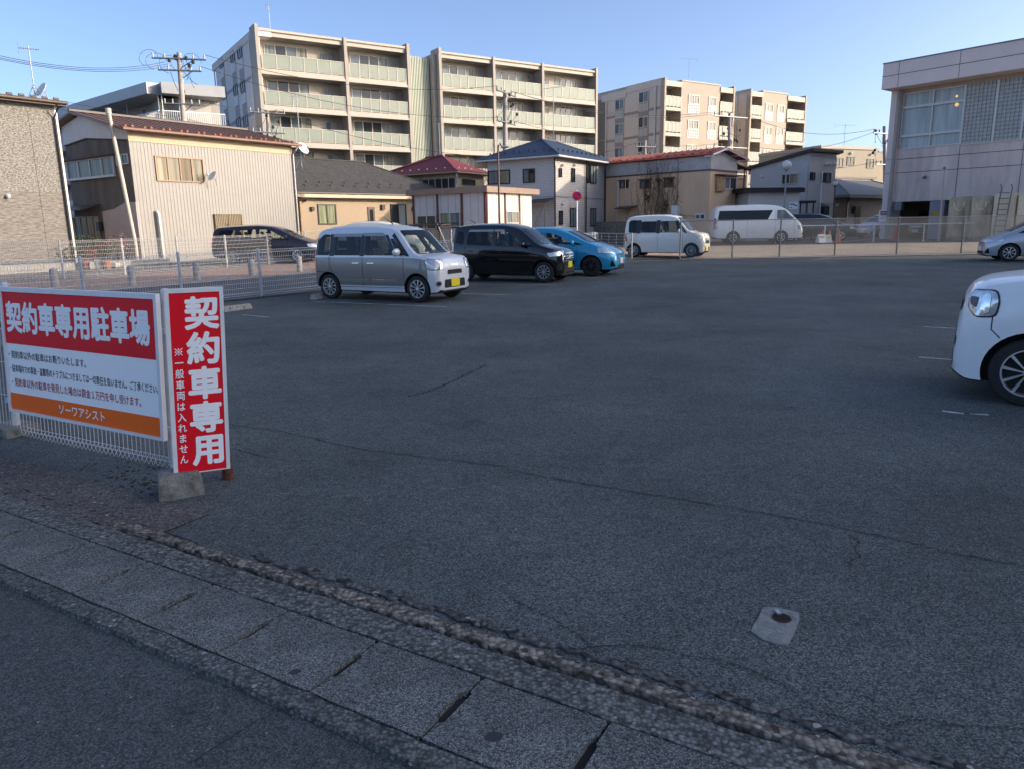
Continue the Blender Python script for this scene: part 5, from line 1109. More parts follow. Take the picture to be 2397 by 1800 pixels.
# ---- apartment blocks A and B (one line of facades, a louvred stair screen between)
YA = 62; FA = FD('P',597,61,YA,57); bd = 1.35; FAb = FA.back(bd)
MAW = pm('apartment_beige', (.365,.33,.285), .8, 0, .05, .8); MAR = pm('apartment_recess', (.40,.36,.31), .85, 0, .06, .8); MAC = pm('apartment_cream', (.43,.39,.33), .7, 0, .04, .8)
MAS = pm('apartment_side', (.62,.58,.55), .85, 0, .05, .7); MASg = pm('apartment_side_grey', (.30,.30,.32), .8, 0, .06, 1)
s_ = lambda z, x, y: FA.uz(z, x, y)
zR = s_('X3',500,110)[1]; zRb = s_('X3',500,175)[1]; za, zb_ = s_('X3',530,500)[1], s_('X3',540,550)[1]; hh = s_('X3',540,550)[1]-s_('X3',570,905)[1]
thk = za-zb_
def block(label, divs, wins, smalls, ufirst, dep, floors=5, aircon=True):
    u0, u1 = divs[0], divs[-1]
    t = thing('apartment_block', label, 'apartment building', FA.at((u0+u1)/2, 0))
    zt = zR+.02
    m = MB(); m.fbox(FA, u0, u1, ZB, zR-.1, -dep, -bd); m.build('wall', MAR, t)
    m = MB(); m.fbox(FA, u0, u1, zRb, zR, -dep, -.02); m.fbox(FA, u0, u1, zR-.16, zR+.02, -.02, .12); m.build('roof', MAC, t)
    for d_ in divs:
        m = MB(); m.fbox(FA, d_-.12, d_+.14, ZB, zR+(.28 if d_ in (u0,u1) else .1), -bd-.01, .22); m.build('party_wall', MAW, t)
    for k in range(floors):
        zf = za-hh*k
        m = MB(); m.fbox(FA, u0+.15, u1-.13, zf-thk, zf, -bd, .14); m.fbox(FA, u0+.15, u1-.13, zf-thk-.05, zf-thk+.12, .14, .20); m.build('balcony_slab', MAC, t)
        for i, (da, db) in enumerate(zip(divs, divs[1:])):
            a, b = da+.30, db-.22; pz0, pz1 = zf+.12, zf+hh*.39
            q = MB(); n = 6
            for j in range(n+1): u = a+(b-a)*j/n; q.fbox(FA, u-.035, u+.035, zf, pz1+.02, .08, .13)
            q.fbox(FA, a, b, pz1, pz1+.05, .075, .135); q.fbox(FA, a, b, pz0-.07, pz0-.02, .08, .12)
            o = q.build('balcony_rail', M['cream_frame'], t)
            q = MB()
            for j in range(n): ua = a+(b-a)*j/n+.045; ub = a+(b-a)*(j+1)/n-.045; q.fbox(FA, ua, ub, pz0, pz1-.01, .09, .105)
            q.build('balcony_glass', M['g_frost'], o)
            wa, wb_ = wins[i]; zt_ = zf-thk+hh*.80
            rr_ = random.Random(k*7+i+int(u0*3)); gg = [rr_.choice(['g_blue','g_lace','g_dark']) for _ in range(4)]
            gg = ['g_blue', 'g_dark', 'g_dark', 'g_lace'] if rr_.random() < .5 else ['g_lace','g_dark','g_blue','g_cur']
            window(FAb, (wa, wb_, zf+.05, zf+hh*.80), t, 'cream_frame', gg, 4, .07, .07)
            if smalls[i]: window(FAb, (smalls[i][0], smalls[i][1], zf+.25, zf+hh*.72), t, 'cream_frame', 'g_lace', 1, .06, .06)
            if aircon and rr_.random() < .75:
                q = MB(); ux = db-.5; q.tube([FAb.at(ux-.3,zf+hh*.72,.12), FAb.at(ux,zf+hh*.72,.12), FAb.at(ux,zf+hh*.52,.12)], .05, 6); q.build('duct', MAW, t)
    return t
ub = lambda z, x, y: FAb.uz(z, x, y)[0]
dA = [0, s_('X3',1350,240)[0], s_('X3',1960,280)[0]]
tA = block('nearer tall beige apartment block with green-tinted glass balconies, two bays wide', dA, [(ub('X3',565,255), ub('X3',995,400)), (ub('X3',1400,365), ub('X3',1775,480))], [(ub('X3',1120,345), ub('X3',1188,420)), None], 0, 11)
dB = [s_('X4',385,100)[0], s_('X4',945,190)[0], s_('X4',1452,250)[0], s_('X4',2010,280)[0]]
tB = block('farther beige apartment block with glass balconies, three bays wide behind the blue-roofed house', dB, [(ub('X4',405,235), ub('X4',745,350)), (ub('X4',955,290), ub('X4',1255,400)), (ub('X4',1590,375), ub('X4',1810,450))], [None, None, (ub('X4',1470,355), ub('X4',1525,430))], 0, 11)
# end wall of block A
FE_ = Face(FA.o.x, FA.o.y, -33); tS = lambda z, x, y: FE_.uz(z, x, y)
ue = max(tS('X3',95,420)[0], 8)
m = MB(); m.fbox(FE_, .15, ue, ZB, zR-.05, -.3, .02); m.build('end_wall', MAS, tA)
m = MB(); m.fbox(FE_, -.05, ue+1.0, zR-.55, zR+.05, -1.2, .10); m.build('end_eave', MAS, tA)
for c0, c1, y0, y1 in ((145,190,412,525),(252,300,345,468),(320,372,302,432)):
    r = FE_.rect('X3', c0, y0, c1, y1); u0, u1 = r[0], r[1]; ztop = .5*(tS('X3',c0,y0)[1]+tS('X3',c1,y0-30)[1]); wh = tS('X3',c0,y0)[1]-tS('X3',c0,y1-14)[1]
    m = MB(); m.fbox(FE_, u0-.05, u1+.05, ZB, zR-.55, .021, .045); m.build('facade_strip', MASg, tA)
    for k in range(5):
        zt = ztop-hh*k; window(FE_, (u0, u1, zt-wh, zt), tA, 'frame', ('g_dark','g_lace'), 2, .05, .07, off=.045)
        m = MB()
        for j in range(8): m.fbox(FE_, u0, u1, zt-wh-.15-.1*j, zt-wh-.09-.1*j, .046, .075)
        m.build('louvre_panel', M['white_metal'], tA)
for k in range(5):
    m = MB(); m.fbox(FE_, .15, ue, zb_-hh*k-.05, zb_-hh*k+.22, .022, .03); m.build('floor_band', MASg, tA)
u = tS('X3',430,110)[0]; pipe([FE_.at(u,.5,.12), FE_.at(u,zR-.2,.12)], .06, 'alu', tA); u = tS('X3',85,350)[0]; pipe([FE_.at(u,.5,.12), FE_.at(u,zR-.6,.12)], .06, 'alu', tA)
# stair screen
u0, u1 = dA[-1]+.2, s_('X4',330,150)[0]; zt = s_('X4',70,112)[1]
t = thing('stair_screen', 'tall screen of thin vertical louvres between the two large apartment blocks', 'screen', FA.at((u0+u1)/2,0))
m = MB(); n = 15
Fs = FA.back(.9); w = u1-u0
for i in range(n): u = u0+w*i/n; m.fbox(Fs, u, u+w/n*.55, ZB, zt, -.12, .08)
m.build('louvres', pm('screen_pale', (.42,.46,.37), .5, 0, .08, 1), t)
m = MB(); m.fbox(Fs, u0, u1, ZB, zt-.2, -6, -.3); m.build('core', pm('screen_core', (.16,.18,.15), .8), t)
m = MB()
for k in range(6): m.fbox(Fs, u0, u1, zt-1.4-hh*k, zt-1.1-hh*k, -.28, -.13)
m.build('landing', MASg, t)
m = MB(); a = s_('X4',330,150)[0]; m.fbox(FA, u1+.05, dB[0]-.15, ZB, zR-.2, -11, -.3); m.build('link_wall', MAW, t)
antenna(FA.at(s_('P',661,40)[0]-.3, zR, -2.5), 2.6, 70, 'tall television antenna on the roof of the nearer tall apartment block', n=5, L=.5, brace=False)

# ---- the two smaller apartment blocks on the right
F2_ = FD('P',1552,185,84,57); q_ = lambda x, y: F2_.uz('Z3', x, y)
E2 = Face(F2_.o.x, F2_.o.y, -33); e_ = lambda x, y: E2.uz('Z3', x, y)
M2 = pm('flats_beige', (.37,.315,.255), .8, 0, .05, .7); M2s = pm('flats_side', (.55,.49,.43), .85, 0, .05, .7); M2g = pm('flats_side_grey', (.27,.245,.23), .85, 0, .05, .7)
h2 = q_(640,490)[1]-q_(640,680)[1]
def flats(label, F, u0, u1, b1, w1, w2, ztop, dep, aerial=None):
    """balcony bays at both ends, plain wall with two window columns between"""
    t = thing('apartment_block', label, 'apartment building', F.at((u0+u1)/2,0))
    (a0, a1), (c0, c1) = b1
    m = MB(); m.fbox(F, u0, u1, ZB, ztop-.3, -dep, -1.5); m.build('wall', M2, t)
    m = MB(); m.fbox(F, a1, c0, ZB, ztop+.12, -1.49, .15); m.build('front_wall', M2, t)
    m = MB(); m.fbox(F, u0-.02, a1-.002, ztop-.55, ztop, -dep-.02, .25); m.fbox(F, c0+.002, u1+.02, ztop-.55, ztop, -dep-.02, .25); m.fbox(F, a1, c0, ztop+.125, ztop+.25, -dep, .22); m.build('roof', MAC, t)
    for d_ in (u0, u1-.25):
        m = MB(); m.fbox(F, d_, d_+.25, ZB, ztop+.25, -1.5 if d_ > u0 else -dep-.03, .3); m.build('party_wall', M2, t)
    zf0 = ztop-h2*1.02
    for k in range(5):
        zf = zf0-h2*k
        for (p, q) in b1:
            pa, pb = max(p, u0+.26), min(q, u1-.26)
            m = MB(); m.fbox(F, pa, pb, zf-.35, zf, -1.49, .30); m.build('balcony_slab', MAC, t)
            m = MB(); n = 4
            for j in range(n+1): u = pa+.05+(pb-pa-.1)*j/n; m.fbox(F, u-.04, u+.04, zf, zf+1.1, .2, .25)
            m.fbox(F, pa, pb, zf+1.1, zf+1.16, .19, .26); o = m.build('balcony_rail', M['cream_frame'], t)
            m = MB(); m.fbox(F, pa+.05, pb-.05, zf+.12, zf+1.08, .215, .23); m.build('balcony_glass', M['g_frost'], o)
            window(F.back(1.5), (pa+.3, pb-.5, zf+.1, zf+1.95), t, 'cream_frame', ('g_dark','g_lace'), 2)
        for (p, q) in (w1, w2):
            window(F, (p, q, zf+.55, zf+1.55), t, 'cream_frame', ('g_dark','g_cur'), 2, .09, .06, off=.15)
            m = MB(); nn = 6
            m.fbox(F, p, q, zf-.35, zf+.5, .151, .165)
            o = m.build('spandrel_panel', MASg, t)
            m = MB()
            for i in range(nn+1):
                m.fbox(F, p+(q-p)*i/nn-.02, p+(q-p)*i/nn+.02, zf-.35, zf+.5, .166, .19)
                if i % 2 == 0: m.fbox(F, p, q, zf-.35+.85*i/nn-.02, zf-.35+.85*i/nn+.02, .191, .20)
            m.build('lattice', M['alu'], o)
    return t
zt2 = q_(640,280)[1]
uu = lambda x, y: q_(x, y)[0]
t1 = flats('mid-distance beige apartment block with corner balconies, left of the two behind the red-roofed house', F2_, 0, uu(1160,340), ((0, uu(768,330)), (uu(1055,340), uu(1160,340))), (uu(820,370), uu(898,435)), (uu(968,385), uu(1026,450)), zt2, 13)
t2 = flats('mid-distance beige apartment block with corner balconies, right of the two behind the grey shed-roofed house', F2_, uu(1275,350), uu(1690,400), ((uu(1275,350), uu(1368,370)), (uu(1553,390), uu(1690,400))), (uu(1390,430), uu(1443,490)), (uu(1478,440), uu(1526,500)), zt2, 13)
ue = e_(215,400)[0]
m = MB(); m.fbox(E2, .27, ue, ZB, zt2-.1, -.5, .04); m.build('end_wall', M2s, t1)
m = MB(); m.fbox(E2, .1, e_(372,340)[0], zt2-.5, zt2+.25, -.5, .12); m.fbox(E2, e_(372,340)[0]+.02, ue+.6, zt2-.9, zt2-.15, -.5, .12); m.build('end_eave', M2s, t1)
for c0, c1, y0, y1 in ((465,535,372,440),(290,352,430,492)):
    r = E2.rect('Z3', c0, y0, c1, y1); zt_ = r[3]
    m = MB(); m.fbox(E2, r[0]-.05, r[1]+.05, ZB, zt2-.7, .045, .07); m.build('facade_strip', M2g, t1)
    for k in range(5):
        z1 = zt_-h2*k; window(E2, (r[0], r[1], z1-1.15, z1), t1, 'alu', ('g_lace','g_dark'), 2, .06, .06, off=.07)
        m = MB()
        for j in range(7): u = r[0]+(r[1]-r[0])*(j+.5)/7; m.fbox(E2, u-.05, u+.05, z1-2.1, z1-1.25, .072, .11)
        m.build('grille_panel', M['alu'], t1)
for k in range(5):
    m = MB(); z = zt2-h2*(k+1)-.15; m.fbox(E2, .3, ue, z-.1, z+.18, .046, .06); m.build('floor_band', M2g, t1)
u = e_(592,300)[0]; pipe([E2.at(u,1,.15), E2.at(u,zt2-.4,.15)], .09, 'alu', t1); u = e_(225,420)[0]; pipe([E2.at(u,1,.15), E2.at(u,zt2-.7,.15)], .09, 'alu', t1)
E2b = Face(*F2_.at(uu(1275,350),0).xy, -33)
m = MB(); m.fbox(E2b, .27, 6, ZB, zt2-.2, -.5, .04); m.build('end_wall', M2s, t2); pipe([E2b.at(1.6,1,.15), E2b.at(1.6,zt2-.2,.15)], .09, 'alu', t2)
m = MB(); m.fbox(F2_, uu(1160,340)+.02, uu(1275,350)-.02, ZB, zt2-.8, -8, -3); m.build('link_wall', M2g, t1)
antenna(F2_.at(uu(1020,310), zt2+.2, -4), 3.6, 250, 'television antenna on the roof of the left mid-distance apartment block', n=8, L=2.2, brace=False)
# ---- beige bungalow
F = FD('P',703.5,520,43,45); t = thing('bungalow', 'low beige rendered bungalow with a dark shingle roof', 'house', F.at(3.5,0))
ze = F.uz('Y3',130,650)[1]; zE = F.uz('Y3',80,620)[1]; zr = F.uz('Y3',110,335)[1]+.95
MBE = pm('beige_render', (.42,.325,.225), .9, 0, .05, 2, .15, 60)
body(F, 0, 11.5, 0, 5.5, ZB, ze, MBE, t)
hip(F, -.45, 11.7, -.5, 6, zE+.02, -.45, 6.2, 2.75, 2.75, zr, bandmat('shingle_dark', (.058,.055,.054), (.040,.038,.038), 2.6, 'Z', .85, .25, .3, .3), t, .05)
m = MB(); m.fbox(F, -.45, 11.7, zE-.26, zE-.05, -.5+.35, .5); m.fbox(Face(*F.at(0,0).xy,-45), -.5, 6, zE-.26, zE-.05, -.1, .45); m.build('fascia', pm('fascia_beige', (.62,.50,.36), .7), t)
r = F.rect('Y3',345,765,600,1030); window(F, r, t, 'frame', ('g_green','g_green'), 2, .07, .06)
r = F.rect('Y3',1290,765,1500,1005); window(F, (r[0], r[1], .55, r[3]), t, 'black_paint', ('g_dark','g_lace'), 2, .06, .06)
r = F.rect('Y3',995,805,1095,1040); m = MB(); m.fbox(F, r[0], r[1], .5, r[3], .002, .05); o = m.build('door', M['brown'], t); m = MB(); m.fbox(F, r[0]+.12, r[1]-.12, .9, r[3]-.15, .051, .056); m.build('pane', M['g_dark'], o)
for x, y, w in ((278,828,.09),(1190,808,.12),(1585,835,.10)):
    u, z = F.uz('Y3',x,y); m = MB(); m.fbox(F, u-w, u+w, z-w*1.3, z+w*1.3, .002, .14); m.build('wall_lamp' if x > 1000 else 'vent', M['dark_metal'], t)
u, z = F.uz('Y3',178,725); m = MB(); m.ball(F.at(u,z,.12), .07, 8); m.build('porch_lamp', M['dark_metal'], t, smooth=True)
pipe([F.at(.05,zE-.25,.3), F.at(.0,zE-.5,.06), F.at(.0,.2,.06)], .04, 'tan_frame', t)
sl_ = (zr-zE)/3.25
blocks([H(F, u_+.85*i, b_, zE+.02+sl_*(b_+.5)) for i in range(11) for u_, b_ in ((.5,.12),(.80,.42))], .06, .05, .07, M['galv'], t)
tp = DY('Z1',1925,610,43.4); u, z = F.uz('Y3',150,300)
pa = DY('Z1',1952,1078,44.6); pt_ = DY('Z1',1922,615,44.6); antenna(pa, pt_.z-pa.z, 40, 'slim television antenna on the roof of the beige bungalow', n=5, L=.5)
dish(DY('Z1',1958,968,44.4), 120, 30, .36, label='white satellite dish on the mast above the beige bungalow')

# ---- maroon-roofed house
F = FD('P',1070,420,50,33); g = Face(F.o.x, F.o.y, -57)
t = thing('maroon_house', 'old house with a maroon metal hip roof and dark stained boards under the eaves', 'house', F.at(1,0,-2))
zE = F.uz('Y3',2150,335)[1]; L = g.uz('Y3',1090,400)[0]; U = F.uz('Y4',470,545)[0]
zr = DY('P',1030,364,52.5).z
MMR = bandmat('maroon_metal', (.21,.028,.030), (.10,.014,.017), 2.3, 'Z', .4, .12, .35, .5)
body(F, .45, U+.5, .45, L-.5, ZB, zE-.12, pm('cream_ribbed', (.50,.42,.30), .7, 0, .06, 2), t)
m = MB(); ribs(m, F, .45, U+.5, ZB, zE-.14, .12, .02, .4, -.45); m.build('ribbed_siding', pm('cream_ribbed'), t)
hip(F, -.05, U+1.0, -.05, L, zE, (U+.9)/2-.3, (U+.9)/2+.3, L*.35, L*.62, zr, MMR, t, .10, 'tan_frame')
gb = g.back(.44)
zb1 = zE-.42
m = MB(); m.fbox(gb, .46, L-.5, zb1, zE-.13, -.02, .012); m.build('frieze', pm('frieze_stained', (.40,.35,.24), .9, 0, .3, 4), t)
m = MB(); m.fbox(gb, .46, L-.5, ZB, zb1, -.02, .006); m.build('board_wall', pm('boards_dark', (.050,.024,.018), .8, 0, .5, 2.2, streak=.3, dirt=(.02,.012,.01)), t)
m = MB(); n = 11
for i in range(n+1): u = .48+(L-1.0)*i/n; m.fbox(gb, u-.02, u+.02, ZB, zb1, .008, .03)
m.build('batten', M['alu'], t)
Fb = F.back(-.45) if False else F
r = F.rect('Y4',238,655,408,745); window(F.back(.45), (r[0], r[1], r[2], r[3]), t, 'frame', 'g_dark', 1, .05, .05, off=.02)
m = MB(); m.tube([H(F,.05,.05,zE-.1), H(F,.15,.15,zE-.35), H(F,.5,.40,zE-.75), H(F,.55,.40,.5)], .05, 8); m.build('downpipe', M['white_metal'], t, smooth=True)
blocks([H(F, .35, .5+i*.75, zE+.2) for i in range(7)]+[H(F, .7+i*.7, .35, zE+.2) for i in range(3)], .05, .05, .10, M['white_metal'], t)
antenna(H(F,(U+.9)/2-.1,L*.40,zr+.1), 2.1, 75, 'television antenna with four braces on the maroon roof', n=6, L=.6)

# ---- white prefab annexe
F = FD('P',1139.5,436,37,33); g = Face(F.o.x, F.o.y, -57)
t = thing('prefab_annexe', 'flat-roofed white panelled annexe with dark red corner strips', 'building', F.at(2,0,-2))
zt = F.uz('Y4',495,752)[1]; zb1 = F.uz('Y4',495,830)[1]; U = F.uz('Y4',1180,800)[0]; L = g.uz('Y3',1490,600)[0]
MPW = pm('prefab_white', (.56,.54,.52), .6, 0, .05, 2); MPR = pm('prefab_red', (.12,.022,.022), .5, 0, .15, 4)
body(F, .25, U-.45, .25, L-.25, ZB, zb1+.05, MPW, t)
m = MB(); m.fbox(F, 0, U, zb1, zt, -L, 0); m.build('roof', pm('prefab_fascia', (.27,.19,.145), .6, .1, .12, 3), t)
Fi = F.back(.25); gi = g.back(.25)
m = MB()
for Fx, a, b in ((Fi, .25, U-.45), (gi, .25, L-.25)):
    n = int((b-a)/.46)
    for i in range(1, n): u = a+(b-a)*i/n; m.fbox(Fx, u-.008, u+.008, ZB, zb1, .001, .008)
m.build('panel_joints', pm('joint_grey', (.25,.24,.24), .7), t)
for Fx, us in ((Fi, (.30, Fi.uz('Y4',728,1000)[0], Fi.uz('Y4',914,1000)[0])), (gi, (.30, gi.uz('Y3',1905,800)[0], gi.uz('Y4',172,1000)[0], L-.30))):
    for u in us:
        m = MB(); m.fbox(Fx, u-.055, u+.055, ZB, zb1, .009, .05); m.build('corner_strip', MPR, t)
r = Fi.rect('Y4',740,1078,905,1240); window(Fi, r, t, 'alu', ('g_lace','g_cur'), 2, .05, .05)
r = gi.rect('Y3',1640,915,1895,1090); window(gi, r, t, 'alu', ('g_dark','g_dark'), 2, .05, .05)
r = gi.rect('Y3',1935,875,2205,1060); window(gi, r, t, 'alu', ('g_lace','g_green'), 2, .05, .05)
q = thing('awning_frame', 'low dark carport roof on a steel frame in front of the white annexe', 'carport', gi.at(3,0,1.2)); a = gi.uz('Y3',1960,1030); zz = gi.uz('Y3',1960,1030)[1]+.03
m = MB(); m.slab([gi.at(a[0]+1.2,zz+.05,.3), gi.at(a[0]-1.2,zz+.05,.3), gi.at(a[0]-1.2,zz-.05,1.6), gi.at(a[0]+1.2,zz-.05,1.6)], .05); m.build('roof', M['dark_metal'], q)
m = MB(); m.tube([gi.at(a[0]+.2,.3,1.2), gi.at(a[0]+.2,zz,1.2)], .05, 6); m.tube([gi.at(a[0]-.9,zz-.02,1.5), gi.at(a[0]-1.6,.4,1.5)], .025, 6); m.build('post', M['steel'], q)

# ---- blue-roofed house
F = FD('P',1300,400,46,33); g = Face(F.o.x, F.o.y, -57)
t = thing('blue_roof_house', 'two-storey house with pale textured cladding and a dark blue hip roof', 'house', F.at(3.5,0,-2.5))
U = F.uz('Y4',2085,560)[0]; L = g.uz('Y4',505,600)[0]; zE = F.uz('Y4',1490,385)[1]+.08
MC1 = blockmat('cladding_pale', (.62,.58,.54), (.52,.49,.46), (.40,.37,.35), 33, .28, .11, .25, var=.25, nsc=12)
body(F, 0, U, .02, L, ZB, zE-.10, MC1, t); MB().fbox(g, .02, L, ZB, zE-.10, -.05, .004).build('side_wall', blockmat('cladding_pale_side', (.62,.59,.57), (.56,.54,.52), (.47,.45,.44), -57, .28, .11, .2, var=.16, nsc=12), t)
ap = g.uz('Y4',1240,152)
c_ = H(F, U/2-1.2, L/2, 0); zap = HC + (ray(*PX('Y4',1243,150)).z/ray(*PX('Y4',1243,150)).y)*c_.y
MBR = bandmat('blue_shingle', (.028,.045,.085), (.014,.022,.045), 2.4, 'Z', .5, .12, .3, .4)
hip(F, -.5, U+.5, -.5, L+.5, zE, U/2-1.2, U/2+.6, L/2, L/2, zap, MBR, t, .12, 'alu')
sl_ = (zap-zE)/(L/2+.5)
blocks([H(F, 1.0+i*.62, .35, zE+sl_*.85) for i in range(11)]+[H(F, .25+.2*(i % 2), .5+i*.55, zE+(zap-zE)/(U/2-.7)*(.75+.2*(i % 2))) for i in range(9)], .04, .04, .12, M['dark_metal'], t)
for x0, y0, x1, y1, pn in ((1425,520,1463,640,1),(1588,522,1632,703,1),(1780,470,1820,718,1),(1835,478,1905,725,2),(1428,1072,1474,1255,1),(1572,1038,1645,1285,2),(1836,1040,1902,1275,2)):
    r = F.rect('Y4',x0,y0,x1,y1); window(F, r, t, 'black_paint', 'g_lace' if pn > 1 else 'g_dark', pn, .05, .05)
for x, y in ((1465,485),(1622,482),(1467,985)): u, z = F.uz('Y4',x,y); hood(F, u, z, t, .08)
for x in (1768,): u = F.uz('Y4',x,700)[0]; pipe([F.at(u,zE-.15,.08), F.at(u,.3,.08)], .045, 'black_paint', t)
pipe([F.at(U-.05,zE-.15,.08), F.at(U-.05,.3,.08)], .045, 'black_paint', t); u = F.uz('Y4',2015,700)[0]; pipe([F.at(u,F.uz('Y4',2015,540)[1],.06), F.at(u,.3,.06)], .035, 'black_paint', t)
pipe([g.at(-.25,zE-.1,.45), g.at(-.1,zE-.35,.3), g.at(-.02,zE-.75,.08), g.at(-.02,.3,.08)], .05, 'dark_metal', t)
m = MB(); z = F.uz('Y4',1700,905)[1]; m.fbox(F, -.01, U+.01, z-.03, z+.03, .001, .012); m.fbox(g, 0, L, z-.03, z+.03, .001, .012); m.build('belt_course', M['grey_metal'], t)
r = g.rect('Y4',965,535,1120,710); window(g, r, t, 'black_paint', ('g_dark','g_lace'), 2, .06, .06)
r = g.rect('Y4',512,560,800,725); window(g, r, t, 'black_paint', ('g_cream','g_lace'), 2, .06, .06)
u0, z = g.uz('Y4',1370,905); u1 = u0+2.4
q = thing('lean_to', 'open steel lean-to frame against the side of the blue-roofed house', 'shed', g.at(1.5,0,.6)); m = MB(); m.slab([g.at(.1,z,.02), g.at(3.0,z-.1,.02), g.at(3.0,z-.25,1.0), g.at(.1,z-.25,1.0)], .05); m.build('roof', M['dark_metal'], q)
m = MB()
for u in (.2, 1.5, 2.9): m.tube([g.at(u,.3,.95), g.at(u,z-.25,.95)], .03, 5)
m.tube([g.at(.2,.6,.96), g.at(1.5,z-.3,.96)], .015, 4); m.tube([g.at(1.5,.6,.96), g.at(.2,z-.3,.96)], .015, 4); m.tube([g.at(1.5,.6,.97), g.at(2.9,z-.3,.97)], .015, 4); m.build('frame', M['galv'], q)
m = MB(); r = F.back(-.2); a = g.at(1.0,0,2.2); tag(MB().box(a.x-.5,a.x+.45,a.y-.1,a.y+.1,ZB,1.55).build('low_wall', pm('wall_pinkish', (.55,.48,.46), .8)), 'short pale wall panel below the lean-to beside the blue-roofed house', 'wall')
antenna(H(F,U/2+.4,L/2,zap+.05), 3.4, 300, 'television antenna with long elements on the blue roof', n=7, L=1.6)

# ---- tan house with red roof and dead vines
F = FD('P',1663,400,46,45); g = Face(F.o.x, F.o.y, -45)
t = thing('red_roof_house', 'weathered tan two-storey house with a faded red metal roof', 'house', F.at(2,0,-4))
U = F.uz('Y5',1795,420)[0]; L = g.uz('Y5',150,460)[0]+.3; zt = F.uz('Y5',1465,378)[1]
ug, zp = F.uz('Y5',1605,100); zl = g.uz('Y5',1470,165)[1]; zrr = F.uz('Y5',1890,240)[1]
MT = pm('tan_wall', (.66,.46,.30), .9, 0, .12, 1.2, .2, 30, streak=.3); MTG = pm('tin_grey', (.42,.41,.41), .6, .2, .18, 1.5)
body(F, 0, U, 0, L, ZB, zt, MT, t)
m = MB(); m.fprism(F, [(-.01,zt+.005),(U+.01,zt+.005),(U+.01,zrr-.15),(ug,zp-.15),(-.01,zl-.12)], .012, -L); m.build('upper_wall', MTG, t)
m = MB(); m.fbox(F, -.03, U+.02, zt-.05, zt+.05, .013, .045); m.fbox(g, 0, L, zt-.05, zt+.05, .0, .03); m.build('trim_band', M['brown'], t)
zl2 = zl-.25*(zp-zl)/ug
a = [H(F,-.35,-.35,zl2+.05), H(F,-.35,L+.2,zl2+.05), H(F,ug,L+.2,zp+.05), H(F,ug,-.35,zp+.05)]; b = [H(F,ug,-.35,zp+.05), H(F,ug,L+.2,zp+.05), H(F,F.uz('Y5',1890,240)[0],L+.2,zrr+.0), H(F,F.uz('Y5',1890,240)[0],-.35,zrr+.0)]
MRR = pm('roof_red', (.55,.10,.055), .55, .0, .2, 2.5)
m = MB(); m.slab(a, .07); m.slab(b, .07); o = m.build('roof', MRR, t)
m = MB(); n = 19
for i in range(n+1): p, q = a[0].lerp(a[1], i/n), a[3].lerp(a[2], i/n); m.tube([p+Vector((0,0,.03)), q+Vector((0,0,.03))], .03, 4)
m.build('seams', pm('roof_red_dark', (.17,.035,.022), .6), o)
blocks([a[0].lerp(a[1], (i+.5)/14).lerp(a[3].lerp(a[2], (i+.5)/14), .12) for i in range(14)], .09, .05, .06, pm('roof_red_dark'), o)
m = MB()
for k in (0.02, .5, .98):
    for p0, p1 in ((a[0], a[3]), (b[3], b[0])): c = p0.lerp(p1, k)-Vector((0,0,.16)); m.tube([c, c+F.n*-.6], .05, 4)
m.tube([a[0]-Vector((0,0,.1)), a[3]-Vector((0,0,.1))], .06, 4); m.tube([b[3]-Vector((0,0,.1)), b[0]-Vector((0,0,.1))], .06, 4); m.build('bargeboard', M['white_metal'], t)
for x0, y0, x1, y1, gl_ in ((545,515,685,620,('g_dark','g_lace')),(862,490,978,605,('g_dark','g_dark')),(285,527,395,615,('g_dark','g_lace'))):
    r = g.rect('Y5',x0,y0,x1,y1); window(g, r, t, 'brown', gl_, 2, .05, .05); m = MB(); m.fbox(g, r[0]-.08, r[1]+.08, r[3]+.01, r[3]+.06, .002, .18); m.build('window_hood', M['brown'], t)
r = F.rect('Y5',1620,468,1780,640); window(F, r, t, 'alu', ('g_lace','g_dark'), 2, .06, .07)
rr_ = F.rect('Y5',1520,460,1615,658); m = MB(); m.fbox(F, rr_[0], rr_[1], rr_[2], rr_[3], .002, .16); m.build('shutter_box', pm('rusted_cream', (.38,.26,.14), .7, 0, .3, 5, dirt=(.22,.11,.05)), t); m = MB(); m.fbox(F, rr_[0]-.1, r[1]+.1, r[3]+.06, r[3]+.12, .002, .35); m.build('window_hood', M['brown'], t)
r = g.rect('Y5',1262,948,1388,1020); window(g, r, t, 'white_metal', ('g_dark','g_lace'), 2, .06, .05)
pipe([g.at(g.uz('Y5',270,600)[0],zt-.1,.1), g.at(g.uz('Y5',270,600)[0],.4,.1)], .06, 'alu', t); pipe([g.at(g.uz('Y5',368,600)[0],zt-.1,.12), g.at(g.uz('Y5',368,600)[0],1.6,.12)], .03, 'alu', t)
u, z = g.uz('Y5',1020,905); m = MB(); m.fbox(g, u-.22, u+.22, z-.3, z+.3, .002, .3); m.build('vent_box', M['white_metal'], t)
u0, z0 = g.uz('Y5',300,850); u1 = g.uz('Y5',510,845)[0]; m = MB(); m.slab([g.at(u0,z0,.02), g.at(u1,z0,.02), g.at(u1,z0-.15,.8), g.at(u0,z0-.15,.8)], .05); m.build('canopy', M['brown'], t)
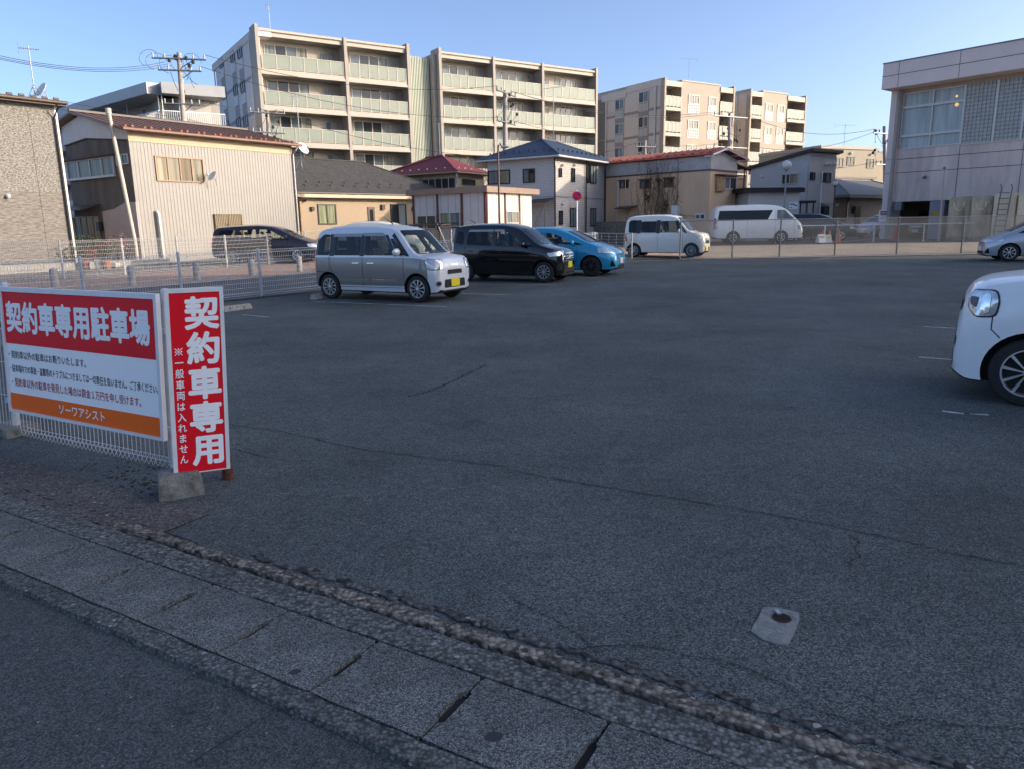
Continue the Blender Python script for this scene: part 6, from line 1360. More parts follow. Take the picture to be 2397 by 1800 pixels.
# side lean-to and balcony
q = MB(); u, z = F.uz('Y5',1795,720); ux, zx = F.uz('Y5',1960,785); q.slab([F.at(U+.01,z,.2), F.at(U+.01,z,-3), F.at(U+1.6,z-.45,-3), F.at(U+1.6,z-.45,.2)], .08); q.build('lean_to_roof', M['galv'], t)
body(F, U+.01, U+1.3, .3, 3, ZB, z-.45, MT, t, 'lean_to_wall')
q = MB(); zb2 = F.uz('Y5',1800,690)[1]; zt2_ = F.uz('Y5',1860,330)[1]
for u in (U+.15, U+1.2): q.tube([F.at(u,zb2,-.1), F.at(u,zt2_,-.1)], .04, 5)
for i in range(9): q.tube([F.at(U+.15+i*.13,zb2,-.1), F.at(U+.15+i*.13,zb2+.95,-.1)], .013, 4)
q.tube([F.at(U+.1,zb2+.95,-.1), F.at(U+1.25,zb2+.95,-.1)], .03, 5); q.slab([F.at(U,zb2,-.05), F.at(U+1.3,zb2,-.05), F.at(U+1.3,zb2,-2), F.at(U,zb2,-2)], .08); q.slab([F.at(U-.1,zt2_+.1,.1), F.at(U+1.5,zt2_-.1,.1), F.at(U+1.5,zt2_-.1,-2), F.at(U-.1,zt2_+.1,-2)], .05); q.build('side_balcony', M['dark_metal'], t)
# dead vines
rn = random.Random(11); m = MB(); tv = thing('dead_vine', 'bare brown climbing vine spread over the side wall of the red-roofed house', 'vine', g.at(3,0,.05))
for k in range(85):
    x = rn.gauss(800, 150); y = 990; u, z = g.uz('Y5', x, y); P = []; n = rn.randint(8, 22); drift = rn.uniform(-.06, .06)
    z += rn.uniform(0, 1.6) if rn.random() < .4 else 0
    for i in range(n):
        P.append(g.at(u, z, .05+rn.uniform(0, .03))); u += drift+rn.uniform(-.10, .10); z += rn.uniform(.05, .32)
        u = max(2.2, min(L-1.0, u)); z = min(z, zl-.15)
    m.tube(P, [.009*(1-i/n)+.003 for i in range(n)], 3, False)
    for i in range(2, n, 2):
        a_ = P[i]; w = rn.uniform(-.5, .5); b_ = a_+g.e*w*.5+Vector((0,0,rn.uniform(.02,.2))); m.tube([a_, b_, b_+g.e*w*.4+Vector((0,0,rn.uniform(-.15,.2)))], .005, 3, False)
m.build('stems', pm('vine_bark', (.19,.13,.085), .9), tv)
m = MB()
for cx_, cy_, s_n, n in ((790,520,.16,70),(640,735,.2,60),(880,830,.25,50)):
    for _ in range(n):
        u, z = g.uz('Y5', cx_+rn.gauss(0,20), cy_+rn.gauss(0,38)); c = g.at(u, z, .08+rn.uniform(0,.05)); a_ = Vector((rn.uniform(-1,1),rn.uniform(-1,1),rn.uniform(-1,1)))*.05; b_ = Vector((rn.uniform(-1,1),rn.uniform(-1,1),rn.uniform(-1,1)))*.05
        m.poly([c+a_, c+b_, c-a_, c-b_])
m.build('dry_leaves', pm('dry_leaf', (.07,.04,.022), .9), tv)
tag(MB().fbox(g, L-3.5, L+4, ZB, g.uz('Y5',250,1050)[1], -.0+1.2, 1.45).build('block_wall', M['conc_dark']), 'low grey block wall between the blue-roofed house and the red-roofed house', 'wall')

# ---- grey shed-roofed house
F = FD('P',1897,356,52,57); g = Face(F.o.x, F.o.y, -33)
t = thing('grey_house', 'modern grey house with a black single-slope roof and a lower front wing', 'house', F.at(0,0,-2))
MGH = pm('grey_siding', (.46,.455,.45), .75, 0, .06, 1); U = F.uz('Y6',1345,300)[0]; L = g.uz('Y6',298,500)[0]; zc = F.uz('Y6',1025,292)[1]; zl = g.uz('Y6',300,495)[1]
sl_ = (zc-zl)/L
m = MB(); pr = [g.at(0,ZB,0), g.at(L,ZB,0), g.at(L,zl-.05,0), g.at(0,zc-.05,0)]; m.prism(pr, F.e*U); m.build('wall', MGH, t)
m = MB(); m.slab([H(F,-.25,-.35,zc+.35*sl_+.12), H(F,U+.25,-.35,zc+.35*sl_+.12), H(F,U+.25,L+.45,zl-.45*sl_+.12), H(F,-.25,L+.45,zl-.45*sl_+.12)], .17); o = m.build('roof', M['black_paint'] if False else pm('roof_black', (.022,.022,.024), .55, .1, .1, 3), t)
m = MB()
for i in range(14): p, q = H(F,-.2+(U+.4)*i/13,-.33,zc+.35*sl_+.14), H(F,-.2+(U+.4)*i/13,L+.4,zl-.4*sl_+.14); m.tube([p, q], .03, 4)
m.build('seams', pm('roof_black'), o)
r = g.rect('Y6',680,565,868,680); window(g, r, t, 'cream_frame', ('g_cream','g_dark'), 2, .06, .06)
for x0, y0, x1, y1 in ((1018,540,1072,640),(1158,545,1262,668),(1132,955,1238,1058)): r = F.rect('Y6',x0,y0,x1,y1); window(F, r, t, 'black_paint', ('g_dark','g_blue'), 2, .05, .05)
u0, z0 = F.uz('Y6',1140,925); u1 = F.uz('Y6',1245,930)[0]; m = MB(); m.fbox(F, u0, u1, z0-.08, z0+.06, .002, .35); m.build('shutter_hood', M['grey_metal'], t)
for x, y in ((1212,440),(1250,440),(1310,445)): u, z = F.uz('Y6',x,y); hood(F, u, z, t, .10)
u, z = g.uz('Y6',435,592); hood(g, u, z, t, .1); u = F.uz('Y6',1145,700)[0]; pipe([F.at(u,F.uz('Y6',1155,540)[1],.08), F.at(u,.4,.08)], .04, 'white_metal', t); u = g.uz('Y6',985,600)[0]; pipe([g.at(u,zc-.9,.06), g.at(u,.4,.06)], .035, 'alu', t)
# lower wing in front
W_ = FD('P',1700+900*.19268,430,47.5,80); zt = W_.uz('Y6',600,735)[1]; uL = W_.uz('Y6',270,800)[0]
MB().fbox(W_, uL, 0, ZB, zt-.25, -4, 0).build('wing_wall', pm('wing_cream', (.60,.57,.52), .75, 0, .05, 1), t)
m = MB(); m.fbox(W_, uL-.5, .15, zt-.25, zt-.02, -4, .35); n = 30
for i in range(n): u = uL-.5+(.65-uL)*i/n; m.tube([W_.at(u,zt-.02,.37), W_.at(u,zt-.02,-4)], .06, 4)
m.build('wing_roof', pm('roof_black'), t)
m = MB(); m.fbox(W_, .02, 1.55, zt-.9, zt-.75, -3, -.6); [m.fbox(W_, .1+.45*k, .16+.45*k, ZB, zt-.8, -.8, -.74) for k in range(4)]; m.fbox(W_, .05, 1.6, ZB, zt-.95, -3, -2.9); m.build('porch', M['dark_metal'], t)
r = W_.rect('Y6',768,905,860,990)
ts = thing('sign_board', 'small white and blue notice on the cream wing wall of the grey house', 'sign', W_.at(r[0],r[2],.05)); MB().fbox(W_, *r, .005, .03).build('panel', M['white_sign'], ts)
m = MB(); u0, u1, z0, z1 = r; w = u1-u0; h = z1-z0
for a_, b_, c_, d_ in ((.08,.40,.62,.80),(.45,.62,.55,.82),(.66,.92,.45,.62),(.08,.30,.18,.30)): m.fbox(W_, u0+w*a_, u0+w*b_, z0+h*c_, z0+h*d_, .031, .034)
m.build('blue_marks', pm('sign_blue', (.02,.10,.30), .5), ts)
# ---- low brown house at the right of it
F = FD('P',1983,466,56,60); g = Face(F.o.x, F.o.y, -30)
t = thing('brown_house', 'low house with tan stone-look cladding and a dark grey hip roof beside the pink hall', 'house', F.at(3,0,-2))
zE = F.uz('Y6',1480,840)[1]
body(F, 0, 9, .02, 6, ZB, zE, pm('taupe_render', (.36,.33,.30), .85, 0, .06, 1), t)
Lg = g.uz('Y6',1312,900)[0]; MB().fbox(g, .0, 6, ZB, zE-.01, -.2, .02).build('stone_wall', blockmat('cladding_tan', (.36,.29,.21), (.27,.21,.15), (.16,.13,.10), -30, .4, .12, .2), t)
zr = F.uz('Y6',1600,700)[1]+.6; hip(F, -.6, 9.5, -.6, 6.5, zE+.15, 2.5, 7, 3, 3, zr, pm('roof_grey', (.13,.14,.15), .6, 0, .1, 3), t, .25)
r = F.rect('Y6',1572,948,1625,1110); MB().fbox(F, r[0], r[1], .5, r[3], -.015, .03).build('door', M['black_paint'], t); r = F.rect('Y6',1525,950,1556,1045); window(F.back(.02), r, t, 'black_paint', 'g_dark', 1)
u, z = g.uz('Y6',1360,938); hood(g, u, z, t, .1); pipe([F.at(-.05,zE,.3), F.at(-.02,zE-.4,.08), F.at(-.02,.4,.08)], .05, 'black_paint', t)
# ---- cream building far right
F = FD('P',1922,345,76,68); t = thing('cream_building', 'three-storey cream building in sunlight beyond the grey house', 'building', F.at(6,0,-3))
zt = F.uz('Y6',1150,212)[1]; U = F.uz('Y6',1820,260)[0]; MCM = pm('cream_wall', (.36,.315,.24), .85, 0, .06, .6)
body(F, 0, U, 0, 9, ZB, zt-.3, MCM, t); MB().fbox(F, -.1, U+.1, zt-.3, zt, -9, .12).build('roof', MAC, t); MB().fbox(F, U+.02, U+7, ZB, zt-.2, -9, -1.5).build('side_wing', MCM, t)
for x0, y0, x1, y1 in ((1340,365,1415,482),(1470,350,1552,458),(1712,375,1788,492)): r = F.rect('Y6',x0,y0,x1,y1); window(F, r, t, 'frame', ('g_lace','g_cream'), 2, .07, .06)
for x0, y0, x1, y1 in ((1440,680,1540,720),(1580,680,1720,755)): r = F.rect('Y6',x0,y0,x1,y1); window(F, (r[0],r[1],r[2]-.6,r[3]), t, 'frame', ('g_cream','g_green'), 2, .07, .06)
MB().fbox(F, 0, U, F.uz('Y6',1400,612)[1]-.1, F.uz('Y6',1400,612)[1]+.1, .0, .5).build('floor_band', M['brown'], t)
for x, y in ((1378,308),(1512,312),(1755,325)): u, z = F.uz('Y6',x,y); hood(F, u, z, t, .14)
antenna(F.at(F.uz('Y6',1615,230)[0], zt, -2), 2.4, 80, 'small television antenna on the roof of the cream building', n=6, L=2.4, brace=False)

# ---- pink hall
F = FD('P',2058,560,46.5,142); t = thing('pink_hall', 'large pale pink concrete hall with tall windows and glass-block wall at the right', 'hall', F.at(6,0,-4))
MP = pm('pink_concrete', (.76,.62,.555), .85, 0, .05, 1.1, .15, 30, streak=.22, dirt=(.47,.38,.34)); MPF = pm('pink_fascia', (.80,.66,.595), .85, 0, .06, .8)
w_ = lambda x, y: F.uz('Z4', x, y)
LU = 11.0; dp = 1.05; Ff = F.back(-dp)
zt = Ff.uz('Z4',462,282)[1]; zfb = Ff.uz('Z4',455,445)[1]; uf0 = Ff.uz('Z4',460,350)[0]
MB().fbox(F, uf0, LU, zfb, zt, -20, dp).build('fascia', MPF, t); MB().fbox(F, uf0-.03, LU, zt+.001, zt+.06, -20, dp+.04).build('coping', M['galv'], t)
m = MB()
zj = Ff.uz('Z4',465,362)[1]; m.fbox(Ff, uf0, LU, zj-.015, zj+.015, .001, .006)
for x in (568, 958): u = Ff.uz('Z4',x,300)[0]; m.fbox(Ff, u-.012, u+.012, zfb, zt, .001, .006)
m.build('fascia_joint', M['dark_metal'], t)
up = w_(560,700)[0]; zo = w_(545,1172)[1]
MB().fbox(F, 0, up, ZB, zfb, -1.2, .02).build('corner_pillar', pm('pillar_pink', (.76,.63,.58), .85, 0, .07, 1, streak=.4), t)
wi = w_(590,470)[0]; wz0 = w_(580,832)[1]; wz1 = w_(605,468)[1]; uw = w_(990,415)[0]; uw2 = w_(985,830)[0]; umid = .5*(w_(1000,412)[0]+w_(960,800)[0])
MB().fbox(F, up, LU, zo, wz0, -20, -.15).build('wall', MP, t)
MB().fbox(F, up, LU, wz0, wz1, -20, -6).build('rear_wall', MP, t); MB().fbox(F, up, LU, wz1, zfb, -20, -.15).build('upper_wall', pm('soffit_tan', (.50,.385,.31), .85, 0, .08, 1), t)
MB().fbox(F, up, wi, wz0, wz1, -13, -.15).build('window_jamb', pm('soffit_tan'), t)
Fw = F.back(.15)
m = MB()
for y in (905, 995):
    z = w_(700, y-20)[1]; m.fbox(Fw, up, LU, z-.015, z+.015, .001, .008); m.fbox(F, 0, up, z-.01, z+.01, .021, .026)
for x in (935,):
    u = w_(x,1000)[0]; m.fbox(Fw, u-.014, u+.014, zo, wz0, .001, .008)
u = w_(1350,950)[0]; m.fbox(Fw, u-.014, u+.014, zo, wz0, .001, .008); m.build('panel_joint', M['dark_metal'], t)
# big window: 2 x 3 lights
wr = (wi, umid, wz0, wz1); o = MB(); fw = .07
for a, b, c, d in ((wi,umid,wz1-fw,wz1),(wi,umid,wz0,wz0+fw),(wi,wi+fw,wz0+fw,wz1-fw),(umid-fw*1.4,umid,wz0+fw,wz1-fw)): o.fbox(Fw, a, b, c, d, -.1, .05)
um = .5*(w_(785,450)[0]+w_(755,815)[0]); zA = w_(700,540)[1]; zB2 = w_(660,738)[1]
o.fbox(Fw, um-fw*.6, um+fw*.6, wz0+fw, wz1-fw, -.1, .045); zA = .5*(w_(605,562)[1]+w_(985,510)[1]); zB2 = .5*(w_(585,748)[1]+w_(960,708)[1])
for z in (zA, zB2):
    o.fbox(Fw, wi+fw, um-fw*.6, z-.07, z+.07, -.1, .04); o.fbox(Fw, um+fw*.6, umid-fw*1.4, z-.07, z+.07, -.1, .04)
o = o.build('window', M['alu'], t); MB().fbox(Fw, wi+fw, umid-fw, wz0+fw, wz1-fw, -.09, -.08).build('pane', glass('hall_glass', (.34,.40,.40), .05, (.48,.54,.52)), o)
m = MB(); u = w_(930,485)
for y in (485, 540): a_ = w_(930,y); m.ball(Fw.at(a_[0], a_[1], -.07), .10 if y == 540 else .07, 8)
m.build('ceiling_lamp', pm('lamp_glow', (.9,.7,.3), .5, emit=(1,.66,.28,.3)), t, smooth=True)
# glass blocks
ub1 = w_(1190,600)[0]; MGB = pm('glass_block', (.34,.35,.33), .25, 0, .3, 6); m = MB(); m.fbox(Fw, umid, LU, wz0, wz1, -.3, -.02); o = m.build('glass_blocks', MGB, t)
m = MB(); p_ = .205; n = int((LU-umid)/p_)
for i in range(n): m.fbox(Fw, umid+i*p_, umid+i*p_+.035, wz0, wz1, -.019, .05)
k = int((wz1-wz0)/p_)
for j in range(k): m.fbox(Fw, umid, LU, wz0+j*p_+.02, wz0+j*p_+.10, -.018, .02)
m.build('block_joints', pm('block_joint', (.47,.46,.43), .7), o)
m = MB()
for x in (1185, 1368): u = w_(x,600)[0]; m.fbox(Fw, u-.06, u+.06, wz0, wz1, .051, .08)
m.fbox(Fw, umid, LU, wz0-.06, wz0, .0, .08); m.build('mullion', M['alu'], t)
# downpipe, ground floor
pipe([F.at(up-.05,zfb,.14), F.at(up-.05,.4,.14)], .11, 'pole', t, n=12)
ug0, ug1 = w_(750,1250)[0], w_(845,1250)[0]
MB().fbox(F, ug0, ug1, ZB, zo, -3, -.2).build('column', pm('column_grey', (.25,.25,.29), .8, 0, .08, 2), t); MB().fbox(F, ug1+.6, LU, ZB, zo, -3, -.2).build('ground_wall', MP, t)
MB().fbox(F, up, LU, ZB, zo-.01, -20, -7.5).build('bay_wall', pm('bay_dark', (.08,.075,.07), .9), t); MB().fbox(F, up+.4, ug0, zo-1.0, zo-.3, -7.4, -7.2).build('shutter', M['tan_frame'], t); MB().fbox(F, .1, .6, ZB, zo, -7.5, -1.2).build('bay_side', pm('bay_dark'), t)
m = MB(); r = F.rect('Z4',770,1235,815,1265); m.fbox(F.back(.2), r[0], r[1], r[2], r[3], .002, .03); m.build('plaque', pm('plaque_gold', (.40,.24,.04), .4, .3), t)
u, z = w_(730,1010); m = MB(); m.tube([Fw.at(u,z,0), Fw.at(u,z-.05,.25)], .08, 8); m.build('spout', M['galv'], t)
u, z = w_(565,1200); m = MB(); m.fbox(F, u-.2, u+.2, z-.25, z+.25, -.14, .15); m.build('junction_box', M['galv'], t)
r = F.rect('Z4',440,1228,510,1298); ts = thing('notice_board', 'white notice with red lettering fixed to the left pillar of the pink hall', 'sign', F.at(r[0],r[2],.05)); MB().fbox(F, r[0], r[1], r[2], r[3], .022, .04).build('panel', M['white_sign'], ts)
m = MB(); rn = random.Random(4)
for j in range(2):
    for i in range(7): u = r[0]+(r[1]-r[0])*(.1+.12*i); z = r[3]-(r[3]-r[2])*(.22+.2*j); m.fbox(F, u, u+.10, z, z+.10, .041, .043)
m.build('red_marks', M['red_ink'], ts)
m = MB()
for j in range(3): z = r[3]-(r[3]-r[2])*(.55+.12*j); m.fbox(F, r[0]+.15, r[1]-.2-.1*j, z, z+.03, .041, .043)
m.build('grey_marks', M['grey_metal'], ts)
# water tanks and ladder
Ft = F.back(-1.9); MTK = pm('tank_cream', (.60,.50,.35), .7, 0, .22, 1.4, streak=.3, dirt=(.15,.115,.08)); MTK2 = pm('tank_cream_clean', (.70,.60,.43), .7, 0, .10, 1.4, streak=.3)
zt_ = .5*(Ft.uz('Z4',885,1145)[1]+Ft.uz('Z4',1150,1130)[1])
def tank(x0, x1, zt, mat, label, arch=True, d=2.2):
    u0 = Ft.uz('Z4',x0,1300)[0]; u1 = Ft.uz('Z4',x1,1300)[0]
    tk = thing('water_tank', label, 'water tank', Ft.at(u0, .5, -1), 'cream panel water tanks'); w = u1-u0; m = MB()
    m.fprism(Ft, [(u0,.7),(u1,.7),(u1,zt-.12),(u1-.1,zt),(u0+.1,zt),(u0,zt-.12)], 0, -d); m.fbox(Ft, u0+.06, u1-.06, .8, zt-.2, .001, .05); m.build('shell', mat, tk)
    if arch:
        q = MB(); c = (u0+u1)/2; q.tube([Ft.at(c+w*.24*cos(a*pi/10+pi), zt-.32+.42*sin(a*pi/10+pi), .06) for a in range(11)], .04, 6); q.build('rib', MTK2, tk, smooth=True)
    MB().fbox(Ft, u0, u1, .4, .695, -d, 0).build('plinth', M['conc_dark'], tk); return u0, u1
tank(878,1018,zt_, MTK, 'streaked cream water tank panel farthest left, by the column'); tank(1022,1158,zt_, MTK, 'darkest streaked cream water tank, second from the left'); u0, u1 = tank(1166,1308,zt_+.1, MTK2, 'clean cream water tank behind the steel ladder', False); tank(1322,1500,zt_+.12, MTK2, 'clean cream water tank cut by the right edge', False)
tl = thing('ladder', 'grey steel ladder with curved handrails leaning on the cream water tank', 'ladder', Ft.at(u0+.5,.5,.4)); Fl = Ft.back(-.35); m = MB(); a0 = Fl.uz('Z4',1200,1300); a1 = Fl.uz('Z4',1268,1300); ztp = Fl.uz('Z4',1218,1060)[1]
for (u, s2) in ((a0[0],1),(a1[0],1)): m.tube([Fl.at(u-.1,.5), Fl.at(u,zt_-.2), Fl.at(u+.05,ztp-.2), Fl.at(u-.02,ztp)], .035, 6)
m.build('rails', M['galv'], tl)
m = MB()
for j in range(9): z = .7+j*.28; m.tube([Fl.at(a0[0]-.05,z), Fl.at(a1[0]-.05,z)], .025, 5)
m.build('rungs', M['galv'], tl)
# flag pole and small white fence of the yard
Fq = F.back(-2.6); u, z = Fq.uz('Z4',860,960); u2, _ = Fq.uz('Z4',825,1400)
tp = thing('flag_pole', 'slim pale pole standing in front of the pink hall', 'pole', Fq.at(u2,.5)); MB().tube([Fq.at(u2,.4), Fq.at(u,z)], [.06,.035], 8).build('pole', pm('pole_pinkish', (.48,.40,.38), .6), tp, smooth=True); m = MB(); m.ball(Fq.at(u,z+.05), .07, 8); m.build('cap', M['galv'], tp, smooth=True)
# ---------------------------------------------------------------- poles, wires, lamps, small things
def sag(a, b, s, n=14): return [a.lerp(b, i/n)-Vector((0,0,s*4*(i/n)*(1-i/n))) for i in range(n+1)]
def upole(z, xt, yt, xb, yb, Y, label, arms, r=.16, trans=None, lean=True):
    """concrete utility pole measured at its top and a lower point, at distance Y; arms: (drop, width, azimuth)"""
    T = DY(z, xt, yt, Y); B = DY(z, xb, yb, Y); d = (T-B); d = d/d.z if lean else Vector((0,0,1))
    base = T - d*(T.z-ZB)
    t = thing('utility_pole', label, 'utility pole', Vector((base.x, base.y, ZB)))
    MB().tube([base, T], [r*1.25, r*.8], 12).build('shaft', M['pole'], t, smooth=True)
    ends = []
    for dz, w, az in arms:
        c = T - d*dz; a = Vector((sin(radians(az)), cos(radians(az)), 0)); m = MB(); s = Vector((a.y,-a.x,0))*.12
        m.tube([c-a*w+s, c+a*w+s], .055, 5)
        for f in (-1,-.55,.55,1): m.tube([c+a*w*f*.95+s, c+a*w*f*.95+s+Vector((0,0,.28))], [.05,.04], 6); ends.append(c+a*w*f*.95+s+Vector((0,0,.28)))
        m.tube([c-Vector((0,0,.5)), c+a*w*.6+s], .025, 4); m.build('crossarm', M['galv'], t)
    if trans:
        dz, side = trans; c = T-d*dz; a = Vector((sin(radians(side)), cos(radians(side)), 0)); q = c+a*.45; m = MB(); m.lathe([(.001,-.5),(.27,-.5),(.30,-.35),(.30,.35),(.27,.45),(.001,.5)], q, 14)
        for k in range(3): m.tube([q+Vector((.12*cos(k*2.1),.12*sin(k*2.1),.45)), q+Vector((.12*cos(k*2.1),.12*sin(k*2.1),.75))], .035, 6)
        m.build('transformer', M['galv'], t, smooth=True)
    rn = random.Random(label); m = MB()
    for _ in range(7):
        a0 = T-d*rn.uniform(.2, 2.4)+Vector((rn.uniform(-.9,.9),rn.uniform(-.3,.3),0)); b0 = T-d*rn.uniform(.3, 3)+Vector((rn.uniform(-.9,.9),rn.uniform(-.3,.3),0)); m.tube(sag(a0, b0, rn.uniform(.15,.5), 8), .016, 4, False)
        m.lathe([(.001,-.12),(.09,-.1),(.11,0),(.08,.1),(.001,.13)], a0, 7)
    m.build('fittings', M['dark_metal'], t); return t, T, ends, d
tP, T1, e1, d1 = upole('Z1', 1158, 345, 1190, 810, 47, 'tall concrete utility pole rising behind the brown roof of the corrugated house', [(.35,1.5,75),(1.0,1.2,75),(2.9,1.0,70)], .17)
m = MB()
for k, (x, y) in enumerate(((960,365),(1010,390),(1100,410),(1245,400))):
    c = DY('Z1', x, y+10, 47); m.tube([c+Vector((.55*cos(a*pi/7),.2*sin(a*pi/7+k),.5*sin(a*pi/7))) for a in range(11)], .013, 4, False)
m.build('cable_loops', M['wire'], tP)
tQ, T2, e2, d2 = upole('Z1', 1728, 715, 1738, 880, 54, 'utility pole with grey insulators in front of the nearer tall apartment block', [(.2,1.2,60),(1.5,1.1,60)], .15)
tR, T3, e3, d3 = upole('X4', 1072, 500, 1072, 1160, 56, 'utility pole with transformer in front of the farther glass-balcony apartment block', [(.2,1.6,25),(2.2,1.5,25),(5.0,1.0,25)], .19, (6.3, 250))
tS_, T4, e4, d4 = upole('Z3', 1132, 525, 1128, 800, 66, 'utility pole between the two mid-distance apartment blocks', [(.3,2.0,60),(2.8,2.0,60),(5.0,1.9,60)], .17)
tU, T5, e5, d5 = upole('Z3', 505, 725, 503, 850, 60, 'short pale utility pole top above the red roof', [(.5,.9,70),(1.3,.9,70)], .14)
tV, T6, e6, d6 = upole('Y6', 1920, -20, 1925, 300, 62, 'utility pole partly hidden by the left edge of the pink hall', [(.6,1.6,60),(3.0,1.4,60)], .16)
def wire(pts, label, r=.016, group='overhead power lines'):
    m = MB(); m.tube(pts, r, 4, False); return tag(m.build('power_line', M['wire']), label, 'cable', group)
L_ = [('Z1',-40,355),('Z1',-40,368),('Z1',-40,378)]
for k, (z, x, y) in enumerate(L_): wire(sag(DY(z,x,y,36), T1-d1*.5+Vector((-.9+.2*k,0,-.1*k)), .45), ['topmost of the three overhead cables crossing the sky at upper left','middle one of the three overhead cables crossing the sky at upper left','lowest of the three overhead cables crossing the sky at upper left'][k], .014)
for k, (a, b, s, lb) in enumerate([(e1[3], e3[0], .9, 'overhead cable from the tall pole across the apartment side wall, uppermost'), (e1[7], e3[5], .9, 'overhead cable from the tall pole across the first glass balconies'), (e1[11], e2[3], .3, 'overhead cable from the tall pole to the pole with grey insulators'),
  (e3[3], e4[0], .8, 'overhead cable from the transformer pole to the pole between the two mid-distance blocks, upper'), (e3[7], e4[5], .8, 'overhead cable from the transformer pole to the pole between the two mid-distance blocks, lower'), (e3[2], e4[1], 1.0, 'overhead cable sagging over the farther glass balconies toward the right'), (e3[11], e5[0], .5, 'overhead cable from the transformer pole down to the short pole top'),
  (e4[3], e6[0], .9, 'overhead cable in the open sky left of the pink hall, upper'), (e4[7], e6[1], .9, 'overhead cable in the open sky left of the pink hall, lower'), (e4[11], e6[5], .4, 'overhead cable rising to the pole beside the pink hall'), (e2[1], e3[8], .6, 'overhead cable between the insulator pole and the transformer pole')]):
    wire(sag(a, b, s), lb, .015)
for k, (y0, y1) in enumerate(((650,625),(705,690),(745,735))):
    wire(sag(DY('Z1',370,y0,44), T1-d1*(3.6+.9*k), .15), ['thin service cable across the gallery roof, top','thin service cable across the gallery wall, middle','thin service cable just above the brown ridge, bottom'][k], .012)
    
# street lamp, no parking sign, globe lamps
b = DY('Y4', 660, 1240, 30); tpz = DY('Y4', 640, 300, 30); t = thing('street_lamp', 'slim brown street lamp with a curved neck behind the black car', 'street lamp', Vector((b.x,b.y,zg(30))))
e = DY('Y4', 690, 250, 30); m = MB(); m.tube([Vector((b.x,b.y,.1)), b, tpz], [.055,.05,.035], 8); m.tube([tpz, tpz+Vector((.02,0,.2)), tpz+(e-tpz)*.5+Vector((0,0,.22)), e], .028, 6); m.build('pole', pm('lamp_brown', (.10,.05,.038), .5, .1, .1, 5), t, smooth=True)
m = MB(); m.tube([e-Vector((.04,0,0)), e+Vector((.16,0,.01)), e+Vector((.30,0,-.01))], [.04,.06,.02], 8); m.build('lamp_head', M['grey_metal'], t, smooth=True)
Y = 33.0; cN = DY('Y4', 1660, 885, Y); bN = DY('Y4', 1665, 1320, Y); t = thing('no_parking_sign', 'round blue and red no-parking sign on a white pole', 'sign', Vector((bN.x,bN.y,zg(Y))))
m = MB(); m.tube([Vector((bN.x+.0,bN.y,.1)), Vector((cN.x,cN.y,cN.z+.25))], .035, 8); m.build('pole', M['white_metal'], t, smooth=True)
r = .20; FNp = Face(cN.x, cN.y-.06, 92); c0 = FNp.uz('Y4',1660,885)
def ring(F, u, z, r0, r1, d0, d1, n=36):
    m = MB(); vs = []; 
    for i in range(n):
        a = 2*pi*i/n
        for rr, dd in ((r0,d0),(r1,d0),(r1,d1),(r0,d1)): vs.append(F.at(u+rr*cos(a), z+rr*sin(a), dd))
    fs = []
    for i in range(n):
        j = (i+1) % n
        for k in range(4): fs.append((4*i+k, 4*j+k, 4*j+(k+1) % 4, 4*i+(k+1) % 4))
    return m.add(vs, fs)
ring(FNp, *c0, .001, r*.80, -.01, .004).build('blue_field', pm('sign_blue2', (.012,.055,.26), .35), t); ring(FNp, *c0, r*.78, r, -.01, .010).build('red_ring', M['red_sign'], t)
m = MB(); q = r*.82*.7071; w = .045; m.fprism(FNp, [(c0[0]-q-w*.7,c0[1]+q-w*.7),(c0[0]-q+w*.7,c0[1]+q+w*.7),(c0[0]+q+w*.7,c0[1]-q+w*.7),(c0[0]+q-w*.7,c0[1]-q-w*.7)], .009, .0045); m.build('red_bar', M['red_sign'], t)
MGL = pm('globe_white', (.62,.63,.62), .12, 0, .15, 4, coat=.5)
for z, cx_, cy_, bx_, by_, Y, R, lb in (('Y6',733,455,705,960,46,.285,'tall white globe lamp behind the white passenger van'),('Y6',1325,680,1300,1130,50,.17,'smaller distant globe lamp on a dark pole by the brown house')):
    c = DY(z,cx_,cy_,Y); b = DY(z,bx_,by_,Y); t = thing('globe_lamp', lb, 'street lamp', Vector((b.x,b.y,zg(Y))))
    d = c-b; base = c-d*((c.z-.3)/d.z); m = MB(); m.tube([base, c-Vector((0,0,R*.9))], [.055,.04], 8); m.tube([c-Vector((0,0,R*1.15)), c-Vector((0,0,R*.85))], [.06,.13], 12); m.build('pole', M['grey_metal'] if Y == 46 else M['brown'], t, smooth=True)
    m = MB(); m.ball(c, R, 12); m.build('globe', MGL, t, smooth=True)
# cones, A-frame notices, low white rail in the hall yard
MCO = pm('cone_orange', (.62,.085,.025), .5, 0, .08, 5)
for z, x, y, h, lb in (('Y6',1168,1375,.68,'orange traffic cone behind the white notice with yellow patch'),('Y6',1252,1378,.62,'orange traffic cone behind the grey notice board'),('Y6',1358,1388,.7,'orange traffic cone standing alone beside the fence post'),('Z4',542,1428,.8,'orange traffic cone by the pillar of the pink hall')):
    Y = 40.6 if z == 'Y6' else 43.0
    p = DY(z,x,y,Y); p.z = .51; t = thing('traffic_cone', lb, 'traffic cone', p, 'orange traffic cones'); m = MB(); m.lathe([(.17,.03),(.13,.06),(.035,h),(.001,h+.01)], p, 16); m.build('cone', MCO, t, smooth=True, angle=30)
    MB().box(p.x-.2,p.x+.2,p.y-.2,p.y+.2,p.z,p.z+.03).build('base', MCO, t)
    m = MB(); m.lathe([(.088,h*.42),(.064,h*.66)], p+Vector((0,0,.002)), 16)
    for v in m.v: v.x = p.x+(v.x-p.x)*1.06; v.y = p.y+(v.y-p.y)*1.06
    m.build('band', M['white_metal'], t, smooth=True)
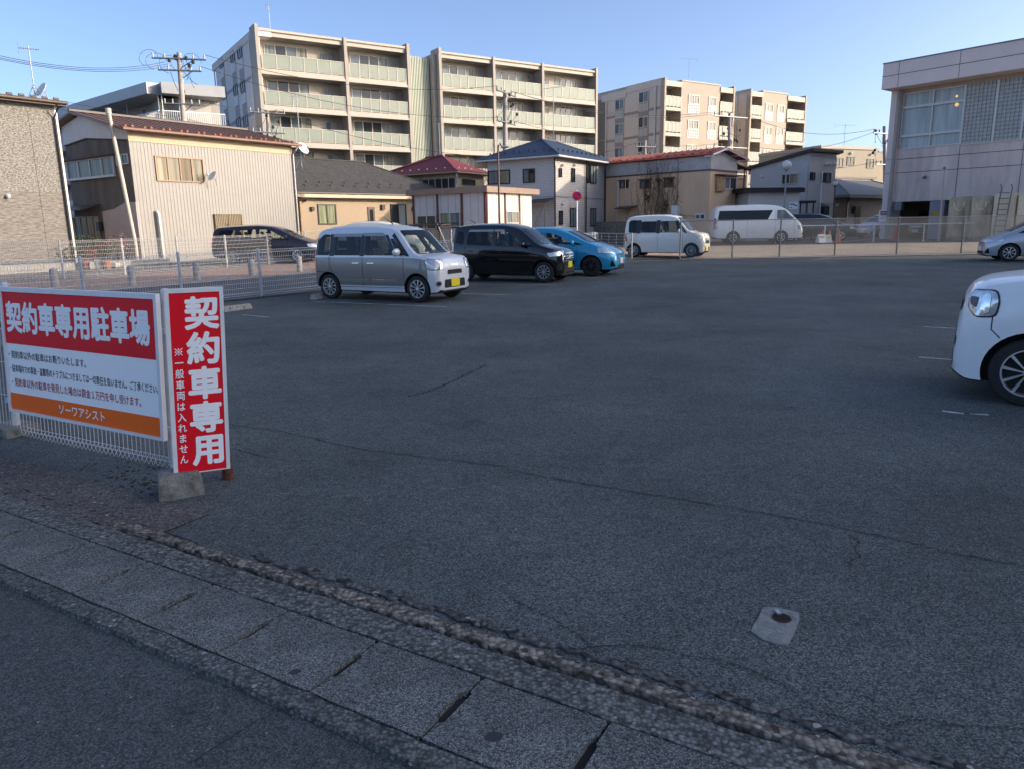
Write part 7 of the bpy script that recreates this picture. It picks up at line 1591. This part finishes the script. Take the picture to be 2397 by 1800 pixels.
for x0, y0, x1, y1, mk, lb in ((1118,1296,1196,1385,'white_sign','white folding notice board with a yellow patch in front of a cone'),(1206,1300,1268,1382,'alu','grey folding notice board with a yellow patch next to the white one')):
    Fa = Face(DY('Y6',1118,1340,40.2).x, 40.2, 88); r = Fa.rect('Y6',x0,y0,x1,y1); r = (r[0], r[1], .52, r[3]); t = thing('a_frame_sign', lb, 'sign', Fa.at(r[0],.51))
    m = MB(); m.prism([Fa.at(r[0],r[2],.2), Fa.at(r[1],r[2],.2), Fa.at(r[1],r[3],0), Fa.at(r[0],r[3],0)], -Fa.n*.03); m.prism([Fa.at(r[0],r[2],-.3), Fa.at(r[1],r[2],-.3), Fa.at(r[1],r[3],-.06), Fa.at(r[0],r[3],-.06)], -Fa.n*.03); m.build('board', M[mk], t)
    h = r[3]-r[2]; w = r[1]-r[0]; m = MB()
    for k, (a_, b_) in enumerate(((.55,.80),)): m.prism([Fa.at(r[0]+w*.15,r[2]+h*a_,.2-.2*a_+.006), Fa.at(r[1]-w*.15,r[2]+h*a_,.2-.2*a_+.006), Fa.at(r[1]-w*.15,r[2]+h*b_,.2-.2*b_+.006), Fa.at(r[0]+w*.15,r[2]+h*b_,.2-.2*b_+.006)], Fa.n*.004)
    m.build('yellow_patch', pm('sign_yellow', (.60,.42,.03), .5), t)
Fr = Face(DY('Y6',1280,1380,41.5).x, 41.5, 97); t = thing('pipe_rail', 'low white pipe barrier in front of the pink hall yard', 'fence', Fr.at(6,.5))
m = MB(); m.tube([Fr.at(-4,1.42), Fr.at(14,1.42)], .03, 6)
m.build('rail', M['white_metal'], t)
for k in range(7): MB().tube([Fr.at(-3+2.6*k,.4), Fr.at(-3+2.6*k,1.42)], .035, 6).build('post', M['white_metal'], t, smooth=True)
for a, b in (((1420,1395),(1740,1340)),): pline(G('Y6',1420,1392), G('Y6',1800,1352), .12, 'yard_line')
# bare shrub behind the maroon roof
rn = random.Random(21); c = DY('Y4', 400, 560, 57); t = thing('bare_tree', 'leafless brown tree between the maroon roof and the blue roof', 'tree', Vector((c.x,c.y,.4)))
m = MB(); m.tube([Vector((c.x,c.y,.2)), Vector((c.x,c.y,2.2))], [.16,.12], 8); m.build('trunk', pm('bark', (.10,.075,.05), .9, 0, .3, 8), t, smooth=True)
m = MB()
def twig(p, d, L, r, lv):
    P = [p]; 
    for i in range(4): d = (d+Vector((rn.uniform(-.18,.18),rn.uniform(-.18,.18),rn.uniform(-.05,.2)))).normalized(); P.append(P[-1]+d*L/4)
    m.tube(P, [r*(1-.18*i) for i in range(5)], 4, False)
    if lv:
        for _ in range(4 if lv > 1 else 3):
            k = rn.randint(1, 4); twig(P[k], (d+Vector((rn.uniform(-.8,.8),rn.uniform(-.8,.8),rn.uniform(0,.7)))).normalized(), L*rn.uniform(.5,.75), r*.55, lv-1)
for k in range(11): a = rn.uniform(0, 2*pi); twig(Vector((c.x,c.y,1.6+rn.uniform(0,.6))), Vector((cos(a)*.7,sin(a)*.7,1)).normalized(), rn.uniform(1.9,2.9), .05, 3)
m.build('crown', pm('twig_tan', (.19,.125,.075), .9), t)
# potted plants by the left houses
rn = random.Random(8); MLF = pm('leaf_green', (.045,.075,.025), .7, 0, .4, 9); MPK = pm('blossom_pink', (.42,.03,.10), .6, 0, .3, 9); MPT = pm('terracotta', (.30,.12,.06), .8, 0, .15, 6)
def plant(z, x, y, Y, h, w, fl, lb, pot=True):
    p = DY(z,x,y,Y); p.z = zg(Y)+.03; t = thing('potted_plant' if pot else 'shrub', lb, 'plant', p)
    hp = .32 if pot else .0
    if pot: m = MB(); m.lathe([(.13,0),(.17,.28),(.19,.28),(.19,.33),(.15,.33),(.15,.27),(.001,.27)], p, 16); m.build('pot', MPT, t, smooth=True, angle=30)
    m = MB(); q = MB(); st_ = MB()
    for k in range(int(60+140*w*h)):
        a = rn.uniform(0, 2*pi); rr = w*math.sqrt(rn.random()); zz = hp+h*rn.random()**.8; k_ = 1-.5*max(0, zz/h-.6); c = p+Vector((rr*cos(a)*k_, rr*sin(a)*k_, zz))
        u = Vector((rn.uniform(-1,1),rn.uniform(-1,1),rn.uniform(-.6,.6))).normalized()*rn.uniform(.04,.085); v = u.cross(Vector((rn.uniform(-1,1),rn.uniform(-1,1),rn.uniform(-1,1)))).normalized()*.03
        m.poly([c-u, c+v, c+u, c-v])
        if fl and zz > h*.55 and rn.random() < .26:
            for _ in range(4): o = Vector((rn.uniform(-.07,.07),rn.uniform(-.07,.07),rn.uniform(-.02,.09))); u2 = Vector((rn.uniform(-1,1),rn.uniform(-1,1),rn.uniform(-1,1)))*.035; v2 = Vector((rn.uniform(-1,1),rn.uniform(-1,1),rn.uniform(-1,1)))*.035; q.poly([c+o-u2, c+o+v2, c+o+u2, c+o-v2])
    for k in range(7): a = rn.uniform(0,2*pi); st_.tube([p+Vector((0,0,hp)), p+Vector((w*.5*cos(a),w*.5*sin(a),hp+h*.8))], .012, 4, False)
    st_.build('stems', pm('bark'), t); m.build('leaves', MLF, t)
    if q.v: q.build('blossoms', MPK, t)
for a in (('Y1',560,1250,31.5,.9,.55,0,'dark green bush at the corner of the stone-clad house'),('Y1',690,1250,32.2,1.0,.5,0,'yellow-green potted plant right of the dark bush, behind the fence'),('Y1',850,1230,32.6,1.12,.5,1,'pink-flowered plant with the lower blossoms, behind the mesh fence'),('Y1',950,1220,33.0,1.28,.45,1,'tallest pink-flowered plant under the tall flue pipe'),('Y1',1030,1250,33.2,.8,.4,1,'small red-flowered plant right of the tallest pink one'),('Y1',745,1290,31.2,.35,.28,1,'small plant in an orange terracotta pot, nearest the fence')): plant(*a, pot=('pot' in a[7]))
p = DY('Y1',840,1310,31.5); tag(MB().box(p.x-.55,p.x+.55,p.y-.18,p.y+.18,zg(31)+.05,zg(31)+.22).build('planter_box', pm('planter_cream', (.55,.50,.42), .8)), 'pale long planter box beside the terracotta pot', 'planter')
for k in range(3):
    p = DY('Y1',(690,800,860)[k],1375,30.6); q = MB(); q.lathe([(.14,0),(.19,.32),(.20,.32),(.20,.36),(.16,.36),(.16,.3),(.001,.3)], Vector((p.x,p.y,zg(30.6)+.03)), 16); tag(q.build('flower_pot', MPT if k != 1 else pm('planter_cream'), smooth=True, angle=30), ('left brown flower pot on the ground behind the mesh fence','pale flower pot between the two brown ones','right brown flower pot on the ground behind the mesh fence')[k], 'flower pot', 'pots behind the mesh fence')
# pale low wall of the plot in front of the houses
tag(MB().fbox(Face(*G('P',139,621).xy, 37), -8, 16, ZB, .48, -.35, -.2).build('plot_kerb', M['concrete']), 'low concrete kerb wall under the houses at left behind the white fence', 'wall')
# unseen block and tower, placed and sized to cast the shade over the lot
t = thing('shade_caster_block', 'plain unseen block added beyond the right edge to shade the lot', 'building', (48, 0, 0))
m = MB(); m.box(34, 50, -34, 24.0, -.2, 13.8); m.build('wall', pm('shade_caster_grey', (.40,.38,.36), .85, 0, .08, .6), t); m = MB(); m.box(60, 76, -40, 13.6, -.2, 28); m.build('shade_caster_tower', pm('shade_caster_grey'), t)
